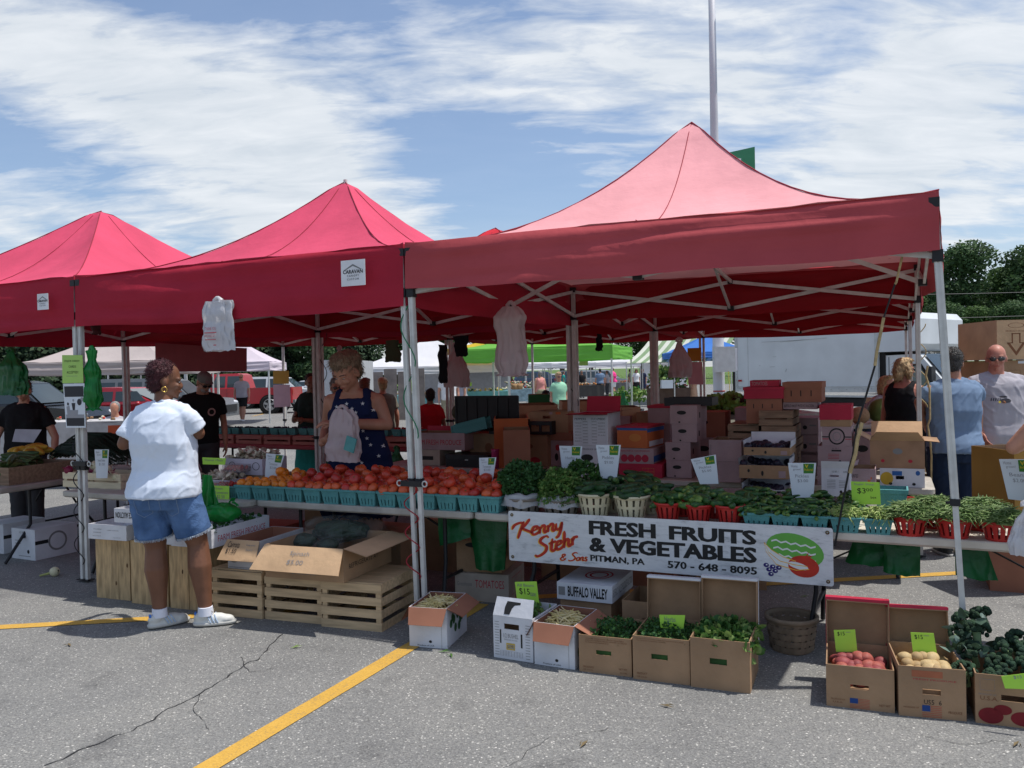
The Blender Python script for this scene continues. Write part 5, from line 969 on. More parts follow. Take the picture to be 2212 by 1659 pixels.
# a further wall of cartons behind the front stacks
for k,(a,w,h,z,m)in enumerate(((.30,.42,.24,0,0),(.30,.40,.22,.242,1),(.76,.44,.30,0,2),(.78,.40,.2,.302,0),(1.24,.46,.26,0,1),(1.22,.42,.24,.262,2),(1.70,.40,.30,0,0),(-.20,.42,.3,0,2),(2.62,.40,.30,0,1),(1.72,.40,.24,.302,1))):
 carton(f'{("brown", "dull pink", "dark red brown")[m]} carton in the shaded rear row, {ORD[k]} counted from the left',a,3.5,.702-.0+z,w,.38,h,rnd(-.06,.06),m=(KRAFT,PINKC,KRAFTR)[m],open_=False,name='produce_carton',prints=[('f','o',.38,.62,.5,.7,INK),('f','-',.1,.3,.1,.2,INKG)])
table('grey folding table under the shaded rear row of cartons',-.45,2.9,3.28,3.95,z=.70,legs=(.1,.9),group='grey folding tables at the back')
for k,(a,b,w,h)in enumerate(((.6,1.55,.5,.34),(1.15,1.6,.45,.3),(1.75,1.75,.5,.42),(.1,1.9,.5,.5),(-.7,2.0,.5,.42))):
 carton(f'dark carton deep in the shade under the tables, {ORD[k]} of five',a,b,0,w,.4,h,rnd(-.15,.15),m=(KRAFT,KRAFTR)[k%2],open_=False,name='produce_carton',prints=[('f','#',.1,.4,.5,.8,INKB,{'rows':1,'cols':1})])
# behind the vendor
tb=.702
carton('white farm fresh produce carton on the back table beside the vendor',-1.30,2.82,.86,.62,.34,.17,m=PINKC,prints=[('f','FARM FRESH PRODUCE',.06,.94,.3,.6,INKR)],flaps={'b':(.05,10,REDC)},name='produce_carton')
carton('beige till box under the farm fresh produce carton',-1.42,2.80,tb,.30,.32,.155,m=mat('beige_plastic',(.40,.34,.27),.6,.1),open_=False,prints=[('f','-',.25,.75,.35,.6,INK)],name='till')
r=carton('black metal cash box with a bright latch on the back table',-.93,2.72,tb,.46,.3,.12,m=JOINT,open_=False,lid=(mat('box_black',(.03,.03,.033),.4,.1),.04),prints=[('f','-',.46,.54,.55,.95,mat('latch_steel',(.5,.5,.5),.35,0,metal=.8))],name='cash_box',cat='cash box')
carton('plain brown carton behind the cash box',-.82,3.02,tb,.42,.35,.31,open_=False,prints=[('f','o',.4,.6,.4,.7,INKB)],name='produce_carton');carton('brown carton printed with fruit beside the pink cup',-.36,3.0,tb,.38,.38,.30,open_=False,prints=[('f','o',.3,.6,.55,.75,INKB),('f','o',.5,.8,.05,.3,INKR)],name='produce_carton')
B=MB(mat('pink_cup',(.50,.04,.16),.35,.1));B.lathe([(.001,0),(.034,0),(.038,.16),(.042,.185),(.040,.187),(.034,.16),(.001,.03)],18);o=obj('cup',B);o.location=L(-.62,2.58,tb);tag(o,'tall pink tumbler on the back table','cup')
r=mthing('plastic_crate','black plastic crate standing on its side behind the cash box','crate',-.97,3.10,tb+.32);B=MB(JOINT);B.bx(-.36,.36,0,.02,0,.36);[B.bx(-.36+.12*k,-.34+.12*k,-.012,0,0,.36)for k in range(7)];B.bx(-.36,.36,-.014,.022,.34,.365);obj('crate_body',B,r)
r=mthing('plastic_crate','low black plastic crate with square openings on the cartons','crate',-.45,2.95,tb+.312);B=MB(JOINT)
for y in(-.16,.16):B.bx(-.33,.33,y-.006,y+.006,0,.03);B.bx(-.33,.33,y-.006,y+.006,.09,.13);[B.bx(-.33+.11*k-.012,-.33+.11*k+.012,y-.006,y+.006,.03,.09)for k in range(7)]
for x in(-.33,.33):B.bx(x-.006,x+.006,-.16,.16,0,.13)
obj('crate_body',B,r)
r=mthing('basket_stack','nested stack of turquoise pulp baskets lying on its side','basket',-.98,2.72,tb+.345,R(0));
for k in range(13):o=link('basket',PB_BODY,r);o.location=(-.17+.026*k,0,.0+.006*k);o.rotation_euler=(0,R(78),0);o.scale=(.8,.8,.8)
# onion crate, mushrooms, grape tomatoes on the left table
slc=from_uv((136,1051),(268,1056),1026,.30,.70,rz=R(1));slc['h']=.125
r=slat_crate('low pale slatted crate of onions at the left end of the onion table',**slc,m=mat('pale_pine',(.66,.56,.38),.7,.12,5,stretch=(1,8,8)),rows=2,top=False,gap=.22)
ONW=mat('white_onion',(.62,.58,.38),.4,.15,9);ONR=mat('red_onion',(.22,.02,.06),.35,.2,9)
def onion(m):
 B=MB(m);B.lathe([(.001,-.033),(.02,-.031),(.036,-.018),(.041,0),(.035,.02),(.018,.034),(.007,.045),(.004,.07),(.001,.075)],14,m);return B.mesh('onion')
OW,OR_=onion(ONW),onion(ONR)
for k in range(24):
 x=slc['w']*((k*.381)%1-.5)*.86;y=.13*((k*.618)%1)*2-.13;red=k%3==0;place('onion',OR_ if red else OW,L(slc['a']+x,slc['b']+y,.70+.10+(.045 if k%4==0 else 0)+.05*(y+.13)),(rnd(-1.4,1.4),rnd(-1.4,1.4),rnd(0,6)),('red' if red else 'white')+' onion in the low slatted crate beside the left front post','onion',('red' if red else 'white')+' onions in the slatted crate',rnd(.85,1.15))
B=MB(ONW,mat('onion_stalk',(.38,.42,.14),.6,.2));B.ell((0,0,.040),.040,ONW,16,10);B.tube([(-.03,0,.03),(-.11,-.03,.014)],[.012,.008],7,B.mats[1]);B.ell((.036,-.01,.05),(.006,.006,.01),JOINT,6,4);o=obj('onion',B);o.location=L(-3.52,.064,0);o.rotation_euler=(0,0,.4-TH);tag(o,'pale white onion with its stalk, fallen on the asphalt','onion')
carton('dull red printed carton beside the onion crate, behind the shopper',-2.58,.42,.702,.30,.32,.13,m=KRAFTR,open_=False,name='produce_carton')
MUSH=[mat('oyster_mushroom',(.40,.33,.24),.75,.25,20),mat('oyster_mushroom_pale',(.55,.48,.38),.75,.2,20)]
def mushrooms(label,u,v,b,w,d,prints,z=.702,rise=.05,h=.13,n=80):
 q=FB(u,v,b);r=carton(label,q.x,b+d/2,z,w,d,h,m=mat('lilac_white',(.52,.48,.55),.7,.05),prints=prints,name='produce_carton');B=MB(*MUSH)
 for k in range(n):
  c=Vector((rnd(-.46,.46)*w,rnd(-.45,.45)*d,h+rnd(-.03,rise)));m_=MUSH[k%2];Rm=Matrix.Rotation(rnd(-1,1),4,'X')@Matrix.Rotation(rnd(-1,1),4,'Y');rr=rnd(.02,.04)
  B.T=Matrix.Translation(c)@Rm;B.lathe([(.001,.004),(rr*.6,.0),(rr,-.008),(rr*.7,-.01),(.006,-.028),(.005,-.04)],8,m_)
 B.T=Matrix.Identity(4);obj('mushrooms',B,r,kind='stuff');return r
carton('dull cardboard riser under the oyster mushroom carton',FB(880*.0+545,1000,.62).x+.02,.78,.702,.42,.3,.13,open_=False,name='produce_carton')
mushrooms('lilac white oyster mushroom carton behind the shiitake box',525,1000,.62,.40,.30,[('f','FRESH OYSTER',.32,.72,.42,.54,INK),('f','MUSHROOMS',.36,.68,.26,.38,INK),('f','o',.12,.3,.3,.8,INK,{'inner':.86}),('f','o',.74,.93,.3,.8,INK,{'inner':.86})],z=.834,rise=.07)
mushrooms('white shiitake box with mushroom drawings on the table right of the shopper',455,1040,.36,.36,.24,[('f','SHIITAKE',.38,.82,.3,.52,INK,{'bold':.02}),('f','o',.05,.2,.1,.6,INK,{'inner':.8}),('f','o',.18,.32,.4,.9,INK,{'inner':.8}),('f','o',.86,.95,.3,.7,INK)],h=.12)
card('price_card','lime green oyster mushroom card behind the shiitake box',[(437,988),(488,990),(486,1004),(438,1003)],.52,LIME,[('Oyster Mush',.1,.9,.2,.6,INKG)])
CLM=mat('clamshell_plastic',(.5,.42,.42),.15,.1,alpha=.35,spec=.8);GT=mat('grape_tomato',(.42,.03,.02),.25,.25,12)
for k,(u,v,b,z)in enumerate(((455,1062,.26,.702),(500,1020,.50,.87),(466,1064,.26,.76))):
 q=FB(u,v,b);r=mthing('clamshell',('lower clear clamshell of grape tomatoes at the table edge','clear clamshell of grape tomatoes on the shiitake box','upper clear clamshell of grape tomatoes at the table edge')[k],'clamshell',q.x,b+.06,z);B=MB(GT)
 for j in range(60):B.ell((rnd(-.08,.08),rnd(-.05,.05),rnd(.012,.04)),(.014,.011,.011),GT,7,5)
 obj('grape_tomatoes',B,r,kind='stuff');B=MB(CLM);B.bx(-.095,.095,-.062,.062,0,.055);obj('clamshell_box',B,r)
for k,(u,v,b)in enumerate(((497,1036,.36),(530,1026,.55),(515,1045,.32))):
 q=FB(u,v,b);r=quart(('small turquoise basket of grape tomatoes left of the orange ones','turquoise basket of grape tomatoes behind the orange ones','second small turquoise basket of grape tomatoes at the row end')[k],q.x-.03,b,sc=(.75,.75,.85));B=MB(GT)
 for j in range(34):B.ell((rnd(-.055,.055),rnd(-.055,.055),.1+rnd(0,.03)),(.017,.012,.012),GT,7,5)
 obj('grape_tomatoes',B,r,kind='stuff')
B=MB(mat('bottle_plastic',(.5,.55,.6),.1,.1,alpha=.45,spec=.9));B.lathe([(.001,0),(.032,0),(.033,.10),(.030,.13),(.012,.165),(.012,.18),(.001,.181)],16);o=obj('water_bottle',B);o.location=L(FB(713,1010,.86).x,.86,.702);tag(o,'clear water bottle standing behind the tomatoes in front of the vendor','bottle')
# ---------------------------------------------------------------- people
def sk(name,c):return mat('skin_'+name,c,.5,.12,9,bump=.05,bscale=60,spec=.35)
SKIN=dict(dark=sk('dark',(.17,.075,.042)),fair=sk('fair',(.50,.25,.17)),tan=sk('tan',(.42,.20,.13)),red=sk('ruddy',(.48,.20,.14)),brown=sk('brown',(.26,.13,.08)))
def fab(name,c,v=.1,b=.25):return mat('fabric_'+name,c,.85,v,5,bump=b,bscale=9,spec=.12)
def hairm(name,c):return mat('hair_'+name,c,.55,.35,30,bump=.8,bscale=90,spec=.35)
def solid(B,voxel,smooth=3,name='solid',disp=None):
 me=B.mesh(name);o=bpy.data.objects.new('tmp',me);C.objects.link(o)
 r=o.modifiers.new('r','REMESH');r.mode='VOXEL';r.voxel_size=voxel;r.use_smooth_shade=True
 s=o.modifiers.new('s','SMOOTH');s.factor=.6;s.iterations=smooth
 dg=bpy.context.evaluated_depsgraph_get();out=bpy.data.meshes.new_from_object(o.evaluated_get(dg));bpy.data.objects.remove(o);bpy.data.meshes.remove(me);out.name=name
 if disp:
  n=len(out.vertices);co=np.empty(n*3,'f');no=np.empty(n*3,'f');out.vertices.foreach_get('co',co);out.vertices.foreach_get('normal',no);co=co.reshape(-1,3);no=no.reshape(-1,3)
  d=np.array([disp(Vector(c))for c in co])[:,None];co+=no*d;out.vertices.foreach_set('co',co.ravel())
 out.polygons.foreach_set('use_smooth',[True]*len(out.polygons));out.update();return out
def limb(B,pts,rs,n=12):
 B.tube(pts,rs,n)
 for p,r in((pts[0],rs[0]),(pts[-1],rs[-1])):B.ell(p,r*.99,None,n,6)
def loft(B,rings,n=20):
 vs=[]
 for c,rx,ry,yw in rings:
  for k in range(n):
   a=6.2832*k/n;x,y=rx*math.copysign(abs(math.cos(a))**.85,math.cos(a)),ry*math.copysign(abs(math.sin(a))**.85,math.sin(a));vs.append(Vector(c)+Vector((x*math.cos(yw)-y*math.sin(yw),x*math.sin(yw)+y*math.cos(yw),0)))
 m=len(rings);B.add(vs,[(i*n+k,i*n+(k+1)%n,(i+1)*n+(k+1)%n,(i+1)*n+k)for i in range(m-1)for k in range(n)]+[tuple(range(n))[::-1],tuple(range((m-1)*n,m*n))],None,True)
def hand(B,w,d,pn,s=1,curl=.5,side=1):
 d=d.normalized();pn=(pn-d*pn.dot(d)).normalized();x=d.cross(pn)*side;c=w+d*.045*s
 R3=Matrix((x,d,pn)).transposed().to_4x4();B.ell(c,(.040*s,.052*s,.017*s),None,12,8,R3)
 for i,(off,ln)in enumerate(((-.027,.066),(-.009,.076),(.009,.072),(.026,.056))):
  p=c+x*off*s+d*.034*s;pts=[p-d*.01];dd=d.copy()
  for j in range(3):dd=(dd+pn*curl*(.35+.2*j)).normalized();pts.append(pts[-1]+dd*ln*s/3*1.15)
  B.tube(pts,[.0085*s,.0085*s,.008*s,.006*s],7)
  B.ell(pts[-1],.0062*s,None,7,5)
 p=c-x*.033*s-d*.018*s;t1=p+(-x*.7+d*.7+pn*.3).normalized()*.035*s;t2=t1+(d*.9+pn*(.3+curl*.5)+x*.15).normalized()*.03*s
 B.tube([p+x*.01,t1,t2],[.012*s,.0105*s,.008*s],7);B.ell(t2,.0082*s,None,7,5)
def human(label,P,heading,Ht,skin='fair',top=None,bottom=None,hair=None,shoes=None,fat=1.0,fem=False,lean=0,twist=0,arms=None,legs=None,head=(0,0,0),detail=1,topkind='tee',botkind='long',hairkind='short',glasses=None,group=None,hem=.50,shx=0,bothem=None,vox=None,extra=None,hd_s=1.0,fo=.9,beard=None,sleeves=.6,neckv=False):
 r=thing('person',label,'person',P,-heading,group);S=Ht;v=vox or(.0105,.013,.02,.032)[3-detail if detail<=3 else 0]if not vox else vox
 v=vox or{3:.0105,2:.014,1:.021,0:.034}[detail]
 hipz,pel=.515*S,Vector((shx,0,.53*S));M=Matrix.Translation(pel)@Matrix.Rotation(-lean,4,'X')@Matrix.Rotation(-twist,4,'Z')@Matrix.Translation(-pel)
 U=lambda x,y,z:M@Vector((x+shx,y,z));f=fat;sw=(.098 if fem else .112)*S*(1+(f-1)*.35)
 J={'shL':U(-sw,0,.800*S),'shR':U(sw,0,.800*S),'neck':U(0,0.0,.845*S)}
 hp=.052*S*(1+(f-1)*.6)
 J['hipL'],J['hipR']=Vector((-hp+shx,0,hipz)),Vector((hp+shx,0,hipz))
 L_=legs or{};A_=arms or{}
 J['anL'],J['anR']=Vector(L_.get('anL',(-.05*S,0,.045*S))),Vector(L_.get('anR',(.05*S,0,.045*S)))
 for s_ in 'LR':
  mid=(J['hip'+s_]+J['an'+s_])/2+Vector((0,.02,.01*S));J['kn'+s_]=Vector(L_.get('kn'+s_,mid))
  sg=-1 if s_=='L' else 1
  el=A_.get('el'+s_);J['el'+s_]=M@(Vector((sg*(sw+.035*S)+shx,-.015*S,.635*S)))if el is None else Vector(el)
  wr=A_.get('wr'+s_);J['wr'+s_]=J['el'+s_]+Vector((sg*.005,.03*S,-.15*S))if wr is None else Vector(wr)
 hy,hpch,hrol=head;HM=Matrix.Translation(J['neck']+Vector((0,.012*S,.028*S)))@Matrix.Rotation(-hy,4,'Z')@Matrix.Rotation(-hpch,4,'X')@Matrix.Rotation(hrol,4,'Y');hs=S/1.75*hd_s
 def hd(x,y,z):return HM@Vector((x*hs,y*hs,z*hs))
 R4=HM.to_3x3().to_4x4();sc_=lambda*t:tuple(q*hs for q in t)
 def torso(B,e,z0=.49,z1=.86,hemx=1.0):
  T=[]
  base=[(.475,.082,.062),(.50,.104 if fem else .094,.072),(.545,.108 if fem else .098,.074),(.60,.094 if fem else .092,.066),(.65,.090 if fem else .094,.066),(.70,.094 if fem else .102,.074 if fem else .072),(.74,.100 if fem else .108,.078 if fem else .072),(.785,.102 if fem else .114,.066),(.812,.096 if fem else .106,.054),(.832,.068,.044),(.850,.044,.038),(.862,.034,.036)]
  for z,rx,ry in base:
   if z<z0-.001 or z>z1:continue
   ff=1+(f-1)*(1.0 if z<.72 else .55);belly=.02*(f-1)*S*(2.2 if .53<z<.68 else 0)
   if topkind=='tee' and e>0 and z<.74:rx=max(rx,.100 if fem else .098)
   if topkind=='tee' and e>0 and z<.60:ry+=.010;belly-=.006*S*f
   tk=(topkind=='tank' and e>0 and z>.77)
   if tk:rx*=.74
   c=(U(0,belly,z*S)if z>.53 else Vector((shx,belly,z*S)));T.append((c,(rx*S+e)*(ff if z<.82 else 1),(ry*S+e+(.006 if tk else 0))*(ff if z<.82 else 1),-twist*(1 if z>.53 else .4)))
  if hemx!=1.0 and T:c,a,b_,y_=T[0];T[0]=(c,a*hemx,b_*hemx,y_)
  loft(B,T)
 up=(.036 if fem else .034)*S/1.75*1.3*(1+(f-1)*.7);fr=up*.78
 body=MB(SKIN[skin]);torso(body,0)
 if fem and detail>=2:
  for sx in(-1,1):body.ell(U(sx*.042*S,.055*S,.715*S),(.045*S*f**.5,.036*S,.038*S),None,12,8)
 limb(body,[J['neck']-Vector((0,0,.03*S)),hd(0,-.005,.03)],[.036*S*(1 if fem else 1.1),.031*S*(1 if fem else 1.15)])
 for s_ in 'LR':
  sh,el,wr=J['sh'+s_],J['el'+s_],J['wr'+s_]
  body.tube([J['neck']-Vector((0,0,.02)),sh+Vector((0,0,.006))],[.034*S,up*.9],12)
  limb(body,[sh,sh.lerp(el,.45),el],[up*1.08,up*1.0,up*.82]);limb(body,[el,el.lerp(wr,.3),wr],[fr*1.02,fr*1.04,fr*.66])
  hi,kn,an=J['hip'+s_],J['kn'+s_],J['an'+s_];th=.052*S*(1+(f-1)*.7);cf=.036*S*(1+(f-1)*.55)
  limb(body,[hi,hi.lerp(kn,.5),kn],[th*1.12,th*.98,cf*.98]);back=Vector((0,-.012,0));limb(body,[kn,kn.lerp(an,.32)+back,kn.lerp(an,.7),an],[cf*.98,cf*1.12,cf*.78,cf*.60])
 for sx in(-1,1):body.ell(Vector((sx*.045*S*f+shx,-.022*S*f,.51*S)),(.050*S*f,.046*S*f,.05*S),None,12,8)
 body.ell(hd(0,-.008,.128),sc_(.076,.094,.092),None,20,14,R4);body.ell(hd(0,.022,.075),sc_(.062,.066,.078),None,18,12,R4);body.ell(hd(0,.045,.032),sc_(.040,.036,.026),None,12,8,R4)
 if detail>=2:
  body.tube([hd(0,.084,.105),hd(0,.096,.082),hd(0,.101,.068)],[.007*hs,.0105*hs,.0125*hs],8);body.ell(hd(0,.094,.064),sc_(.0165,.011,.009),None,10,6,R4)
  for sx in(-1,1):body.ell(hd(sx*.077,-.004,.088),sc_(.011,.020,.031),None,10,8,R4);body.ell(hd(sx*.036,.070,.072),sc_(.024,.022,.020),None,10,6,R4);body.ell(hd(sx*.030,.078,.115),sc_(.028,.016,.009),None,10,6,R4)
  body.ell(hd(0,.086,.040),sc_(.024,.012,.006),None,10,6,R4);body.ell(hd(0,.083,.030),sc_(.021,.012,.007),None,10,6,R4);body.ell(hd(0,.072,.008),sc_(.02,.018,.014),None,10,6,R4)
 bm_=solid(body,min(v,.009)if detail>=2 else v,2,'body')
 hb_=MB(SKIN[skin])
 if detail>=1:
  for s_ in 'LR':
   d=(J['wr'+s_]-J['el'+s_]).normalized();hn=A_.get('hand'+s_,{});dd=Vector(hn.get('d',d));pn=Vector(hn.get('n',(-1 if s_=='R' else 1,0,0)));hand(hb_,J['wr'+s_],dd,pn,S/1.72*(1.0 if not fem else .93),hn.get('curl',.5),1 if s_=='R' else-1)
  hm=hb_.mesh('h');b2=bmesh.new();b2 .from_mesh(bm_);b2 .from_mesh(hm);b2 .to_mesh(bm_);b2 .free();bpy.data.meshes.remove(hm);bm_.polygons.foreach_set('use_smooth',[True]*len(bm_.polygons))
 if not bm_.materials:bm_.materials.append(SKIN[skin])
 bm_.polygons.foreach_set('material_index',[0]*len(bm_.polygons));link('body',bm_,r)
 if detail>=2:
  Wm,Dm=mat('eye_white',(.7,.68,.65),.3,0),mat('eye_dark',(.03,.02,.015),.2,0);LPm=mat('lip_'+skin,tuple(c*k for c,k in zip(SKIN[skin].diffuse_color[:3],(.85,.5,.5))),.5,0);BRW=mat('brow',(.06,.04,.03),.8,0)
  for sx in(-1,1):
   E_=MB(Wm,Dm);E_.ell(hd(sx*.030,.0815,.097),sc_(.0105,.007,.0042 if hpch<.25 else .0012),Wm,10,6,R4);E_.ell(hd(sx*.030,.087,.097),sc_(.0052,.003,.0045)if hpch<.25 else sc_(.010,.003,.0014),Dm,8,6,R4);obj('eye',E_,r)
   E_=MB(BRW);E_.tube([hd(sx*.014,.094,.120),hd(sx*.032,.093,.125),hd(sx*.048,.080,.119)],.0028*hs,5);obj('eyebrow',E_,r)
  E_=MB(LPm);E_.tube([hd(-.022,.088,.035),hd(0,.099,.037),hd(.022,.088,.035)],[.002*hs,.0048*hs,.002*hs],6);obj('lips',E_,r)
 if glasses:
  G_=MB(mat('lens_'+glasses,(.02,.015,.015),.12,0,spec=.8))
  for sx in(-1,1):G_.ell(hd(sx*.033,.096,.098),sc_(.028,.006,.019),None,14,8,R4@Matrix.Rotation(-sx*.25,4,'Z'));G_.tube([hd(sx*.058,.084,.103),hd(sx*.078,.0,.103)],.003*hs,5)
  G_.tube([hd(-.01,.104,.103),hd(.01,.104,.103)],.003*hs,5);obj('glasses',G_,r)
 seed=Ht*31+heading*7
 def folds(p):
  k1=abs(nz(p.x*3.2+p.z*2.6+seed,p.y*4,p.z*3.5-p.x*4));k2=abs(nz(p.x*9-p.z*7,p.y*8+seed,p.z*5));return fo*(.006*(max(0,1-k1*4.5))**2*(.4+nz(p.x*2,seed,p.z*2))+.0045*(max(0,1-k2*5))**2+.004*nz(p.x*5,p.y*5,p.z*5+seed))
 if top is not None:
  T=MB(top);torso(T,.014 if detail<3 else .013,z0=hem,z1=.845 if topkind=='tee' else .815,hemx=1.03)
  if fem and detail>=2:
   for sx in(-1,1):T.ell(U(sx*.042*S,.057*S,.715*S),(.054*S*f**.5,.045*S,.050*S),None,12,8)
  None
  if topkind=='tee':T.tube([U(0,0,.815*S),J['neck']+Vector((0,0,.004))],[.055*S,.036*S+.014],16)
  else:T.ell(U(0,.030*S,.765*S),(.074*S,.052*S*f,.036*S),None,14,8)
  for s_ in 'LR':
   sh,el=J['sh'+s_],J['el'+s_]
   if topkind=='tee':e=sh.lerp(el,sleeves);T.tube([sh-Vector((0,0,.01)),sh.lerp(el,.3),e],[up*1.32,up*1.36,up*1.42 if sleeves<.9 else up*1.1],14);T.ell(sh-Vector((0,0,.012)),up*1.22,None,14,8);T.tube([J['neck']-Vector((0,0,.030)),sh+Vector((0,0,.010))],[.034*S+.014,up*.9+.014],12)
   elif topkind=='tank':sg=(-1 if s_=='L' else 1);q_=f**.6;T.tube([U(sg*.066*S,.052*S*q_,.755*S),U(sg*.063*S,.040*S*q_,.808*S),U(sg*.060*S,.006,.842*S),U(sg*.062*S,-.036*S*q_,.812*S),U(sg*.064*S,-.048*S*q_,.76*S)],[.034*S,.024*S,.021*S,.024*S,.034*S],10)
  o=link('shirt' if topkind=='tee' else 'sleeveless_top',solid(T,v,2,'shirt',folds),r);o.data.materials.clear();o.data.materials.append(top)
 if bottom is not None:
  Bm=MB(bottom);e=.012;rings=[(Vector((shx,0,z*S)),(rx*S+e)*f,(ry*S+e)*f,0)for z,rx,ry in(((.455,.075,.060),(.49,.100,.072),(.525,.098,.068))if topkind=='tee' else((.455,.075,.060),(.49,.100,.074),(.53,.106,.078),(.575,.096,.068)))];
  if botkind=='dress':
   rings=[(Vector((shx,0,z*S)),rx*S*f,ry*S*f,0)for z,rx,ry in((bothem or .08,.15,.12),(.25,.14,.11),(.42,.125,.095),(.53,.112,.084),(.60,.098,.07))]
  loft(Bm,rings)
  if botkind!='dress':
   for sx in(-1,1):Bm.ell(Vector((sx*.044*S*f+shx,-.024*S*f,.50*S)),(.056*S*f,.050*S*f,.052*S),None,12,8)
   for s_ in 'LR':
    hi,kn,an=J['hip'+s_],J['kn'+s_],J['an'+s_];th=.058*S*(1+(f-1)*.75)
    if botkind=='shorts':t=bothem or .78;Bm.tube([hi+Vector((0,0,.02)),hi.lerp(kn,t*.5),hi.lerp(kn,t)],[th*1.08,th*1.04,th*1.0],16)
    else:Bm.tube([hi+Vector((0,0,.02)),hi.lerp(kn,.5),kn,kn.lerp(an,.5),an+Vector((0,0,.005))],[th*1.12,th*1.02,th*.84,th*.76,th*.74],14)
  o=link('dress_skirt' if botkind=='dress' else botkind if botkind=='shorts' else 'trousers',solid(Bm,v,2,'bottom',folds),r);o.data.materials.clear();o.data.materials.append(bottom)
 if shoes is not None:
  for s_ in 'LR':
   an=J['an'+s_];yw=L_.get('yaw'+s_,0);F=MB(shoes);Rz=Matrix.Translation((an.x,an.y,an.z-.045*S))@Matrix.Rotation(-yw,4,'Z');F.T=Rz;k=S/1.75
   if detail>=2:
    F.ell((0,-.02*k,.052*k),(.038*k,.062*k,.042*k));F.ell((0,.06*k,.040*k),(.044*k,.088*k,.036*k));F.ell((.004*k,.125*k,.032*k),(.043*k,.058*k,.030*k));F.tube([(0,-.02*k,.05*k),(0,-.022*k,.085*k)],[.042*k,.037*k],14)
    loft(F,[(Vector((0,.055*k,.004)),.043*k,.135*k,0),(Vector((0,.055*k,.026*k)),.045*k,.137*k,0)])
    F.T=Matrix.Identity(4);o=link('shoe',solid(F,.0075,2,'shoe'),r);o.data.materials.clear();o.data.materials.append(shoes)
    Sl=MB(mat('shoe_sole',(.55,.54,.50),.6,.1));Sl.T=Rz;loft(Sl,[(Vector((0,.055*k,.001)),.044*k,.136*k,0),(Vector((0,.055*k,.022*k)),.048*k,.141*k,0)]);obj('sole',Sl,o)
   else:F.ell((0,.05*k,.035*k),(.045*k,.13*k,.04*k));obj('shoe',F,r)
 if hair is not None and hairkind!='bald':
  Hm=MB(hair)
  if hairkind=='cap':Hm.ell(hd(0,-.006,.150),sc_(.084,.102,.080),None,18,10,R4);Hm.ell(hd(0,.10,.150),sc_(.062,.055,.010),None,14,6,R4)
  else:
   Hm.ell(hd(0,-.028,.148),sc_(.084,.092,.086),None,20,12,R4);Hm.ell(hd(0,-.052,.098),sc_(.076,.058,.082),None,18,10,R4)
   if hairkind in('curly','full'):Hm.ell(hd(0,.01,.190),sc_(.076,.084,.055),None,18,10,R4);Hm.ell(hd(0,-.06,.15),sc_(.082,.07,.08),None,18,10,R4)
   if hairkind=='bun':Hm.ell(hd(0,-.075,.20),sc_(.042,.042,.042),None,12,8,R4)
   if hairkind in('bob','long'):
    for sx in(-1,1):Hm.tube([hd(sx*.070,-.01,.14),hd(sx*.088,-.015,.07),hd(sx*.082,-.01,-.01 if hairkind=='bob' else-.10)],[.03*hs,.036*hs,.026*hs],10)
    Hm.tube([hd(0,-.07,.14),hd(0,-.09,.06),hd(0,-.08,-.02 if hairkind=='bob' else-.12)],[.06*hs,.062*hs,.045*hs],12);Hm.ell(hd(0,.03,.20),sc_(.07,.06,.035),None,14,8,R4)
  am=.008 if hairkind in('curly','bob','full')else .003
  o=link('cap' if hairkind=='cap' else 'hair',solid(Hm,max(.008,v*.8),1,'hair',(lambda p:am*nz(p.x*38,p.y*38,p.z*38)+am*.6*nz(p.x*80,p.y*80,p.z*50))if hairkind!='cap' else None),r);o.data.materials.clear();o.data.materials.append(hair)
  if detail>=2 and hairkind!='cap':
   rg=random.Random(int(Ht*100));vs=o.data.vertices;n_=len(vs);Hs=MB(hair);ln={'short':.014,'curly':.016,'full':.03,'bun':.03}.get(hairkind,.05)*hs;tw=.5 if hairkind in('curly','short')else .12;cen=hd(0,-.02,.12)
   for k in range(1500 if detail==3 else 700):
    v_=vs[rg.randrange(n_)];nn=(v_.co-cen).normalized();fl=Vector((rg.uniform(-1,1),rg.uniform(-1,1),-.7 if tw<.3 else rg.uniform(-.8,.8)));d_=(nn*tw+fl*.6).normalized();w_=d_.cross(nn).normalized()*.0022*hs;l_=ln*rg.uniform(.5,1.3);p_=v_.co+nn*.001
    Hs.add([p_-w_,p_+w_,p_+w_*.6+d_*l_*.6+nn*.002,p_+d_*l_],[(0,1,2,3)])
   obj('loose_hair',Hs,o,kind='stuff')
 if beard is not None:
  Bd=MB(beard);Bd.ell(hd(0,.052,.030),sc_(.050,.044,.036),None,14,8,R4);obj('beard',Bd,r)
 if extra:extra(r,J,hd,U,hs)
 return r
from mathutils.bvhtree import BVHTree
def decal(r,names,polys,m,name,dirn=(0,-1,0),off=.004,start=1.0):
 tr=[BVHTree.FromPolygons([v.co for v in o.data.vertices],[tuple(p.vertices)for p in o.data.polygons])for o in r.children if o.name.split('.')[0]in names]
 D=Vector(dirn);B=MB(*({p[1]:0 for p in polys}.keys()))
 for pts,mm in polys:
  out=[]
  for p in pts:
   o_=Vector(p)-D*start;best=None
   for t_ in tr:
    h_=t_.ray_cast(o_,D)
    if h_[0]is not None and(best is None or h_[3]<best[1]):best=(h_[0]-D*off,h_[3])
   if best is None:break
   out.append(best[0])
  if len(out)==len(pts):B.add(out,[tuple(range(len(out)))],mm)
 if B.f:obj(name,B,r)
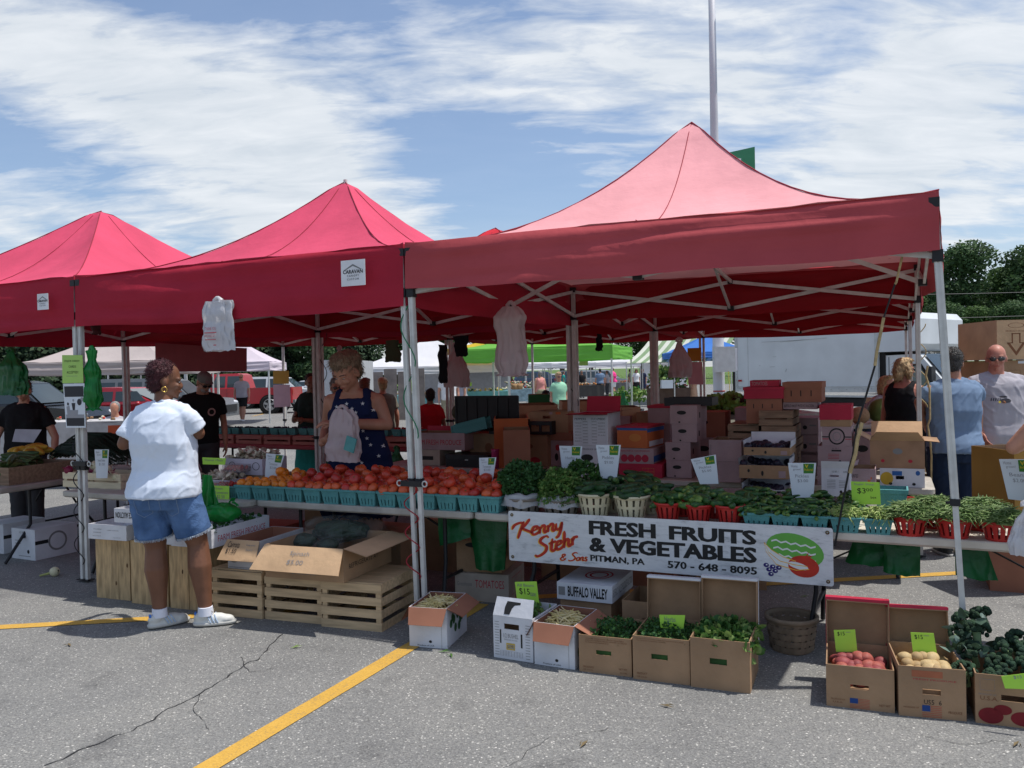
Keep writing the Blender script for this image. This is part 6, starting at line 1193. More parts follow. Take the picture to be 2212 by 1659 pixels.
# ---- the shopper
TEE_W=fab('pale_blue_white',(.66,.73,.84),.04,.3);DENIM=mat('fabric_denim',(.085,.155,.30),.85,.28,7,bump=.35,bscale=120,spec=.1,dark=(.05,.10,.21))
SEAMS=[]
def shopper():
 P=G(385,1356);k=.00326
 X=lambda u:(u-385)*k;Z=lambda v:(1356-v)*k
 legs=dict(anL=(X(347),.02,.085),knL=(X(338),.05,Z(1196)),anR=(X(438),.03,.085),knR=(X(422),.06,Z(1190)),yawL=R(48),yawR=R(78))
 arms=dict(elL=(X(283),.02,Z(985)),wrL=(X(318),.27,Z(968)),elR=(X(434),.02,Z(967)),wrR=(X(398),.26,Z(955)),handL=dict(d=(.5,.8,.2),n=(.5,-.3,-.7),curl=.8),handR=dict(d=(-.7,.7,.2),n=(-.5,-.3,.7),curl=.8))
 def ex(r,J,hd,U,hs):
  SOCK=fab('white_sock',(.72,.74,.82),.04,.2)
  for s_ in 'LR':
   an=J['an'+s_];F=MB(SOCK);F.tube([an+Vector((0,-.005,-.01)),an+Vector((0,-.008,.045))],[.050,.046],16);o=obj('sock',F,r)
  st=mat('shoe_stripe',(.42,.52,.66),.5,0);lc=mat('shoe_lace',(.35,.32,.24),.7,0);bl=mat('shoe_tab',(.06,.2,.6),.5,0)
  for s_,yw in(('L',R(48)),('R',R(78))):
   an=J['an'+s_];T=Matrix.Translation((an.x,an.y,0))@Matrix.Rotation(-yw,4,'Z');B=MB(st,lc,bl);B.T=T
   for e in(-1,1):
    for i in range(3):y0=.025+.022*i;B.tube([(e*.026,y0-.012,.078),(e*.046,y0,.052),(e*.0478,y0+.012,.028)],.0042,5,st)
   for i in range(4):B.tube([(-.022,.03+i*.016,.083-i*.006),(0,.032+i*.016,.091-i*.0065),(.022,.03+i*.016,.083-i*.006)],.0022,5,lc)
   for e in(-1,1):B.tube([(0,.03,.092),(e*.02,.02,.115),(e*.035,.045,.10),(e*.012,.045,.09)],.002,5,lc)
   B.ell((0,-.065,.085),(.018,.008,.014),bl,8,6);obj('shoe_trim',B,r)
  FR=mat('frayed_hem',(.42,.48,.56),.9,.3,80);B=MB(FR)
  for s_ in 'LR':
   hi,kn=J['hip'+s_],J['kn'+s_];c=hi.lerp(kn,.80);d=(kn-hi).normalized();th=.058*1.735*(1+.17*.75)*1.0+.004;x=d.cross(Vector((0,1,0))).normalized();y=x.cross(d)
   for i in range(260):a=6.2832*i/260+rnd(-.01,.01);q=c+(x*math.cos(a)+y*math.sin(a))*(th+rnd(-.003,.003))-d*.01;B.tube([q,q+d*rnd(.008,.02)+Vector((rnd(-.004,.004),rnd(-.004,.004),0))],.0016,3,FR,cap=False)
  obj('frayed_hem',B,r,kind='stuff')
  SM=mat('denim_seam',(.16,.23,.36),.85,0);pol=[]
  for sx in(-1,1):
   cx=sx*.085+X(364);pts=[(cx-.052,.86),(cx+.052,.86),(cx+.048,.77),(cx,.745),(cx-.048,.77),(cx-.052,.86)]
   for(a,b),(c,d)in zip(pts[:-1],pts[1:]):
    n_=Vector((d-b,0,a-c)).normalized()*.0022
    for t in range(6):p0,p1=Vector((a+(c-a)*t/6,0,b+(d-b)*t/6)),Vector((a+(c-a)*(t+1)/6,0,b+(d-b)*(t+1)/6));pol.append(([p0-n_,p1-n_,p1+n_,p0+n_],SM))
  SEAMS.append((r,pol,SM))
  GO=mat('gold',(.7,.45,.12),.25,0,metal=1);B=MB(GO);e=hd(.082,-.002,.045);yy=(hd(0,1,0)-hd(0,0,0)).normalized();zz=Vector((0,0,1));B.tube([e+(yy*math.cos(a)+zz*math.sin(a))*.016 for a in[6.2832*i/14 for i in range(15)]],.0032,6,GO,cap=False);obj('earring',B,r)
 human('woman shopper in white tee and frayed denim shorts seen from behind, hands at the table',P,0,1.735,'dark',TEE_W,DENIM,hairm('dark_red',(.05,.009,.013)),mat('shoe_white_leather',(.60,.60,.56),.5,.08,8),fat=1.17,fem=True,lean=R(2),twist=R(16),arms=arms,legs=legs,head=(R(66),R(6),0),detail=3,botkind='shorts',hairkind='short',hem=.50,shx=X(364),bothem=.80,extra=ex,fo=1.0,hd_s=1.05,vox=.009,sleeves=.80)
shopper()
for r_,p_,m_ in SEAMS:decal(r_,('shorts',),p_,m_,'pocket_seam',dirn=(0,1,0),off=.003)
# ---- the vendor
def vendor():
 q=FB(776,900,1.13);P=L(q.x,1.13,0);k=7.05/FPX
 def W_(u,v,y=0):return((776-u)*k,y,1.62-(v-806)*k)
 NAVY=fab('navy',(.012,.018,.06),.1);
 def ex(r,J,hd,U,hs):
  BE=MB(JOINT)
  for i in range(9):a=-1.2+i*.33;BE.ell(hd(.03+.055*math.cos(a)*.6-.05,-.085,.165+.055*math.sin(a)),.011*hs,None,8,6)
  obj('hair_beads',BE,r)
 arms=dict(elL=W_(846,908,.17),wrL=W_(757,898,.47),elR=W_(706,915,.0),wrR=W_(722,940,.36),handL=dict(d=(.95,.3,.1),n=(0,-.3,-1),curl=.7),handR=dict(d=(-.5,.3,.3),n=(-.3,-.3,.5),curl=.8))
 r=human('woman vendor in a navy star print sleeveless dress opening a carrier bag behind the tomatoes',P,R(184),1.80,'tan',NAVY,NAVY,hairm('blond_grey',(.24,.17,.11)),None,fat=1.28,fem=True,lean=R(17),twist=0,arms=arms,head=(R(26),R(30),0),detail=3,topkind='tank',botkind='dress',hairkind='full',bothem=.30,extra=ex,hem=.50,hd_s=1.22,vox=.011)
 sm_=mat('star_white',(.62,.62,.64),.7,0);pol=[]
 for u,v in((734,858),(802,862),(821,876),(764,888),(838,889),(852,929),(789,963),(772,957),(834,952),(757,978),(792,985),(724,1010),(806,934),(788,880),(756,1018),(829,1003),(748,868),(770,862),(781,872),(812,948),(800,918),(826,972)):
  x,_,z=W_(u,v);pts=[]
  for i in range(10):a=math.pi/2+i*math.pi/5;q_=.017 if i%2==0 else .007;pts.append((x+q_*math.cos(a),0,z+q_*math.sin(a)))
  pol+=[([(x,0,z),pts[i],pts[(i+1)%10]],sm_)for i in range(10)]
 decal(r,('sleeveless_top','dress_skirt'),pol,sm_,'star_print',off=.005)
 return r
vendor()
q=FB(735,890,.80);bag('carrier_bag','white carrier bag held open by the vendor with a turquoise basket inside',L(FB(740,900,.58).x,.58,FB(740,884,.58).z),.30,.40,.13,PBAG,4,prof=[.45,.78,.82,.86,.92,.98,.96])
B=MB(TQ);B.box((0,0,0),(.09,.012,.11),TQ,Matrix.Rotation(.3,4,'Y'));o=obj('pulp_basket',B);q=FB(756,960,.49);o.location=q0=L(q.x,.495,q.z);o.rotation_euler=(0,0,-TH);tag(o,'turquoise basket showing through the vendor bag','basket')
# ---- people farther off: (u of feet, forward distance, ...) each stands on the ground
def at(u,D,z=0):p=ray(u,800);return Vector((p.x/p.y*D,D,z))
F=dict(black=fab('black',(.015,.015,.017)),grey=fab('heather_grey',(.36,.35,.40)),lilac=fab('lilac_grey',(.38,.365,.40)),blue=fab('steel_blue',(.16,.23,.34)),white=fab('white',(.72,.72,.72),.04),red=fab('red_tee',(.45,.02,.03)),pink=fab('hot_pink',(.75,.06,.25)),salmon=fab('salmon',(.68,.28,.26)),mint=fab('mint',(.30,.58,.40)),khaki=fab('khaki',(.32,.29,.20)),jean=fab('jean',(.10,.17,.30)),dkjean=fab('dark_jean',(.02,.035,.075)),cgrey=fab('charcoal',(.06,.06,.065)),teal=fab('teal',(.03,.30,.26)),tanf=fab('tan_dress',(.50,.30,.19)),navy=fab('navy2',(.02,.025,.06)),dkgreen=fab('dark_green',(.02,.035,.03)),olive=fab('olive_grey',(.17,.17,.14)),orange=fab('orange',(.62,.12,.06)))
HR=dict(dark=hairm('dark',(.02,.015,.012)),grey=hairm('grey',(.25,.24,.23)),brown=hairm('brown',(.09,.05,.03)),blond=hairm('blond',(.48,.33,.17)),red=hairm('reddish',(.16,.05,.03)))
SNK=mat('dark_shoe',(.05,.05,.05),.6,.1);SNW=mat('white_shoe',(.6,.6,.6),.6,.1)
def cap_grey():return mat('cap_grey',(.16,.16,.15),.8,.1)
def upright(P,h=None):return P
# man with a cap, left
cm=human('man in a black tee and grey cap looking down behind the mushrooms',at(430,9.8),R(150),1.74,'tan',F['black'],F['cgrey'],cap_grey(),SNK,1.08,head=(R(-20),R(30),0),lean=R(14),detail=2,hairkind='cap',beard=HR['grey'],glasses='clear')
EM=mat('emblem_pinkish',(.5,.3,.28),.8,0);decal(cm,('shirt',),[([(-.09+r_*math.cos(a),0,1.24+r_*math.sin(a))for a in[6.2832*i/10 for i in range(10)]],EM if r_>.03 else fab('black',(0,0,0)))for r_ in(.048,.030,.016)],EM,'shirt_emblem')
human('woman in a black v neck tee whose face is hidden by the green bag',at(52,9.0),R(170),1.66,'fair',F['black'],F['cgrey'],HR['brown'],SNK,1.12,True,detail=2,head=(0,R(15),0),arms=dict(elL=(-.30,.02,1.03),wrL=(-.31,.10,.82),elR=(.27,.06,1.05),wrR=(.22,.22,.86)))
human('person in grey sitting by the parked cars behind the left post',at(246,13.5,-.33),R(170),1.62,'tan',F['lilac'],F['cgrey'],HR['grey'],SNK,1.1,detail=1)
human('dark shirted shopper carrying a tall bunch of corn beside the rear post',at(672,11.5),R(200),1.66,'brown',F['dkgreen'],F['teal'],HR['dark'],SNK,1.1,True,detail=2,botkind='dress',head=(R(-40),R(12),0),arms=dict(elR=(.26,.05,1.02),wrR=(.12,.25,1.1),elL=(-.25,.05,1.0),wrL=(-.05,.27,1.04)))
human('grey haired woman with glasses partly hidden behind the vendor',at(728,9.8),R(190),1.60,'fair',F['navy'],F['cgrey'],HR['grey'],SNK,1.05,True,detail=2,hairkind='curly',glasses='clear',head=(R(-30),0,0))
human('red haired person seen over the vendor shoulder',at(787,12.0),R(20),1.58,'fair',F['cgrey'],F['cgrey'],HR['red'],SNK,1.0,True,detail=1,hairkind='curly')
human('blond haired person beside the red haired one behind the vendor',at(826,12.6),R(-20),1.58,'fair',F['olive'],F['cgrey'],HR['blond'],SNK,1.0,True,detail=1,hairkind='curly')
human('girl in a red tee with her hair in a bun, seen from behind',at(928,11.5),R(-20),1.42,'brown',F['red'],F['jean'],HR['dark'],SNK,.95,True,detail=2,hairkind='bun')
human('man in a white shirt and khaki trousers behind the rear post',at(968,23),R(170),1.78,'fair',F['white'],F['khaki'],HR['grey'],SNK,1.1,detail=1)
rw=human('woman in a grey tee and jeans walking with a white bag',at(998,27),R(-110),1.64,'fair',F['grey'],F['jean'],HR['brown'],SNW,1.05,True,detail=1,legs=dict(anL=(-.06,.22,.07),anR=(.06,-.2,.07)),hairkind='bob')
bag('carrier_bag','white carrier bag with red things carried by the woman in jeans',at(1013,26.8,.78),.30,.42,.15,WBAG,8);bag('carrier_bag','bright green bag carried by the woman in jeans',at(984,27.2,.74),.22,.3,.1,GBAG,9)
human('man in a grey tee and black shorts walking past the red pickup',at(521,31.5),R(180),1.80,'fair',F['grey'],F['black'],HR['brown'],SNW,1.12,detail=1,botkind='shorts',hairkind='bald',glasses='dark',legs=dict(anL=(-.07,.1,.08),anR=(.07,-.12,.08)),bothem=.9)
human('grey haired woman in a salmon sleeveless top in the lane',at(1166,33),R(-20),1.66,'fair',F['salmon'],F['khaki'],HR['grey'],SNW,1.1,True,detail=1,topkind='tank',hairkind='curly')
human('woman in a mint top and sunglasses under the green canopy',at(1206,21),R(160),1.60,'fair',F['mint'],F['khaki'],HR['blond'],SNK,1.05,True,detail=1,glasses='dark',hairkind='curly')
human('boy in a dark tee bending over the big cardboard bins',at(1204,14.0),R(-60),1.36,'fair',F['dkgreen'],F['dkjean'],HR['dark'],SNK,.95,detail=2,lean=R(30),head=(0,R(10),0))
human('man in a blue shirt and grey trousers walking in the far lane',at(1296,48),R(0),1.74,'fair',F['blue'],F['cgrey'],HR['dark'],SNK,1.1,detail=1,legs=dict(anL=(-.06,.2,.07),anR=(.06,-.15,.07)))
human('man in a hot pink shirt and white shorts in the far lane',at(1325,51),R(-70),1.80,'fair',F['pink'],F['white'],HR['brown'],SNK,1.25,detail=1,botkind='shorts',head=(0,R(30),0))
human('person in grey beside the man in pink',at(1311,53),R(-60),1.62,'fair',F['lilac'],F['cgrey'],HR['brown'],SNK,1.0,detail=0)
human('woman in a patterned white top left of the three far shoppers',at(1361,54),R(120),1.68,'fair',F['olive'],F['white'],HR['dark'],SNW,1.0,True,detail=0)
human('woman in a white top and black skirt with green bags',at(1374,52),R(170),1.68,'fair',F['white'],F['black'],HR['brown'],SNK,1.0,True,detail=1,botkind='dress',bothem=.33,hairkind='long',head=(0,R(30),0))
human('woman in a navy dress, right one of the three far shoppers',at(1388,52.5),R(-150),1.68,'fair',F['navy'],F['navy'],HR['dark'],SNW,1.1,True,detail=1,botkind='dress',bothem=.25)
bag('carrier_bag','green and white carrier bag held between the far shoppers',at(1378,51.6,.6),.34,.5,.15,GBAG,3)
human('grey haired man in grey at the produce table by the striped tent',at(1422,39),R(60),1.72,'fair',F['olive'],F['khaki'],HR['grey'],SNK,1.1,detail=1)
human('white shirted person with grey hair beyond the potted greens',at(1455,49),R(-120),1.66,'fair',F['white'],F['navy'],HR['grey'],SNK,1.05,detail=1)
human('woman in a long tan dress standing at the far produce table',at(1496,36.5),R(-80),1.72,'tan',F['tanf'],F['tanf'],HR['dark'],SNK,1.1,True,detail=1,botkind='dress')
human('seller in black behind the far produce table',at(1256,50),R(170),1.66,'brown',F['black'],F['black'],HR['dark'],SNK,1.1,detail=0)
human('small figure in teal near the far parked vans',at(1217,62),R(90),1.62,'fair',F['teal'],F['navy'],HR['brown'],SNK,1.0,detail=0)
human('child in an orange shirt on the distant grass',at(2091,118),R(0),1.45,'fair',F['orange'],F['black'],HR['dark'],SNK,1.0,detail=0)
# ---- the group at the right
human('woman with sunglasses in her eyes bending over behind the melon table',at(1862,10.9),R(150),1.66,'fair',F['grey'],F['dkjean'],HR['blond'],SNK,1.0,True,detail=2,lean=R(50),shx=.05,hairkind='long',glasses='dark',head=(R(-10),R(-5),0),arms=dict(elL=(-.22,.5,.82),wrL=(-.2,.62,.62),elR=(.25,.45,.85),wrR=(.22,.6,.65)))
human('blond woman in a black sleeveless top with folded arms behind the rear posts',at(1952,8.9),R(55),1.68,'red',F['black'],F['black'],HR['blond'],SNK,1.15,True,detail=2,topkind='tank',hairkind='bob',glasses='dark',head=(R(20),0,0),arms=dict(elL=(-.26,.05,1.0),wrL=(.02,.26,1.04),elR=(.26,.06,1.0),wrR=(-.0,.27,1.0)))
D_=7.0;k_=D_/FPX;U_=lambda u,v,y=0:((u-2060)*k_,y,1.62-(v-778)*k_)
human('grey haired man in a steel blue tee seen from behind reaching into a box',at(2060,D_),R(0),1.74,'tan',F['blue'],F['dkjean'],hairm('dark_grey',(.07,.065,.06)),SNK,1.16,detail=3,twist=R(-6),head=(R(28),R(8),0),arms=dict(elL=U_(1990,862,.05),wrL=U_(2022,915,.2),elR=U_(2128,868,.12),wrR=U_(2146,925,.22),handR=dict(d=(.05,.2,-1),n=(-1,0,0),curl=.4)),fo=1.5)
D2=7.5;k2=D2/FPX;V_=lambda u,v,y=0:((2150-u)*k2,y,1.62-(v-776)*k2)
def gtee(r,J,hd,U,hs):pass
rb=human('bald man in sunglasses and a grey tee facing the stall, hand on hip',at(2150,D2),R(188),1.78,'red',F['lilac'],F['olive'],None,SNK,1.24,detail=3,hairkind='bald',glasses='dark',head=(R(18),R(4),0),arms=dict(elL=V_(2240,880,-.02),wrL=V_(2208,935,.14),elR=V_(2098,880,.02),wrR=V_(2106,928,.16),handL=dict(d=(1,.25,-.5),n=(.2,-1,.1),curl=.35)),fo=1.4)
IKB=mat('shirt_print_black',(.04,.04,.05),.8,0);IKY=mat('shirt_print_yellow',(.6,.45,.05),.8,0);IKO=mat('shirt_print_orange',(.5,.2,.08),.8,0);pol=[]
def ring(cx,cz,rx,rz_,n=12):return[(cx+rx*math.cos(6.2832*i/n),0,cz+rz_*math.sin(6.2832*i/n))for i in range(n)]
cx,cz=V_(2148,858)[0],V_(2148,858)[2]
pol+=[(ring(cx-.02,cz,.048,.020),IKB),(ring(cx-.005,cz-.012,.018,.012),IKO),(ring(cx+.03,cz-.010,.012,.010),IKY),(ring(cx-.005,cz+.035,.035,.008),IKB)]
for i in range(5):pol.append(([(cx+.10-.017*i,0,cz+.0),(cx+.092-.017*i,0,cz+.0),(cx+.088-.017*i,0,cz+.024),(cx+.094-.017*i,0,cz+.026)],IKB))
decal(rb,('shirt',),pol,IKB,'shirt_print',off=.004)
# customer at the right edge: only an elbow and a bag reach into the picture
human('customer outside the right edge with a bent arm and a white bag',at(2365,4.0),R(20),1.70,'fair',F['olive'],F['jean'],HR['brown'],SNW,1.1,detail=2,topkind='tank',arms=dict(elL=((2214-2365)*4.0/FPX,.05,1.62-(965-772)*4.0/FPX),wrL=(-.10,.26,1.28)))
bag('carrier_bag','white carrier bag swinging at the right edge of the photo',at(2218,3.9,1.62-(1085-775)*3.9/FPX),.16,.24,.08,WBAG,21)
# ---------------------------------------------------------------- hanging things, ropes, cards on posts
def hung(u,v,b):q=FB(u,v,b);return L(q.x,b,q.z)
bag('carrier_bag','white carrier bags with red print pinned to the crimson valance',hung(470,650,-.09),.27,.36,.05,WBAG,31,prof=[.86,.92,.92,.94,.98,1.0,.96],prints=[('THANK YOU',-.33,.05,.52,.58),('-',-.36,.06,.62,.64),('HAVE A NICE DAY',-.36,.02,.67,.72),('-',-.34,.04,.76,.775),('-',-.05,.05,.87,.89)])
bag('carrier_bag','large pinkish white carrier bag hanging inside the front right canopy',hung(1103,662,1.0),.26,.52,.14,PBAG,33,prof=[.45,.95,.78,.82,.92,.98,.7])
bag('carrier_bag','small pink carrier bag hanging by the rear right posts',hung(1467,735,4.6),.24,.42,.1,PBAG,35);bag('carrier_bag','pink carrier bag hanging behind the vendor head',hung(733,752,4.2),.22,.45,.1,PBAG,36);bag('carrier_bag','reddish carrier bag hanging beside the black jacket',hung(985,745,4.0),.30,.5,.12,PBAG,37)
bag('carrier_bag','dark green carrier bag hanging at the left edge over a shopper face',hung(22,758,.55),.40,.42,.12,GBAGD,41,prof=[.14,.42,.9,1,1,1,.9]);bag('carrier_bag','bright green carrier bag twisted beside the left front post',hung(198,757,-.0),.17,.48,.12,GBAG,43,prof=[.6,.35,.8,.7,.85,1,.5])
bag('carrier_bag','dark green tote bag hanging on the green canopy post',at(1345,27.5,1.62-(845-796)*27.5/FPX),.42,.95,.15,GBAGD,45)
BK=fab('black_cloth',(.012,.012,.014))
def garment(label,u0,u1,v0,v1,b,m,seed,taper=1.0,kind='jacket'):
 A,Bq=FB(u0,v0,b),FB(u1,v1,b);w,h=Bq.x-A.x,A.z-Bq.z;r=mthing(kind,label,kind,(A.x+Bq.x)/2,b,A.z);B=MB(m)
 def f(u,v):
  a=u*6.2832;ww=w/2*(1+(taper-1)*v)*(1+.15*nz(v*4,seed,1));return Vector((ww*math.cos(a)+.02*nz(v*5,seed),.045*math.sin(a)*(1+.5*nz(a,v*4,seed)),-h*v+.015*nz(a*2,seed)*v))
 B.grid(f,20,14,m);crumple(B,.012,12,seed);obj('cloth',B,r);return r
garment('black trousers hanging inside the stall by the rear middle post',946,968,745,828,2.4,BK,1,.7,'trousers');garment('black jacket hanging right of the rear middle post',978,1014,726,770,2.6,BK,2,.6,'jacket');garment('dark olive cloth hanging behind the front post pair',834,862,736,782,1.8,fab('dark_olive',(.05,.055,.03)),3,1.3,'cloth');garment('narrow black umbrella sleeve hanging in the back row',1288,1301,722,758,3.4,BK,4,1.1,'umbrella');garment('black cord bundle hanging by the left front post',202,212,678,723,.1,mat('dark_red_cord',(.06,.015,.015),.8),5,.8,'cord')
def rope(name,label,pts,r,m,cat='rope',n=6):
 B=MB(m);P=[]
 for i in range(len(pts)-1):
  for k in range(6):P.append(Vector(pts[i]).lerp(Vector(pts[i+1]),k/6))
 P.append(Vector(pts[-1]));B.tube(P,r,n,m);return tag(obj(name,B),label,cat)
GC,RC,KC,TC=mat('green_cord',(.015,.18,.08),.6),mat('red_cord',(.32,.02,.03),.6),mat('black_cord',(.02,.02,.022),.6),mat('tan_rope',(.45,.34,.17),.8,.2,40)
def coil(label,u,v0,v1,b,turns,m,rr=.034,ph=0,cx=None,name='cord',lean=0):
 A,Bq=FB(u,v0,b),FB(u+lean,v1,b);pts=[];n=int(turns*12)
 for i in range(n+1):t=i/n;a=6.2832*turns*t+ph;pts.append(L(A.x+(Bq.x-A.x)*t+rr*1.1*math.cos(a),b+rr*.5*math.sin(a),A.z+(Bq.z-A.z)*t))
 B=MB(m);B.tube(pts,.0042,6,m);tag(obj(name,B),label,'cord')
coil('green cord wound round the front post pair',878,660,955,.0,1.9,GC,.044,1.6,lean=12);coil('dark red cord wound low round the front post pair',886,1038,1250,.0,3.4,RC,.046,4.6,lean=8);coil('black cord wound round the left front post pair',168,945,1225,.0,4.0,KC,.046,1.8,lean=4);coil('dark cord wound round the rear right post',1990,700,880,SP,3,TC,.03,0,lean=4);coil('black cord round the rear middle posts',697,720,900,SP,2.2,KC,.05,0);coil('thin dark cord round the tall rear posts',1238,800,1000,SP,2.0,KC,.05,2)
def P3(u,v,b):q=FB(u,v,b);return L(q.x,b,q.z)
rope('tie_rope','knotted tan and black tie rope slanting from the canopy to the table',[P3(1951,545,.10),P3(1936,610,.12),P3(1933,614,.12)],.006,TC);rope('tie_rope','black middle part of the slanting tie rope',[P3(1933,614,.12),P3(1909,686,.14)],.0045,KC);rope('tie_rope','tan knotted part of the slanting tie rope above the truck',[P3(1909,686,.14),P3(1894,760,.16),P3(1890,790,.16)],.008,TC);rope('tie_rope','long black part of the slanting tie rope',[P3(1890,790,.16),P3(1850,925,.19),P3(1842,985,.2),P3(1835,1010,.2),P3(1803,1180,.22)],.0055,KC);rope('tie_rope','pale knotted part of the tie rope above the cartons',[P3(1862,913,.178),P3(1852,950,.185),P3(1848,980,.19),P3(1836,1022,.195)],.010,TC)
rope('tie_rope','tan rope twisting down the second right post',[P3(1999+d,v,SP*1.0-.05)for v,d in((790,5),(812,1),(840,9),(905,10),(920,5),(958,11),(985,13),(1060,12))],.008,TC)
for u,v,b,lb in((888,1045,-.02,'middle'),(172,847+155,-.02,'left')):
 q=FB(u,v,b);B=MB(JOINT);B.box((0,0,0),(.15,.06,.035));r=mthing('post_clamp',f'black strap clamping the {lb} front post pair, with white rings','clamp',q.x,0,q.z);obj('strap',B,r)
 for sx in(-1,1):B=MB(mat('ring_white',(.6,.6,.58),.5));B.tube([(sx*.095+.018*math.cos(a),-.01,.018*math.sin(a))for a in[6.2832*i/12 for i in range(13)]],.005,6,cap=False);obj('ring',B,r)
card('notice','green major credit cards accepted notice on the left front post',[(134,767),(178,767),(180,827),(135,828)],-.055,LIMEG,[('MAJOR CREDIT',.12,.86,.18,.26,INK),('CARDS',.32,.68,.37,.45,INK),('ACCEPTED!',.22,.78,.57,.66,INK),('-',.2,.74,.745,.755,INKG)],'notice')
DKP=mat('poster_black',(.03,.03,.035),.6,0);GRP=mat('poster_grey',(.30,.30,.32),.6,0)
def poster(B,Q,nn):
 def d(pts,m,k=1):B.add([Q(x,y)+nn*.0012*k for x,y in pts][::-1],[tuple(range(len(pts)))],m)
 cir=lambda cx,cy,rx,ry:[(cx+rx*math.cos(a),cy+ry*math.sin(a))for a in[6.2832*i/14 for i in range(14)]]
 d([(.05,.06),(.95,.06),(.95,.30),(.05,.30)],DKP);d([(.05,.78),(.95,.78),(.95,.96),(.05,.96)],DKP);d([(.05,.70),(.95,.70),(.95,.78),(.05,.78)],GRP)
 d(cir(.74,.42,.11,.075),DKP,1.2);d(cir(.86,.36,.07,.05),GRP,1.1);d([(.25,.60),(.66,.60),(.64,.72),(.27,.72)],GRP,1.5)
 d([(.36,.44),(.54,.44),(.50,.60),(.40,.60)],DKP,1.6);d(cir(.45,.38,.04,.03),GRP,1.6);d([(.10,.52),(.24,.50),(.28,.70),(.12,.70)],GRP,1.4);d(cir(.18,.46,.045,.035),DKP,1.4)
card('notice','black and white poster with figures below the green notice',[(136,829),(182,828),(185,924),(143,924)],-.055,CARDW,[(t_,.18,.82,y,y+.02,CARDW)for t_,y in(('PICK UP YOUR',.08),('SENIOR FARMERS MARKET',.115),('NUTRITION PROGRAM',.17),('CHECKS',.25),('REDEEMABLE AT FARM',.80),('STANDS AND MARKETS',.84),('PARTICIPATING FARMERS',.91))],'notice',extra=poster)
def fix_poster():
 pass
card('banner','plain dark red banner hanging between the left rear posts',[(335,741),(533,752),(533,802),(336,803)],SP-.1,mat('banner_maroon',(.20,.03,.035),.7,.08),[],'banner')
for u,b,lb in((604,2*SP-.1,'left'),(1500,3*SP-.12,'right')):
 k=(14,20)if u==604 else(15,15)
 card('notice',f'orange ochre notice on the {lb} rear post',[(u-k[0],801 if u==604 else 752),(u+k[1],801 if u==604 else 751),(u+k[1],829 if u==604 else 780),(u-k[0],829 if u==604 else 780)],b,mat('ochre_card',(.42,.22,.03)if u==604 else(.28,.24,.03),.7,.06),[],'notice');card('notice',f'pinkish notice under the ochre one on the {lb} rear post',[(u-k[0],831 if u==604 else 782),(u+k[1]+2,831 if u==604 else 782),(u+k[1]+4,878 if u==604 else 831),(u-k[0]+2,880 if u==604 else 830)],b,mat('pink_card',(.55,.34,.38),.7,.06),[],'notice')
# ---------------------------------------------------------------- far left stall
table('grey folding table of squash at the left edge, its end towards the camera',0,.80,0,1.85,z=.70,rz=R(4)-TH,org=(L(-4.72,.98).x,L(-4.72,.98).y,0),group='grey folding tables',m=mat('stained_grey_plastic2',(.36,.32,.28),.6,.16,7))
OL=L(-4.62,.62,.70)
r=thing('wooden_tray','long brown wooden tray of zucchini at the left edge','tray',L(-4.52,.62,.702),-TH+R(2));
for x0,x1,y0,y1 in((-.62,.14,-.36,-.348),(-.62,.14,.348,.36),(.128,.14,-.348,.348),(-.62,-.608,-.348,.348)):B=MB(WD2);B.bx(x0,x1,y0,y1,0,.16);obj('plank',B,r)
B=MB(WD2);B.bx(-.6,.128,-.348,.348,.001,.01);obj('bottom',B,r)
ZG,ZY=gm('zucchini_green',(.03,.07,.015),(.12,.20,.05),14,(1,5,5)),mat('yellow_squash',(.60,.36,.04),.4,.15,9)
ZM=[cucumber('zucchini',.26,.030,b_,ZG,ZG,i+40)for i,b_ in enumerate((.005,.02,-.015))];YM=[cucumber('yellow_squash',.20,.034,.02,ZY,ZY,50)]
for k in range(34):
 x,y=-.45+.5*((k*.381)%1),-.28+.56*((k*.618)%1);place('zucchini',ZM[k%3],L(-4.52+x,.62+y,.83+.10*((k*.27)%1)),(rnd(-.3,.3),rnd(-.3,.3),rnd(-.5,.5)+(1.4 if x>-.1 else 0)),'green zucchini heaped in the wooden tray at the left edge','zucchini','zucchini in the tray')
for k in range(9):place('yellow_squash',YM[0],L(-4.98+rnd(-.15,.1),.95+rnd(-.1,.12),.93+rnd(0,.06)),(rnd(-.3,.3),rnd(-.3,.3),rnd(0,3)),'yellow squash behind the zucchini at the left edge','squash','yellow squash')
ALL_=[mat('scallion_dark',(.015,.035,.018),.6,.3),mat('scallion_white',(.45,.44,.28),.6,.1)];B=MB(*ALL_)
for k in range(380):
 y=rnd(-.3,.3);z=rnd(0,.20)*(1-(y/.34)**2);x0=-.42+rnd(-.04,.04);B.tube([(x0,y,z+.05),(x0+.10,y,z+.10),(x0+.45,y*1.2+rnd(-.03,.03),z+.10),(x0+.85+rnd(-.1,.1),y*1.5+rnd(-.05,.05),z*.4-.02+rnd(0,.05))],[.007,.005,.004,.002],4,ALL_[0],cap=False);
 if k%2:B.ell((x0,y,z+.05),(.016,.012,.012),ALL_[1],6,4)
o=obj('scallion_bunch',B,kind='stuff');o.location=L(-4.45,1.35,.80);o.rotation_euler=(0,0,-TH);tag(o,'heap of dark scallions with pale bulbs behind the zucchini','scallions')
card('price_card','small grey card among the yellow squash',[(33,927),(90,928),(72,956),(26,954)],.75,mat('grey_card',(.36,.33,.38),.7),[])
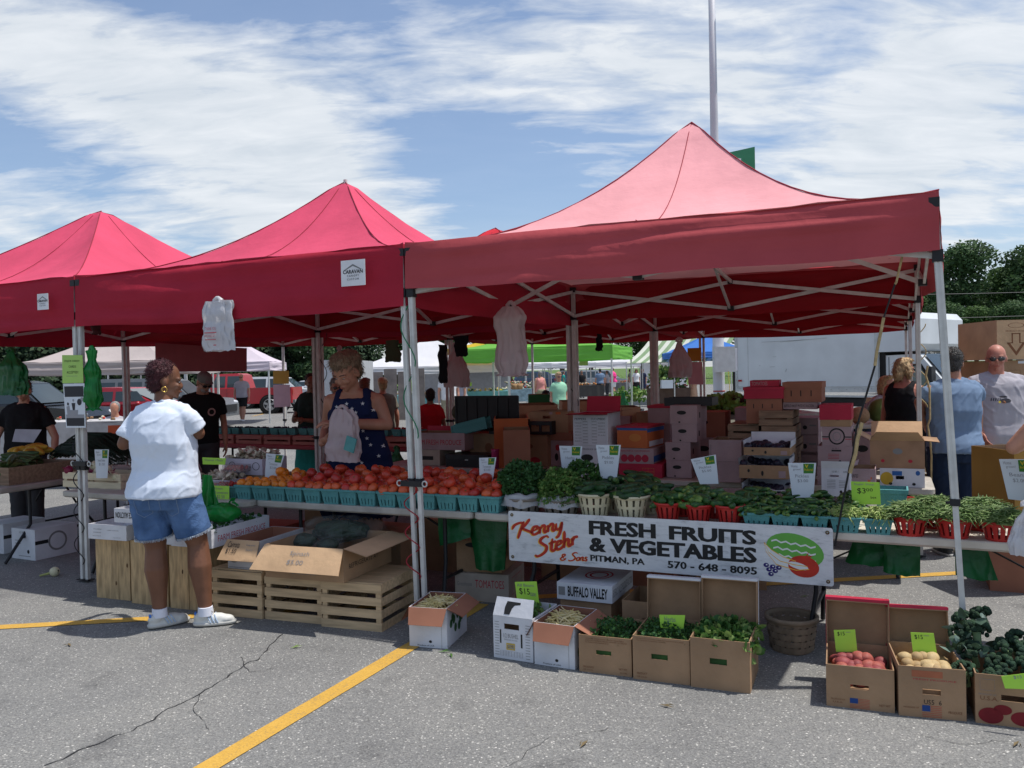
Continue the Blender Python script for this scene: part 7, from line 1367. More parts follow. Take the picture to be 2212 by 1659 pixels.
for k,(u,v)in enumerate(((30,1145),(-35,1150))):
 q=FZ(u,1205-k*14,0);carton(('white U.S. number one carton on the ground under the squash table','white carton at the left edge under the squash table')[k],q.x+.16,q.y+.2,0,.34,.42,.28,R(-2),m=WHITEC,open_=False,prints=[('f','U.S. NO. 1',.35,.6,.85,.92,INK),('f','o',.66,.76,.2,.33,INK),('f','-',.15,.45,.6,.62,INKG),('f','-',.15,.4,.5,.52,INKG),('f','-',.3,.8,.1,.12,INKG),('r','o',.3,.75,.2,.85,INKG,{'inner':.8}),('r','-',0,.3,.5,.62,INK)],name='produce_carton')
PB_=mat('pink_bagged',(.34,.22,.25),.5,.2,8)
r=mthing('bagged_produce','row of pinkish plastic bags of produce behind the onion crate','bags',-3.3,.78,.70)
for k in range(5):B=MB(PB_);B.ell((k*.15,0,.13),(.085,.09,.15),PB_,14,10);crumple(B,.02,9,k);obj('bag',B,r)
# berry counter at the left back
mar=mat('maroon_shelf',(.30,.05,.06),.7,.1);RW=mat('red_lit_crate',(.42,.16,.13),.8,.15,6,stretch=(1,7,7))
table('long counter of berry boxes across the left back of the stall',-5.3,-2.2,3.55,4.3,z=.78,m=mar,legs=(.1,.9),group='counters')
DBK=mat('dark_pulp',(.05,.09,.10),.85,.1);BLU=mat('blueberry',(.02,.02,.06),.4,.2,20);STR=mat('strawberry',(.40,.02,.02),.35,.2,20)
for k in range(7):
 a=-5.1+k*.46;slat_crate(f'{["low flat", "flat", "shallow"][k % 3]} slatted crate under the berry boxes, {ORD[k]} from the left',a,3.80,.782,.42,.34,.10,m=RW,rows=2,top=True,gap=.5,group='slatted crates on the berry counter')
 for j in range(3):
  aa=a-.14+j*.14;r=quart(f'dark pint of {"blueberries" if k < 4 else "strawberries"}, {ORD[(k * 3 + j) % 20]} along the berry counter',aa,3.80,.895,(.85,.85,.75),group='berry pints on the counter');B=MB(BLU if k<4 else STR)
  for i in range(16):B.ell((rnd(-.05,.05),rnd(-.05,.05),.105+rnd(0,.02)),.014 if k<4 else .019,None,6,4)
  obj('berries',B,r,kind='stuff')
for k,(u0,u1,v0,v1)in enumerate(((334,377,868,932),(405,438,862,920),(556,583,853,900))[:2]):
 card('price_card',f'pinkish price card on the berry counter, {ORD[k]} from the left',[(u0,v0),(u1,v0),(u1-3,v1),(u0+4,v1)],3.55,mat('pink_card',(.55,.34,.38)),[])
ORS=mat('orange_pole_banner',(.70,.10,.02),.6,.08)
card('banner','bright orange board leaning under the far table at the left',[(233,919),(272,918),(272,975),(234,975)],2.6,ORS,[],'board')
for k,a in enumerate((-2.2,-2.75,-1.75)):
 bag('carrier_bag',f'dark green carrier bag tied to the berry counter edge, {ORD[k]} one',L(a-.3*k,3.3,.80),.24,.34,.1,GBAGD,60+k)
# melon table and its crates at the right back
B=MB(mat('melon_green',(.13,.22,.06),.45,.55,5,stretch=(1,1,.3)))
P=FD(1910,905,9.6);zt=FD(1880,917,9.6).z
table('pale table holding two melons behind the crate stacks',0,1.3,0,.6,z=zt,rz=0,org=(FD(1905,915,9.9).x,9.9,0),m=mat('pale_table',(.55,.51,.45),.6,.08),group='pale tables')
r=B;B.ell((0,0,.145),(.165,.15,.148),None,24,16);o=obj('watermelon',B);o.location=(FD(1910,890,9.7).x,9.75,zt);tag(o,'large mottled green watermelon on the pale table','watermelon')
B=MB(mat('cantaloupe',(.42,.27,.15),.8,.15,40,bump=.4));B.ell((0,0,.10),(.115,.11,.102),None,20,14);o=obj('cantaloupe',B);o.location=(FD(1862,890,9.7).x-.02,9.72,zt);tag(o,'tan cantaloupe beside the watermelon','melon')
PALE=mat('pale_new_wood',(.62,.46,.28),.7,.12,5,stretch=(1,7,7))
for k in range(5):
 D_=11.2;z0=(.35+.165*k);w_=.55;x=FD(1925,850,D_).x
 t_=slat_crate(f'new pale wooden crate, {ORD[k]} from the bottom of the stack by the truck cab',0,0,0,w_,.4,.155,m=PALE,rows=2,top=True,gap=.2,group='new pale crates by the cab');t_.location=(x,D_,z0 if k else .35);t_.rotation_euler=(0,0,R(-5))
t_=slat_crate('low pallet of boards under the new pale crates',0,0,0,.9,.8,.34,m=PALE,rows=2,top=True,gap=.5);t_.location=(FD(1925,850,11.2).x,11.2,0);t_.rotation_euler=(0,0,0)
# cartons behind the two men
for k in range(5):
 D_=8.6;x=FD(2115,900,D_).x;t_=carton(f'brown lidded carton with red print, {ORD[k]} from the bottom, between the two men',0,0,0,.42-.01*k,.4,.205,0,open_=False,lid=(KRAFT,.06,[('FRESH',.1,.4,.2,.7,INKR),('SWEET',.5,.9,.2,.7,INKR)]),prints=[('f','-',.5,.53,.3,.6,INK),('f','FRESH SWEET',.2,.8,.12,.22,INKR)],name='produce_carton',group='lidded cartons between the two men');t_.location=(x+rnd(-.01,.01),D_,k*.212);t_.rotation_euler=(0,0,R(-3))
YC=mat('ochre_bin',(.30,.165,.035),.75,.12,4)
t_=carton('tall ochre melon bin with a printed melon, at the right behind the beans',0,0,0,.46,.45,.66,0,m=YC,prints=[('f','LOS CHACALES',.18,.8,.84,.89,INK),('f','o',.22,.8,.40,.76,mat('print_melon_green',(.04,.09,.03),.8,.2)),('f','o',.30,.72,.44,.62,mat('print_melon_red',(.35,.05,.03),.8,.1)),('f','Kernel',.3,.6,.25,.3,INK)],name='melon_bin',cat='bin');q=FD(2178,950,5.9);t_.location=(q.x+.13,5.95,.345);t_.rotation_euler=(0,0,R(6));t_=carton('brown carton supporting the ochre melon bin',0,0,0,.44,.42,.34,0,open_=False,m=KRAFTR,name='produce_carton');t_.location=(q.x+.13,5.97,0)
def bigbox(label,u0,u1,v0,v1,D,d,z0=None,**k):
 A,Bq=FD(u0,v1,D),FD(u1,v1,D);z=A.z if z0 is None else z0;h=FD(u0,v0,D).z-z;t_=carton(label,0,0,0,Bq.x-A.x,d,h,0,name='produce_carton',**k);t_.location=((A.x+Bq.x)/2,D+d/2,z);t_.rotation_euler=(0,0,0);return t_
bigbox('large tan carton with a down arrow at the top right of the photo',2154,2250,692,777,9.2,.8,open_=False,m=KRAFTL,prints=[('f','o',.25,.62,.80,.93,INKB,{'inner':.9}),('f','PRODUCT OF USA',.2,.65,.70,.74,INKB),('f','-',.33,.36,.42,.66,INKB),('f','-',.50,.53,.42,.66,INKB),('f','-',.33,.53,.64,.665,INKB),('f','-',.22,.36,.41,.43,INKB),('f','-',.50,.64,.41,.43,INKB),('f','V',.22,.64,.10,.42,INKB)])
bigbox('tan carton with white label under the arrow carton',2160,2250,779,850,9.25,.8,open_=False,m=KRAFT,prints=[('f','-',.45,.75,.9,.98,CARDW),('f','#',.1,.5,.4,.7,INKB,{'rows':1,'cols':1})]);bigbox('dark tan carton lowest in the right hand stack',2165,2250,852,960,9.3,.8,z0=.0,open_=False,m=KRAFT)
bigbox('white and blue printed carton behind the bald man elbow',2180,2250,925,1000,7.9,.4,z0=0,open_=False,m=WHITEC,prints=[('f','-',.0,.99,.80,.86,BLC),('f','-',.0,.99,.9,.95,BLC)])
# bins in the middle distance
bigbox('long tan cardboard bin with hatched corners behind the stall',1091,1206,877,940,10.6,.9,z0=0,m=KRAFTL,prints=[('f','-',.02+.012*k,.028+.012*k,.62+.05*(k%3),.95,INK)for k in range(4)]);bigbox('tan cardboard bin right of the long one',1216,1290,868,930,11.4,.8,z0=0,m=KRAFTL)
t_=bigbox('pinkish melon bin with printed frame behind the stall table',996,1085,892,960,8.9,.9,z0=0,m=PINKC,prints=[('f','#',.45,.7,.7,.85,INKR,{'rows':1,'cols':1})])
for k,(u,c)in enumerate(((1003,0),(1016,1),(1032,0),(1046,0))):
 B=MB([mat('melon_dark',(.07,.07,.035),.6,.4,8),mat('melon_pale',(.42,.45,.22),.5,.15,8)][c]);B.ell((0,0,0),(.14,.11,.11),None,18,12);o=obj('melon',B);o.location=FD(u,890,9.1+.12*k);tag(o,f'{("dark netted", "pale green")[c]} melon, {ORD[k]} from the left in the pinkish bin','melon')
B=MB(mat('melon_flesh',(.70,.06,.06),.5,.1));B.ell((0,0,0),(.09,.05,.07),None,14,10);o=obj('melon_slice',B);o.location=FD(1058,887,9.0);tag(o,'cut red watermelon piece in the pinkish bin','melon')
bigbox('orange watermelon bin with handwriting behind the banana carton',1068,1142,905,975,8.0,.8,z0=0,m=ORC,mi=KRAFTL,prints=[('f','Kids Choice',.35,.85,.80,.86,INK)]);bigbox('dark red brown carton in front of the orange bin',1088,1146,930,985,7.5,.5,z0=0,m=KRAFTR)
bigbox('orange red open carton with cut melon beside the right rear post',1345,1385,880,930,8.3,.5,z0=0,m=KRAFTL)
t_=bigbox('green plastic tub in front of the boy',1142,1188,853,880,12.5,.5,z0=.55,m=mat('green_tub',(.01,.14,.04),.4,.1))
for k,(u,v,D,c)in enumerate(((1585,876,8.6,0),(1560,882,8.4,0),(1605,886,8.5,1),(1640,883,8.7,1))):
 P_=FD(u,v,D);B=MB(*([LF[2],mat('lettuce',(.22,.36,.07),.6,.3,10,trans=.2)]if c==0 else[mat('red_lettuce',(.10,.02,.03),.6,.3,10),LF[0]]));leaves(B,dome((0,0,0),(.17,.15,.09),.15),200,.075,B.mats);o=obj('lettuce',B);o.location=P_;tag(o,(('large bright green lettuce heap in front of the pole base','small bright green lettuce heap left of the large one','dark red lettuce heap left of the crates','dark red lettuce heap touching the crates'))[k],'lettuce')
table('grey folding table holding the lettuce behind the crate stacks',0,1.5,0,.7,z=FD(1590,893,8.6).z,org=(FD(1600,893,8.7).x,8.7,0),group='grey folding tables at the back')
# ---------------------------------------------------------------- background: ground cover, trees, tents, vehicles
GRS=mat('mown_grass',(.085,.145,.03),.9,.3,.8)
B=MB(GRS);B.grid(lambda u,v:Vector((-260+620*u,84+300*v,.02+2.4*v)),30,16);struct('grass_field',B)
B=MB(GRS);rng=random.Random(5)
for k in range(5200):x,y=rng.uniform(15,90),rng.uniform(86,160);z=.02+2.4*(y-84)/300;h=rng.uniform(.06,.16);B.add([(x,y,z),(x+.05,y,z),(x+.02+rng.uniform(-.04,.04),y,z+h)],[(0,1,2)])
obj('grass_tufts',B,kind='stuff')
TB=mat('bark',(.10,.075,.055),.9,.3,6,stretch=(4,4,1))
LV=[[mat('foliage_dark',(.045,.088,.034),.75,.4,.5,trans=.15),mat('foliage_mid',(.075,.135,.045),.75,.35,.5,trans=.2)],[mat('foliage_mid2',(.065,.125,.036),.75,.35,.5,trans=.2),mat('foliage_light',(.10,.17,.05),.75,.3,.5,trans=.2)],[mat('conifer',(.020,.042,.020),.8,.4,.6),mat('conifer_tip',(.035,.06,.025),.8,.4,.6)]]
def tree_proto(i,ms,conif=False,nl=10500,ls=.44):
 rng=random.Random(i);T=MB(TB);T.tube([(0,0,0),(.1,.05,3),(.0,.1,7),(.1,0,11 if not conif else 8.6)],[.42,.34,.22,.05],8);blobs=[]
 if conif:
  Ht=9
  for k in range(60):z=.8+8*k/60;rr=(1-z/9.3)*2.9;a=k*2.4;blobs.append((Vector((math.cos(a)*rr*.6,math.sin(a)*rr*.6,z-.2)),Vector((rr*.55+.15,rr*.55+.15,.38))))
 else:
  for k in range(34):
   a=k*2.399;f=rng.uniform(.2,1);z=rng.uniform(3.4,12.6);env=4.3*math.sin(math.pi*min(1,max(.08,(z-1.5)/13.2)))**.7;c=Vector((math.cos(a)*env*f*.75,math.sin(a)*env*f*.75,z));r_=rng.uniform(1.1,2.0);blobs.append((c,Vector((r_*1.15,r_*1.15,r_*.72))))
   if k%4==0:T.tube([(0,.05,max(2,z-3)),c*.5+Vector((0,0,z*.42)),c],[.16,.09,.03],5)
 Cn=MB(*ms);tot=sum(b[1].x**2 for b in blobs)
 for c,r_ in blobs:
  n=int(nl*r_.x**2/tot)
  for _ in range(n):
   d=Vector((rng.gauss(0,1),rng.gauss(0,1),rng.gauss(0,1)+.25)).normalized();q=rng.uniform(.72,1.08);p=c+Vector((d.x*r_.x,d.y*r_.y,d.z*r_.z))*q;s_=ls*rng.uniform(.5,1.2);u=Vector((rng.gauss(0,1),rng.gauss(0,1),rng.gauss(0,.6))).normalized();w_=u.cross(d+Vector((rng.uniform(-.5,.5),rng.uniform(-.5,.5),rng.uniform(-.5,.5)))).normalized()
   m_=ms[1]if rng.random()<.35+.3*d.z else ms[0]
   Cn.add([p-u*s_*.5,p+w_*s_*.3,p+u*s_*.5,p-w_*s_*.3],[(0,1,2,3)],m_)
 r=thing('conifer_tree' if conif else 'tree','proto','tree',(0,0,0));obj('trunk',T,r);obj('crown',Cn,r);return r
protos=[tree_proto(1,LV[0]),tree_proto(2,LV[1]),tree_proto(3,LV[0]),tree_proto(4,LV[2],True,9000,.36)]
used=set()
def plant(k,x,y,s,rz,label,group):
 z=.02+2.4*max(0,(y-84))/300 if y>84 else 0;sc_=(s,s,s*rnd(.95,1.05))
 if k not in used:used.add(k);o=protos[k];o.location=(x,y,z);o.rotation_euler=(0,0,rz);o.scale=sc_;o['label']=label;o['group']=group
 else:dup(protos[k],(x,y,z),(0,0,rz),label,group,sc_)
wu=lambda u,D:(u-1106)/FPX*D
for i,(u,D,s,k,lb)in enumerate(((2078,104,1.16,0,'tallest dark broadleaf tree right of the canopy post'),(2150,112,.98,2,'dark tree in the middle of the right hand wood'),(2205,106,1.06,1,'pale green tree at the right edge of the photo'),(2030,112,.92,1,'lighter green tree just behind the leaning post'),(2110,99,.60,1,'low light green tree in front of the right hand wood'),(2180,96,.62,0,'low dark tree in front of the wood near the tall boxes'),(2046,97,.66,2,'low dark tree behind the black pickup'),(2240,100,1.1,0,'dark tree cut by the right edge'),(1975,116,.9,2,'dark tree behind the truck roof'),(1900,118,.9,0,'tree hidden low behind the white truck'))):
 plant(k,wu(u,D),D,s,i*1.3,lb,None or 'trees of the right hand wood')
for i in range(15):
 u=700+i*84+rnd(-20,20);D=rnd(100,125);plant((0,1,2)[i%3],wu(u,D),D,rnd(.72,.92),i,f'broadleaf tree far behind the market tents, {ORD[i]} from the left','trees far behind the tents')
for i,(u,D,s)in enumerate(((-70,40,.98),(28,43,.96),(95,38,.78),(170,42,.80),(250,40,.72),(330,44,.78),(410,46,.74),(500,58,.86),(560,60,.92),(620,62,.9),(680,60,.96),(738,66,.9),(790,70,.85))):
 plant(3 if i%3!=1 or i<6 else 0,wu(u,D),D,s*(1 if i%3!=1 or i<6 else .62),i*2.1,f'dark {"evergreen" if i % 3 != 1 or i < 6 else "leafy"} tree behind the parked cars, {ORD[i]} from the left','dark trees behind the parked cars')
# tents
def tent(label,u,D,w,d,m,rz=0,ze=2.35,zv=2.05,zp=3.2,flat=False,group='canopies across the lane',legs=True,walls=None,x=None):
 r=thing('market_tent',label,'canopy',(wu(u,D)if x is None else x,D+d/2*math.cos(rz),0),rz,group);B=MB(m);roof_mesh(B,w,d,ze,zp,m,1.25,.08,seed=u*.1);obj('roof',B,r);B=MB(m);valance_mesh(B,w,d,ze,zv,m,.03,u*.07,1.2);obj('valance',B,r)
 for sx in(-1,1):
  for sy in(-1,1):B=MB(STEEL);B.bar((sx*(w/2-.04),sy*(d/2-.04),0),(sx*(w/2-.04),sy*(d/2-.04),ze),.05);obj('leg',B,r)
 if walls:
  B=MB(walls);B.grid(lambda a,b:Vector((-w/2+w*a,d/2-.03+.04*nz(a*9,b),zv+.1-(zv)*b)),20,4);obj('back_wall',B,r)
 return r
TW,TG=cloth('white_tent',(.74,.74,.76),.25,.04),cloth('lime_tent',(.20,.52,.09),.35,.06)
TBG,TPK,TBL=cloth('beige_tent',(.46,.40,.38),.15,.06),cloth('pinkish_white_tent',(.66,.58,.64),.2,.05),cloth('blue_tent',(.07,.22,.62),.3,.05)
tent('grey beige canopy in front of the dark evergreens',205,18.6,3.3,3.3,TBG,0,2.08,1.80,3.0);tent('pinkish white canopy beside the red pickup',484,29.5,3.0,3,TPK,R(4),2.22,1.92,3.1);tent('pinkish white canopy peeping over the maroon banner',318,33,3.2,3,TPK,0,2.3,2.0,3.2)
tent('large white canopy with a lilac shaded valance behind the vendor',920,35,6.2,5,TW,0,1.98,1.68,3.3,walls=None)
tent('white canopy with grey side walls beyond the teal table',1000,40,4.6,4,TW,0,2.2,1.85,3.3,walls=mat('tent_wall_grey',(.42,.43,.45),.8,.08));tent('white canopy left of the green one, by the flower table',1068,43,3.4,3.4,TW,0,2.2,1.9,3.0)
for i,u in enumerate((1135,1232,1330)):tent(f'white canopy in the far row seen under the green one, {ORD[i]} from the left',u,50+i,3.2,3,TW,0,2.15,1.85,2.75)
tent('bright lime green canopy in the middle of the lane',1188,26.5,5.2,3.6,TG,R(-18),2.42,2.0,3.1,group=None or 'canopies across the lane')
tent('small white canopy beyond the striped tent',1452,62,3.4,3,TW,0,2.5,2.1,3.2,walls=TW);tent('blue canopy beside the white truck',1545,36,3.6,3.4,TBL,0,2.35,2.1,3.15);tent('yellow edged canopy behind the green one',1030,33,2.6,3,cloth('yellow_tent',(.60,.42,.04),.3),0,2.6,2.45,2.9);tent('white canopy roof right of the striped tent',1520,42,5,4,TW,0,2.5,2.3,3.9)
ST1,ST2=cloth('awning_white',(.66,.68,.58),.25,.04),cloth('awning_green',(.25,.36,.20),.25,.05)
r=thing('striped_tent','gabled tent with green and white striped roof by the produce tables','tent',(wu(1392,38),38,0),R(-8),'canopies across the lane')
for k in range(18):
 B=MB((ST1,ST2)[k%2]);x0,x1=-.8+k*.22,-.8+(k+1)*.22
 for sy in(-1,1):B.grid(lambda u,v:Vector((x0+(x1-x0)*u+(1.3*v if sy<0 else 1.3*v),sy*2.2*(1-v)+2.2,1.95+1.35*v-.12*math.sin(v*3.14))),1,6)
 obj('roof_stripe',B,r)
for x,y in((-.8,0),(1.1,0),(3.1,0),(-.8,4.4),(3.1,4.4)):B=MB(STEEL);B.tube([(x,y,0),(x,y,2)],.03,6);obj('leg',B,r)
# far tables with goods
TEAL=fab('teal_cloth',(.16,.42,.42),.05);CHK=fab('check_cloth',(.30,.44,.50),.3)
def stall(label,u,D,w,m,goods,glabel,cat='produce',n=60,sz=.06,rise=.12,z=.78,brown=False):
 r=thing('market_table',label,'table',(wu(u,D),D,0),0,None);T=MB(m)
 T.grid(lambda a,b:Vector((-w/2+w*a,-.40-.04*nz(a*8,u),z-(.62 if not brown else .74)*b+.02*nz(a*9,3))),24,4);T.bx(-w/2,w/2,-.4,.4,z,z+.02);T.grid(lambda a,b:Vector((w/2+.02*nz(a*5,0),-.4+.8*a,z-.6*b)),6,3);obj('tablecloth',T,r)
 for x in(-w*.4,w*.4):Lm=MB(LEGM);Lm.tube([(x,-.25,z),(x,-.3,0)],.02,5);obj('leg',Lm,r)
 G_=MB(*goods)
 for k in range(n):G_.ell((rnd(-w*.47,w*.47),rnd(-.3,.3),z+.03+rnd(0,rise)),(sz*rnd(.6,1.2),sz*rnd(.6,1.2),sz*rnd(.5,.9)),goods[k%len(goods)],6,4)
 o=obj('produce_heap',G_,kind='stuff');o.location=(wu(u,D),D,0);o['label']=glabel;o['category']=cat
PGR=mat('far_greens',(.06,.12,.03),.8,.4,20);PWH=mat('far_white_flowers',(.55,.52,.40),.8,.2,20);PYL=mat('far_yellow',(.55,.36,.04),.7,.2,20);PRD=mat('far_red',(.48,.05,.03),.6,.2,20);PBR=mat('far_brown',(.22,.13,.07),.8,.3,20);POR=mat('far_orange',(.6,.22,.04),.7,.1,20)
stall('teal covered table with yellow squash and white flowers',1052,38,1.9,TEAL,[PYL,PWH,PGR],'yellow squash and white flowers on the teal table');stall('second teal covered table behind the front post pair',890,34,1.7,TEAL,[PYL,PBR,PGR],'small goods on the second teal table',n=40);stall('table of cauliflower with scalloped edge paper',1130,42,1.9,CHK,[PWH,PWH,PRD,PGR],'cauliflowers and red fruit under the white canopy',n=110,rise=.35)
stall('far table of orange and brown goods below the small green sign',1262,48,2.2,fab('dark_cover',(.08,.075,.07)),[POR,PWH,PBR],'orange and white goods on the far table',n=80);stall('brown covered table with greens and tomatoes by the striped tent',1440,36.5,1.9,fab('brown_cover',(.10,.065,.05)),[PRD,PGR,PGR,PBR],'greens and tomatoes on the brown covered table',n=70,brown=True);stall('far left table of small goods before the black car',208,13.0,3.4,mat('white_tabletop',(.45,.44,.44),.7),[PRD,PBR,PWH],'small boxed goods on the far left table',n=60,sz=.035,rise=.04,z=1.0)
stall('table of reddish goods beyond the far lane shoppers',1330,56,2.4,fab('grey_cover',(.2,.2,.2)),[PRD,PBR,POR],'reddish goods beyond the lane',n=60)
for k,(u,D)in enumerate(((1112,40.5),(1122,40.5))):B=MB(mat('splint_tan',(.38,.24,.12),.8,.2));B.lathe([(.001,0),(.14,0),(.19,.28),(.17,.28),(.13,.02),(.001,.02)],14);o=obj('bushel_basket',B);o.location=(wu(u,D),D,.80);tag(o,f'tan bushel basket on the far table, {("left", "right")[k]} one','basket')
for k,(u,c,s)in enumerate(((1105,PYL,.28),(1100,PRD,.3))):B=MB(c);B.ell((0,0,s*.8),s,None,12,8);o=obj('pumpkin',B);o.location=(wu(u,37.5),37.3+k*.5,0);o.scale=(1,1,.8);tag(o,('yellow round squash on the ground by the teal table','red round pumpkin on the ground by the teal table')[k],'squash')
B=MB(LF[2],PGR);leaves(B,dome((0,0,.3),(.75,.4,.45),.2),500,.16,B.mats);o=obj('greens_heap',B);o.location=(wu(1441,36.4),36.4,.95);tag(o,'bushy fresh greens in a white box on the brown covered table','greens');B=MB(CARDW);B.bx(-.24,.24,-.2,.2,0,.35);o=obj('white_box',B);o.location=(wu(1440,35.9),35.9,.80);tag(o,'white box under the bushy greens','box')
for k,u in enumerate((1337,1366,1381)):
 D=29.5;r=thing('potted_plant',f'young tomato plant in a black pot by the green canopy, {ORD[k]} from the left','plant',(wu(u,D),D,0),0,'potted tomato plants');B=MB(JOINT);B.lathe([(.001,0),(.12,0),(.16,.24),(.001,.22)],12);obj('pot',B,r);B=MB(LF[1],LF[2]);B.tube([(0,0,.2),(.02,0,.9)],[.012,.006],5,LF[1]);leaves(B,dome((0,0,.62),(.30,.28,.36),.35),60,.16,B.mats);obj('foliage',B,r)
# open sign and small signs
def sgn(label,u0,u1,v0,v1,D,m,txt=(),name='sign'):
 A,Bq=FD(u0,v1,D),FD(u1,v0,D);B=MB(m);w,h=Bq.x-A.x,Bq.z-A.z;B.bx(0,w,0,.01,0,h,m)
 for body,x0,x1,y0,y1,pm in txt:fit(B,body,(w*x0,-.003,h*y0),(1,0,0),(0,0,1),w*(x1-x0),h*(y1-y0),pm,.002)
 o=obj(name,B);o.location=(A.x,D,A.z);return tag(o,label,'sign')
sgn('pale green open sign standing by the melon bin',1018,1047,871,889,10.2,mat('sign_pale_green',(.38,.52,.40),.7),[('OPEN',.08,.92,.2,.8,mat('letter_green',(.05,.22,.08),.7,0))]);sgn('small olive green sign in front of the far white canopy',1251,1270,780,790,49,mat('sign_olive',(.20,.30,.05),.7));sgn('lime price sign by the teal table',1011,1019,826,834,37,LIME)
sgn('white banner with dark lettering in the stall beyond the vendor',862,905,794,822,37.5,CARDW,[('FARM',.5,.9,.3,.75,INK),('fresh produce',.08,.45,.3,.5,INKG)],'banner')
# trailer behind the vendor
r=thing('trailer','pale grey enclosed trailer partly hidden behind the vendor head','trailer',(wu(722,24),24,0),R(0));B=MB(mat('trailer_grey',(.45,.46,.47),.5,.06));B.bx(-.32,.55,0,3.5,.4,2.1);obj('body',B,r)
for x in(-.1,.3):B=MB(JOINT);B.tube([(x,-.05,.35),(x,.25,.35)],.34,14);obj('wheel',B,r)
B=MB(mat('board_brown_grey',(.24,.20,.18),.8,.25,3));[B.bx(k*.5,k*.5+.46,0,.04,.0,1.85-.1*(k%2))for k in range(5)];o=obj('board_screen',B);o.location=(wu(770,30),30,0);tag(o,'brown grey board screen under the large white canopy','screen')
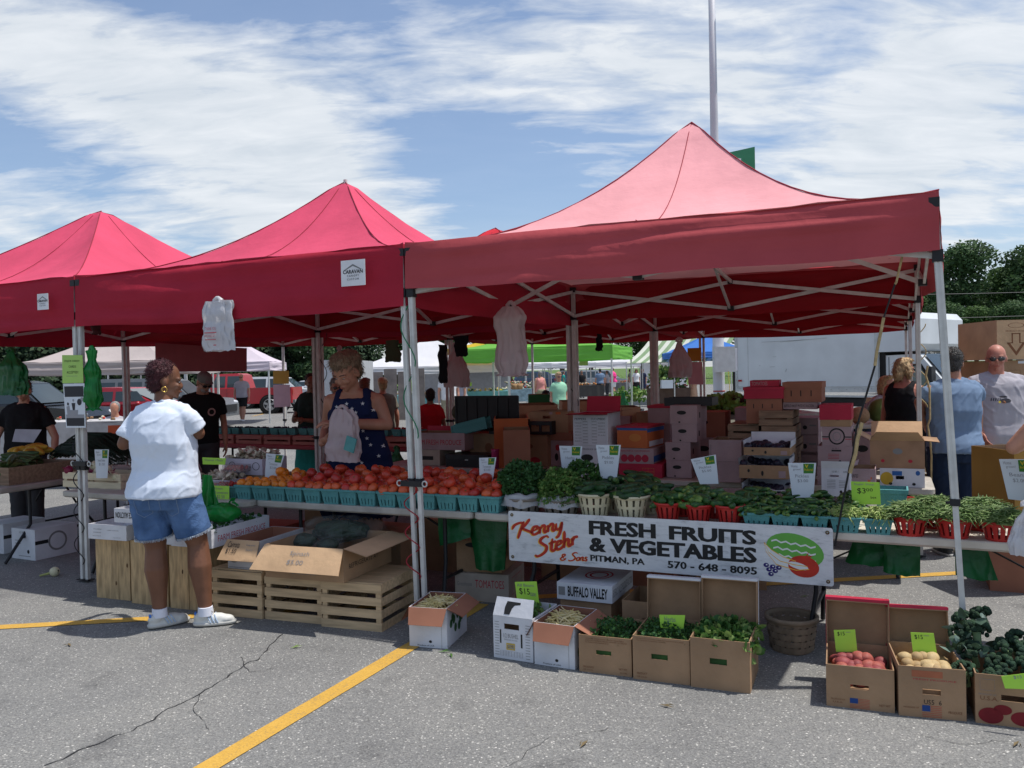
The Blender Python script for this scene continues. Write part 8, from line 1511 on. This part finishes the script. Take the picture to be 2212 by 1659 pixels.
# ---- vehicles
GLASS=mat('car_glass',(.03,.045,.05),.08,.2,1,spec=.8);TYRE=mat('tyre',(.018,.018,.018),.85,.1);RIM=mat('alloy',(.42,.42,.43),.3,.1,metal=.7);CHR=mat('chrome',(.5,.5,.5),.2,0,metal=.9);LAMP=mat('headlamp_glass',(.55,.57,.6),.1,.1,spec=.9);TAIL=mat('tail_lamp',(.4,.01,.01),.2,.1)
def car(label,u,D,paint,kind='suv',flip=False,rz=0,cat='car',name='parked_car',u_front=None):
 r=thing(name,label,cat,(wu(u,D),D,0),rz,'vehicles parked in the lot');sg=-1 if flip else 1
 P={'suv':([(-2.35,.35),(-2.35,.95),(-2.2,1.05),(-2.0,1.08),(1.0,1.05),(2.15,.95),(2.35,.75),(2.35,.35)],[(-2.25,1.05),(-2.0,1.62),(-1.7,1.70),(.3,1.68),(.6,1.62),(1.25,1.05)],2.75,[(-2.02,-1.25),(-1.15,-.35),(-.25,.72)]),'sedan':([(-2.3,.30),(-2.35,.85),(-2.2,.98),(-1.5,1.0),(1.1,.92),(2.1,.80),(2.35,.62),(2.35,.30)],[(-1.75,.98),(-1.05,1.38),(-.6,1.45),(.25,1.43),(1.25,.95)],2.7,[(-1.45,-.75),(-.65,.0),(.08,.95)]),'pickup':([(-2.95,.48),(-2.95,1.18),(-.75,1.18),(1.4,1.16),(2.75,1.08),(2.92,.85),(2.92,.45)],[(-.75,1.16),(-.62,1.78),(-.4,1.86),(.85,1.84),(1.55,1.18)],3.6,[(-.62,.02),(.12,.75)])}[kind]
 W_=.90;B=MB(paint)
 def sec(poly,w0,w1,m,zr):
  n=len(poly);sl=[(-w0,.985),(-w0*.93,1.0),(w0*.93,1.0),(w0,.985)];vs=[]
  for y,k in sl:vs+=[(sg*p[0]*k,y,p[1]if p[1]>zr else p[1])for p in poly]
  m.add(vs,[(i*n+j,i*n+(j+1)%n,(i+1)*n+(j+1)%n,(i+1)*n+j)for i in range(3)for j in range(n)]+[tuple(range(n)),tuple(range(3*n,4*n))],None,False)
 sec(P[0],W_,W_,B,0);obj('body',B,r,fix=True)
 B=MB(paint);n=len(P[1]);tw=lambda z:W_*.97-(z-P[1][0][1])*.26
 vs=[(sg*x,s_*tw(z),z)for s_ in(-1,1)for x,z in P[1]];B.add(vs,[tuple(range(n)),tuple(range(2*n-1,n-1,-1))]+[(i,n+i,n+(i+1)%n,(i+1)%n)for i in range(n)]);obj('cabin',B,r,fix=True)
 zt=max(z for x,z in P[1]);zb=P[1][0][1]+.03
 for x0,x1 in P[3]:
  for s_ in(-1,1):
   Wd=MB(GLASS);z1=zt-.12;lim=lambda x,z:x
   xa,xb=x0+(.12 if x0==P[3][0][0]else 0),x1-(.28 if x1==P[3][-1][1]and kind!='pickup' else(.2 if x1==P[3][-1][1]else 0));pts=[(x0,zb+.04),(x1,zb+.04),(xb,z1),(xa,z1)]
   Wd.add([(sg*x,s_*(tw(z)+.006),z)for x,z in pts]+[(sg*x,s_*(tw(z)-.02),z)for x,z in pts],[(0,1,2,3),(0,4,5,1),(1,5,6,2),(2,6,7,3),(3,7,4,0)]);obj('window',Wd,r)
 Wd=MB(GLASS);(xa,za),(xb,zb2)=P[1][-1],P[1][-2]
 Wd.add([(sg*(xa-.06),-.74,za+.05),(sg*(xa-.06),.74,za+.05),(sg*(xb+.04),.60,zb2-.05),(sg*(xb+.04),-.60,zb2-.05)],[(0,1,2,3)]);Wd.v=[v+Vector((sg*.025,0,.02))for v in Wd.v];obj('windscreen',Wd,r)
 for x in(-P[2]/2-(.1 if kind=='pickup' else 0),P[2]/2):
  for s_ in(-1,1):
   R_=.36 if kind!='pickup' else .41;A=MB(mat('arch_black',(.012,.012,.012),.9));A.tube([(sg*x,s_*(W_-.12),R_),(sg*x,s_*(W_+.004),R_)],R_+.06,22,sm=False);obj('wheel_arch',A,r)
   Tm=MB(TYRE);Tm.tube([(sg*x,s_*(W_-.16),R_),(sg*x,s_*(W_-.14),R_),(sg*x,s_*(W_+.015),R_),(sg*x,s_*(W_+.03),R_)],[R_*.93,R_,R_,R_*.93],24);w_=obj('wheel',Tm,r)
   Rm=MB(RIM,JOINT);Rm.tube([(sg*x,s_*(W_+.03),R_),(sg*x,s_*(W_+.034),R_)],R_*.64,20,JOINT)
   for k in range(5):a=1.2566*k+.3;Rm.bar((sg*x,s_*(W_+.040),R_),(sg*x+R_*.60*math.cos(a),s_*(W_+.040),R_+R_*.60*math.sin(a)),.10,.016,RIM,up=(0,1,0))
   Rm.tube([(sg*x+R_*.62*math.cos(t),s_*(W_+.036),R_+R_*.62*math.sin(t))for t in[.3142*i for i in range(21)]],.018,5,RIM,cap=False);obj('rim',Rm,w_)
 for s_ in(-1,1):
  B=MB(LAMP);B.ell((sg*2.22 if kind!='pickup' else sg*2.8,s_*.72,.80 if kind!='pickup' else .95),(.14,.17,.085),LAMP,10,6);obj('headlight',B,r);B=MB(TAIL);B.box((sg*(-2.33 if kind!='pickup' else-2.93),s_*.80,.98),(.05,.16,.22));obj('tail_light',B,r);B=MB(paint);B.ell((sg*(.95 if kind!='sedan' else .8),s_*(W_+.10),1.08 if kind!='sedan' else .98),(.07,.10,.07),None,8,6);obj('mirror',B,r)
  for x0,x1 in P[3][:]:B=MB(mat('panel_gap',(.01,.01,.01),.9));B.bar((sg*x1,s_*(W_+.001),.42),(sg*x1,s_*(W_+.001),P[1][0][1]),.012,.006,up=(0,1,0));obj('door_gap',B,r);B=MB(paint);B.box((sg*(x1-.75),s_*(W_+.012),P[1][0][1]-.15),(.18,.03,.03));obj('door_handle',B,r)
 B=MB(JOINT);B.bx(*sorted((sg*2.25 if kind!='pickup' else sg*2.84,sg*2.38 if kind!='pickup' else sg*2.96)),-.55,.55,.5,.74);obj('grille',B,r);B=MB(CHR if kind=='pickup' else paint);B.bx(*sorted((sg*(-2.4 if kind!='pickup' else-3.05),sg*(-2.3 if kind!='pickup' else-2.93))),-.85,.85,.42,.62);obj('bumper',B,r)
 if kind=='pickup':
  B=MB(mat('bed_dark',(.015,.015,.015),.9));B.bx(*sorted((sg*-2.85,sg*-.85)),-.74,.74,1.181,1.184);obj('bed',B,r)
 return r
def pt_(n,c):return mat('paint_'+n,c,.25,.04,2,spec=.7)
car('black sport utility car behind the green notice at the left',22,21.5,pt_('black',(.012,.014,.016)));car('red sedan parked behind the shopper',272,24.4,pt_('red',(.34,.012,.02)),'sedan');car('grey sport utility car nosing out left of the walking man',350,28.5,pt_('grey',(.13,.14,.15)))
car('red crew cab pickup parked behind the walking man',505,38.5,pt_('bright_red',(.42,.02,.03)),'pickup',True,cat='pickup',name='pickup_truck');car('white sport utility car behind the red pickup',598,45,pt_('white',(.62,.63,.65)));car('white car far at the left beside the dark trees',60,38,pt_('white',(.62,.63,.65)),'sedan');car('white car half hidden right of the red pickup',690,55,pt_('white',(.62,.63,.65)),'sedan')
car('dark grey van like car in the far lane behind the blue shirted man',1262,66,pt_('grey',(.13,.14,.15)));car('silver car in the far lane under the white canopies',1300,62,pt_('silver',(.32,.34,.36)));car('white car beyond the far row of canopies',1200,78,pt_('white',(.62,.63,.65)),'sedan');car('black pickup parked behind the truck cab at the right',2008,46,pt_('black',(.012,.014,.016)),'pickup',cat='pickup',name='pickup_truck')
car('blue car between the far trees and the white canopies',1168,70,pt_('blue',(.04,.07,.13)))
# ---- box truck
def truck():
 A=Vector((wu(1590,24),24,0));an=math.atan2(-.79,.61);r=thing('box_truck','white box truck with an over cab body parked behind the crate stacks','truck',A,an)
 TWm=mat('truck_white',(.60,.63,.64),.45,.07,1.5,bump=.03,bscale=3);TR=mat('truck_trim',(.48,.50,.50),.4,.12,6,metal=.2);DK=mat('dark_gap',(.02,.02,.02),.8)
 B=MB(TWm);B.bx(0.0,4.27,0,2.2,.93,2.86);obj('cargo_body',B,r);B=MB(TWm);B.prism([(4.27,1.93),(5.15,1.93),(5.34,2.1),(5.34,2.7),(5.2,2.86),(4.27,2.86)],.0,2.2,TWm);obj('cab_over_nose',B,r)
 for z,h in((.93,.10),(1.06,.025),(.80,.05)):B=MB(TR);B.bx(-.01,4.29,-.02,-.002,z,z+h);obj('side_rail',B,r)
 for x0 in(-.02,4.20,.42):B=MB(TR);B.bx(x0,x0+(.09 if x0!=.42 else .015),-.018 if x0!=.42 else-.006,-.001,.94,2.86);obj('corner_trim',B,r)
 B=MB(mat('rivet',(.32,.33,.33),.5,0));[B.ell((.15+.22*k,-.022,1.0+(.0 if k%2 else .02)),.012,None,6,4)for k in range(19)];[B.ell((.03,-.020,1.1+.16*k),.01,None,6,4)for k in range(11)];obj('rivets',B,r,kind='stuff')
 SC=mat('scuff',(.28,.29,.29),.8,.2)
 for x0,z0,x1,z1 in((.9,2.32,2.4,2.33),(1.5,2.30,2.9,2.345),(1.15,1.62,1.3,1.63),(1.25,1.9,1.36,1.9),(.8,1.66,.84,1.67),(1.65,1.48,1.68,1.56)):B=MB(SC);B.bar((x0,-.003,z0),(x1,-.003,z1),.006,.012,up=(0,1,0));obj('scratch',B,r)
 B=MB(TAIL);B.bx(.10,.22,-.03,-.019,1.22,1.27);obj('side_marker',B,r)
 B=MB(TWm);B.prism([(4.42,.55),(4.42,1.84),(5.25,1.86),(5.85,1.15),(6.75,1.02),(6.9,.85),(6.9,.5)],.12,2.05,TWm);obj('cab',B,r);B=MB(DK);B.bx(4.27,4.42,.1,2.1,.5,1.92);obj('cab_gap',B,r)
 B=MB(mat('window_rubber',(.015,.015,.015),.8));B.prism([(4.62,.95),(4.62,1.62),(5.30,1.62),(5.62,1.1),(5.62,.95)],.108,.12);obj('window_frame',B,r);B=MB(mat('cab_glass',(.10,.15,.14),.06,.3,3,spec=.9));B.prism([(4.67,1.0),(4.67,1.57),(5.26,1.57),(5.54,1.12),(5.54,1.0)],.100,.108);obj('window',B,r)
 B=MB(INKG);fit(B,'GLOVER',(4.75,.118,.82),(1,0,0),(0,0,1),.42,.06,INKG,.003);obj('lettering',B,r);B=MB(DK);B.bar((4.50,.115,.6),(4.50,.115,1.8),.012,.008,up=(0,1,0));B.bar((5.6,.115,.6),(5.6,.115,1.12),.012,.008,up=(0,1,0));obj('door_gap',B,r)
 B=MB(GLASS);B.add([(5.30,.25,1.83),(5.30,1.92,1.83),(5.84,1.95,1.2),(5.84,.22,1.2)],[(0,1,2,3)]);B.v=[v+Vector((.02,0,.02))for v in B.v];obj('windscreen',B,r);B=MB(JOINT);B.box((5.62,-.06,1.38),(.1,.2,.34));obj('mirror',B,r)
 for x in(1.0,5.95):
  Tm=MB(TYRE);Tm.tube([(x,.05,.4),(x,.33,.4)],.4,24);w=obj('wheel',Tm,r);Tm=MB(RIM);Tm.tube([(x,.04,.4),(x,.06,.4)],.22,16);obj('rim',Tm,w)
 B=MB(JOINT);B.bx(.1,4.3,.3,.42,.55,.75);B.bx(.1,4.3,1.8,1.92,.55,.75);obj('chassis',B,r);B=MB(LAMP);B.ell((6.82,.35,.8),(.1,.15,.1),None,10,6);obj('headlight',B,r)
 for z0,h in((.93,.01),):pass
truck()
# ---- lamp post
def lamp():
 D=19.0;X=wu(1553,D);PW=mat('pole_white',(.58,.59,.62),.5,.1,3,stretch=(1,1,.3));r=thing('lamp_post','tall white lamp post with electrical box and concrete base','lamp post',(X,D,0),0)
 B=MB(mat('concrete_yellowed',(.42,.38,.27),.85,.15,4,bump=.2));B.lathe([(.46,0),(.46,.68),(.36,.84),(.001,.85)],8,None,sm=False);obj('base',B,r)
 B=MB(PW);B.lathe([(.13,.84),(.128,2),(.11,4),(.085,8),(.07,11.5),(.001,11.5)],20);obj('pole',B,r);B=MB(mat('red_band',(.4,.04,.03),.6));B.lathe([(.13,1.08),(.133,1.08),(.133,1.11),(.13,1.11)],20);obj('band',B,r)
 B=MB(mat('box_grey_white',(.56,.56,.54),.6,.08));B.bx(-.17,.28,-.36,-.13,1.53,2.10);b_=obj('electrical_box',B,r);B=MB(TW);B.bx(.29,.34,-.34,-.14,1.55,2.06);obj('box_door',B,b_)
 B=MB(JOINT);B.tube([(.28,-.25,1.53),(.28,-.25,.86)],.03,8);obj('conduit',B,r);B=MB(JOINT)
 for k in range(8):B.tube([(rnd(-.3,.3),rnd(-.4,-.2),.9),(rnd(-.2,.3),-.35,1.02),(rnd(0,.3),-.3,.92)],.014,5)
 obj('cable_coil',B,r,kind='stuff');B=MB(mat('yellow_cord',(.6,.45,.1),.6));B.tube([(.12,-.38,1.55),(.14,-.4,1.1),(.12,-.42,.88)],.008,5);obj('extension_cord',B,r)
 B=MB(JOINT);B.box((0,0,.90),(.5,.34,.05));obj('base_plate',B,r);B=MB(PW);B.bar((-.9,0,11.4),(.9,0,11.4),.1);obj('lamp_arm',B,r)
 for sx in(-1,1):B=MB(PW);B.box((sx*1.1,0,11.38),(.6,.3,.14));obj('lamp_head',B,r)
 s_=thing('store_sign','green panel sign with white raised letters fixed beside the lamp post','sign',(X+.10,D-.15,5.95),R(8));B=MB(mat('sign_dark_green',(.035,.20,.10),.5,.05));B.prism([(0.0,0),(.80,0),(.80,.68),(0.0,.50)],-.03,.03);obj('panel',B,s_);B=MB(CARDW);B.bx(.36,.45,-.07,-.032,.05,.40);B.bx(.24,.30,-.07,-.032,.05,.36);obj('letters',B,s_)
 B=MB(STEEL);B.bar((-.10,.08,.3),(.1,.05,.3),.04);obj('bracket',B,s_)
lamp()
# ---- wires
for k,(v0,v1,sag,D)in enumerate(((633,628,.15,72),(684,678,.2,72),(716,711,.25,70),(766,768,.1,66),(772,775,.1,66),(757,762,.12,66),(702,700,.2,74))):
 B=MB(mat('wire_grey',(.10,.10,.10),.6));p,q=FD(1960,v0,D),FD(2240,v1,D);p2,q2=p+(p-q)*1.2,q+(q-p)*.6;B.tube([p2 .lerp(q2,t/14)-Vector((0,0,sag*4*(t/14)*(1-t/14)))for t in range(15)],.022,4,sm=False);tag(obj('power_line',B),f'thin overhead wire in front of the right hand trees, {ORD[k]} in the bundle','wire','overhead wires')
# leaves and scraps on the asphalt
for k,(u,v,c)in enumerate(((960,1410,0),(975,1418,0),(1738,1290,1),(1716,1318,0),(640,1400,1),(150,1395,2),(2195,1610,2),(1440,1528,2),(1262,1610,2))):
 B=MB([LF[1],LF[2],mat('dry_leaf',(.16,.12,.06),.8)][c]);a=k*1.7;B.add([(-.04,0,0),(0,.008,.006),(.04,0,.002),(0,-.008,.004)],[(0,1,2,3)]);B.add([(-.02,.012,.0),(.01,.02,.008),(.03,.03,.0),(.0,.012,.004)],[(0,1,2,3)]);o=obj('fallen_leaf',B);o.location=G(u,v)+Vector((0,0,.006));o.rotation_euler=(0,0,a);tag(o,('small green leaf scrap on the asphalt','pale leaf scrap on the asphalt','dry twig like scrap on the asphalt')[c]+f' {("before the bean carton", "beside the bean carton", "behind the potato cartons", "near the leaning post", "before the slatted crates", "at the left", "at the lower right", "before the herb cartons", "at the bottom")[k]}','leaf')
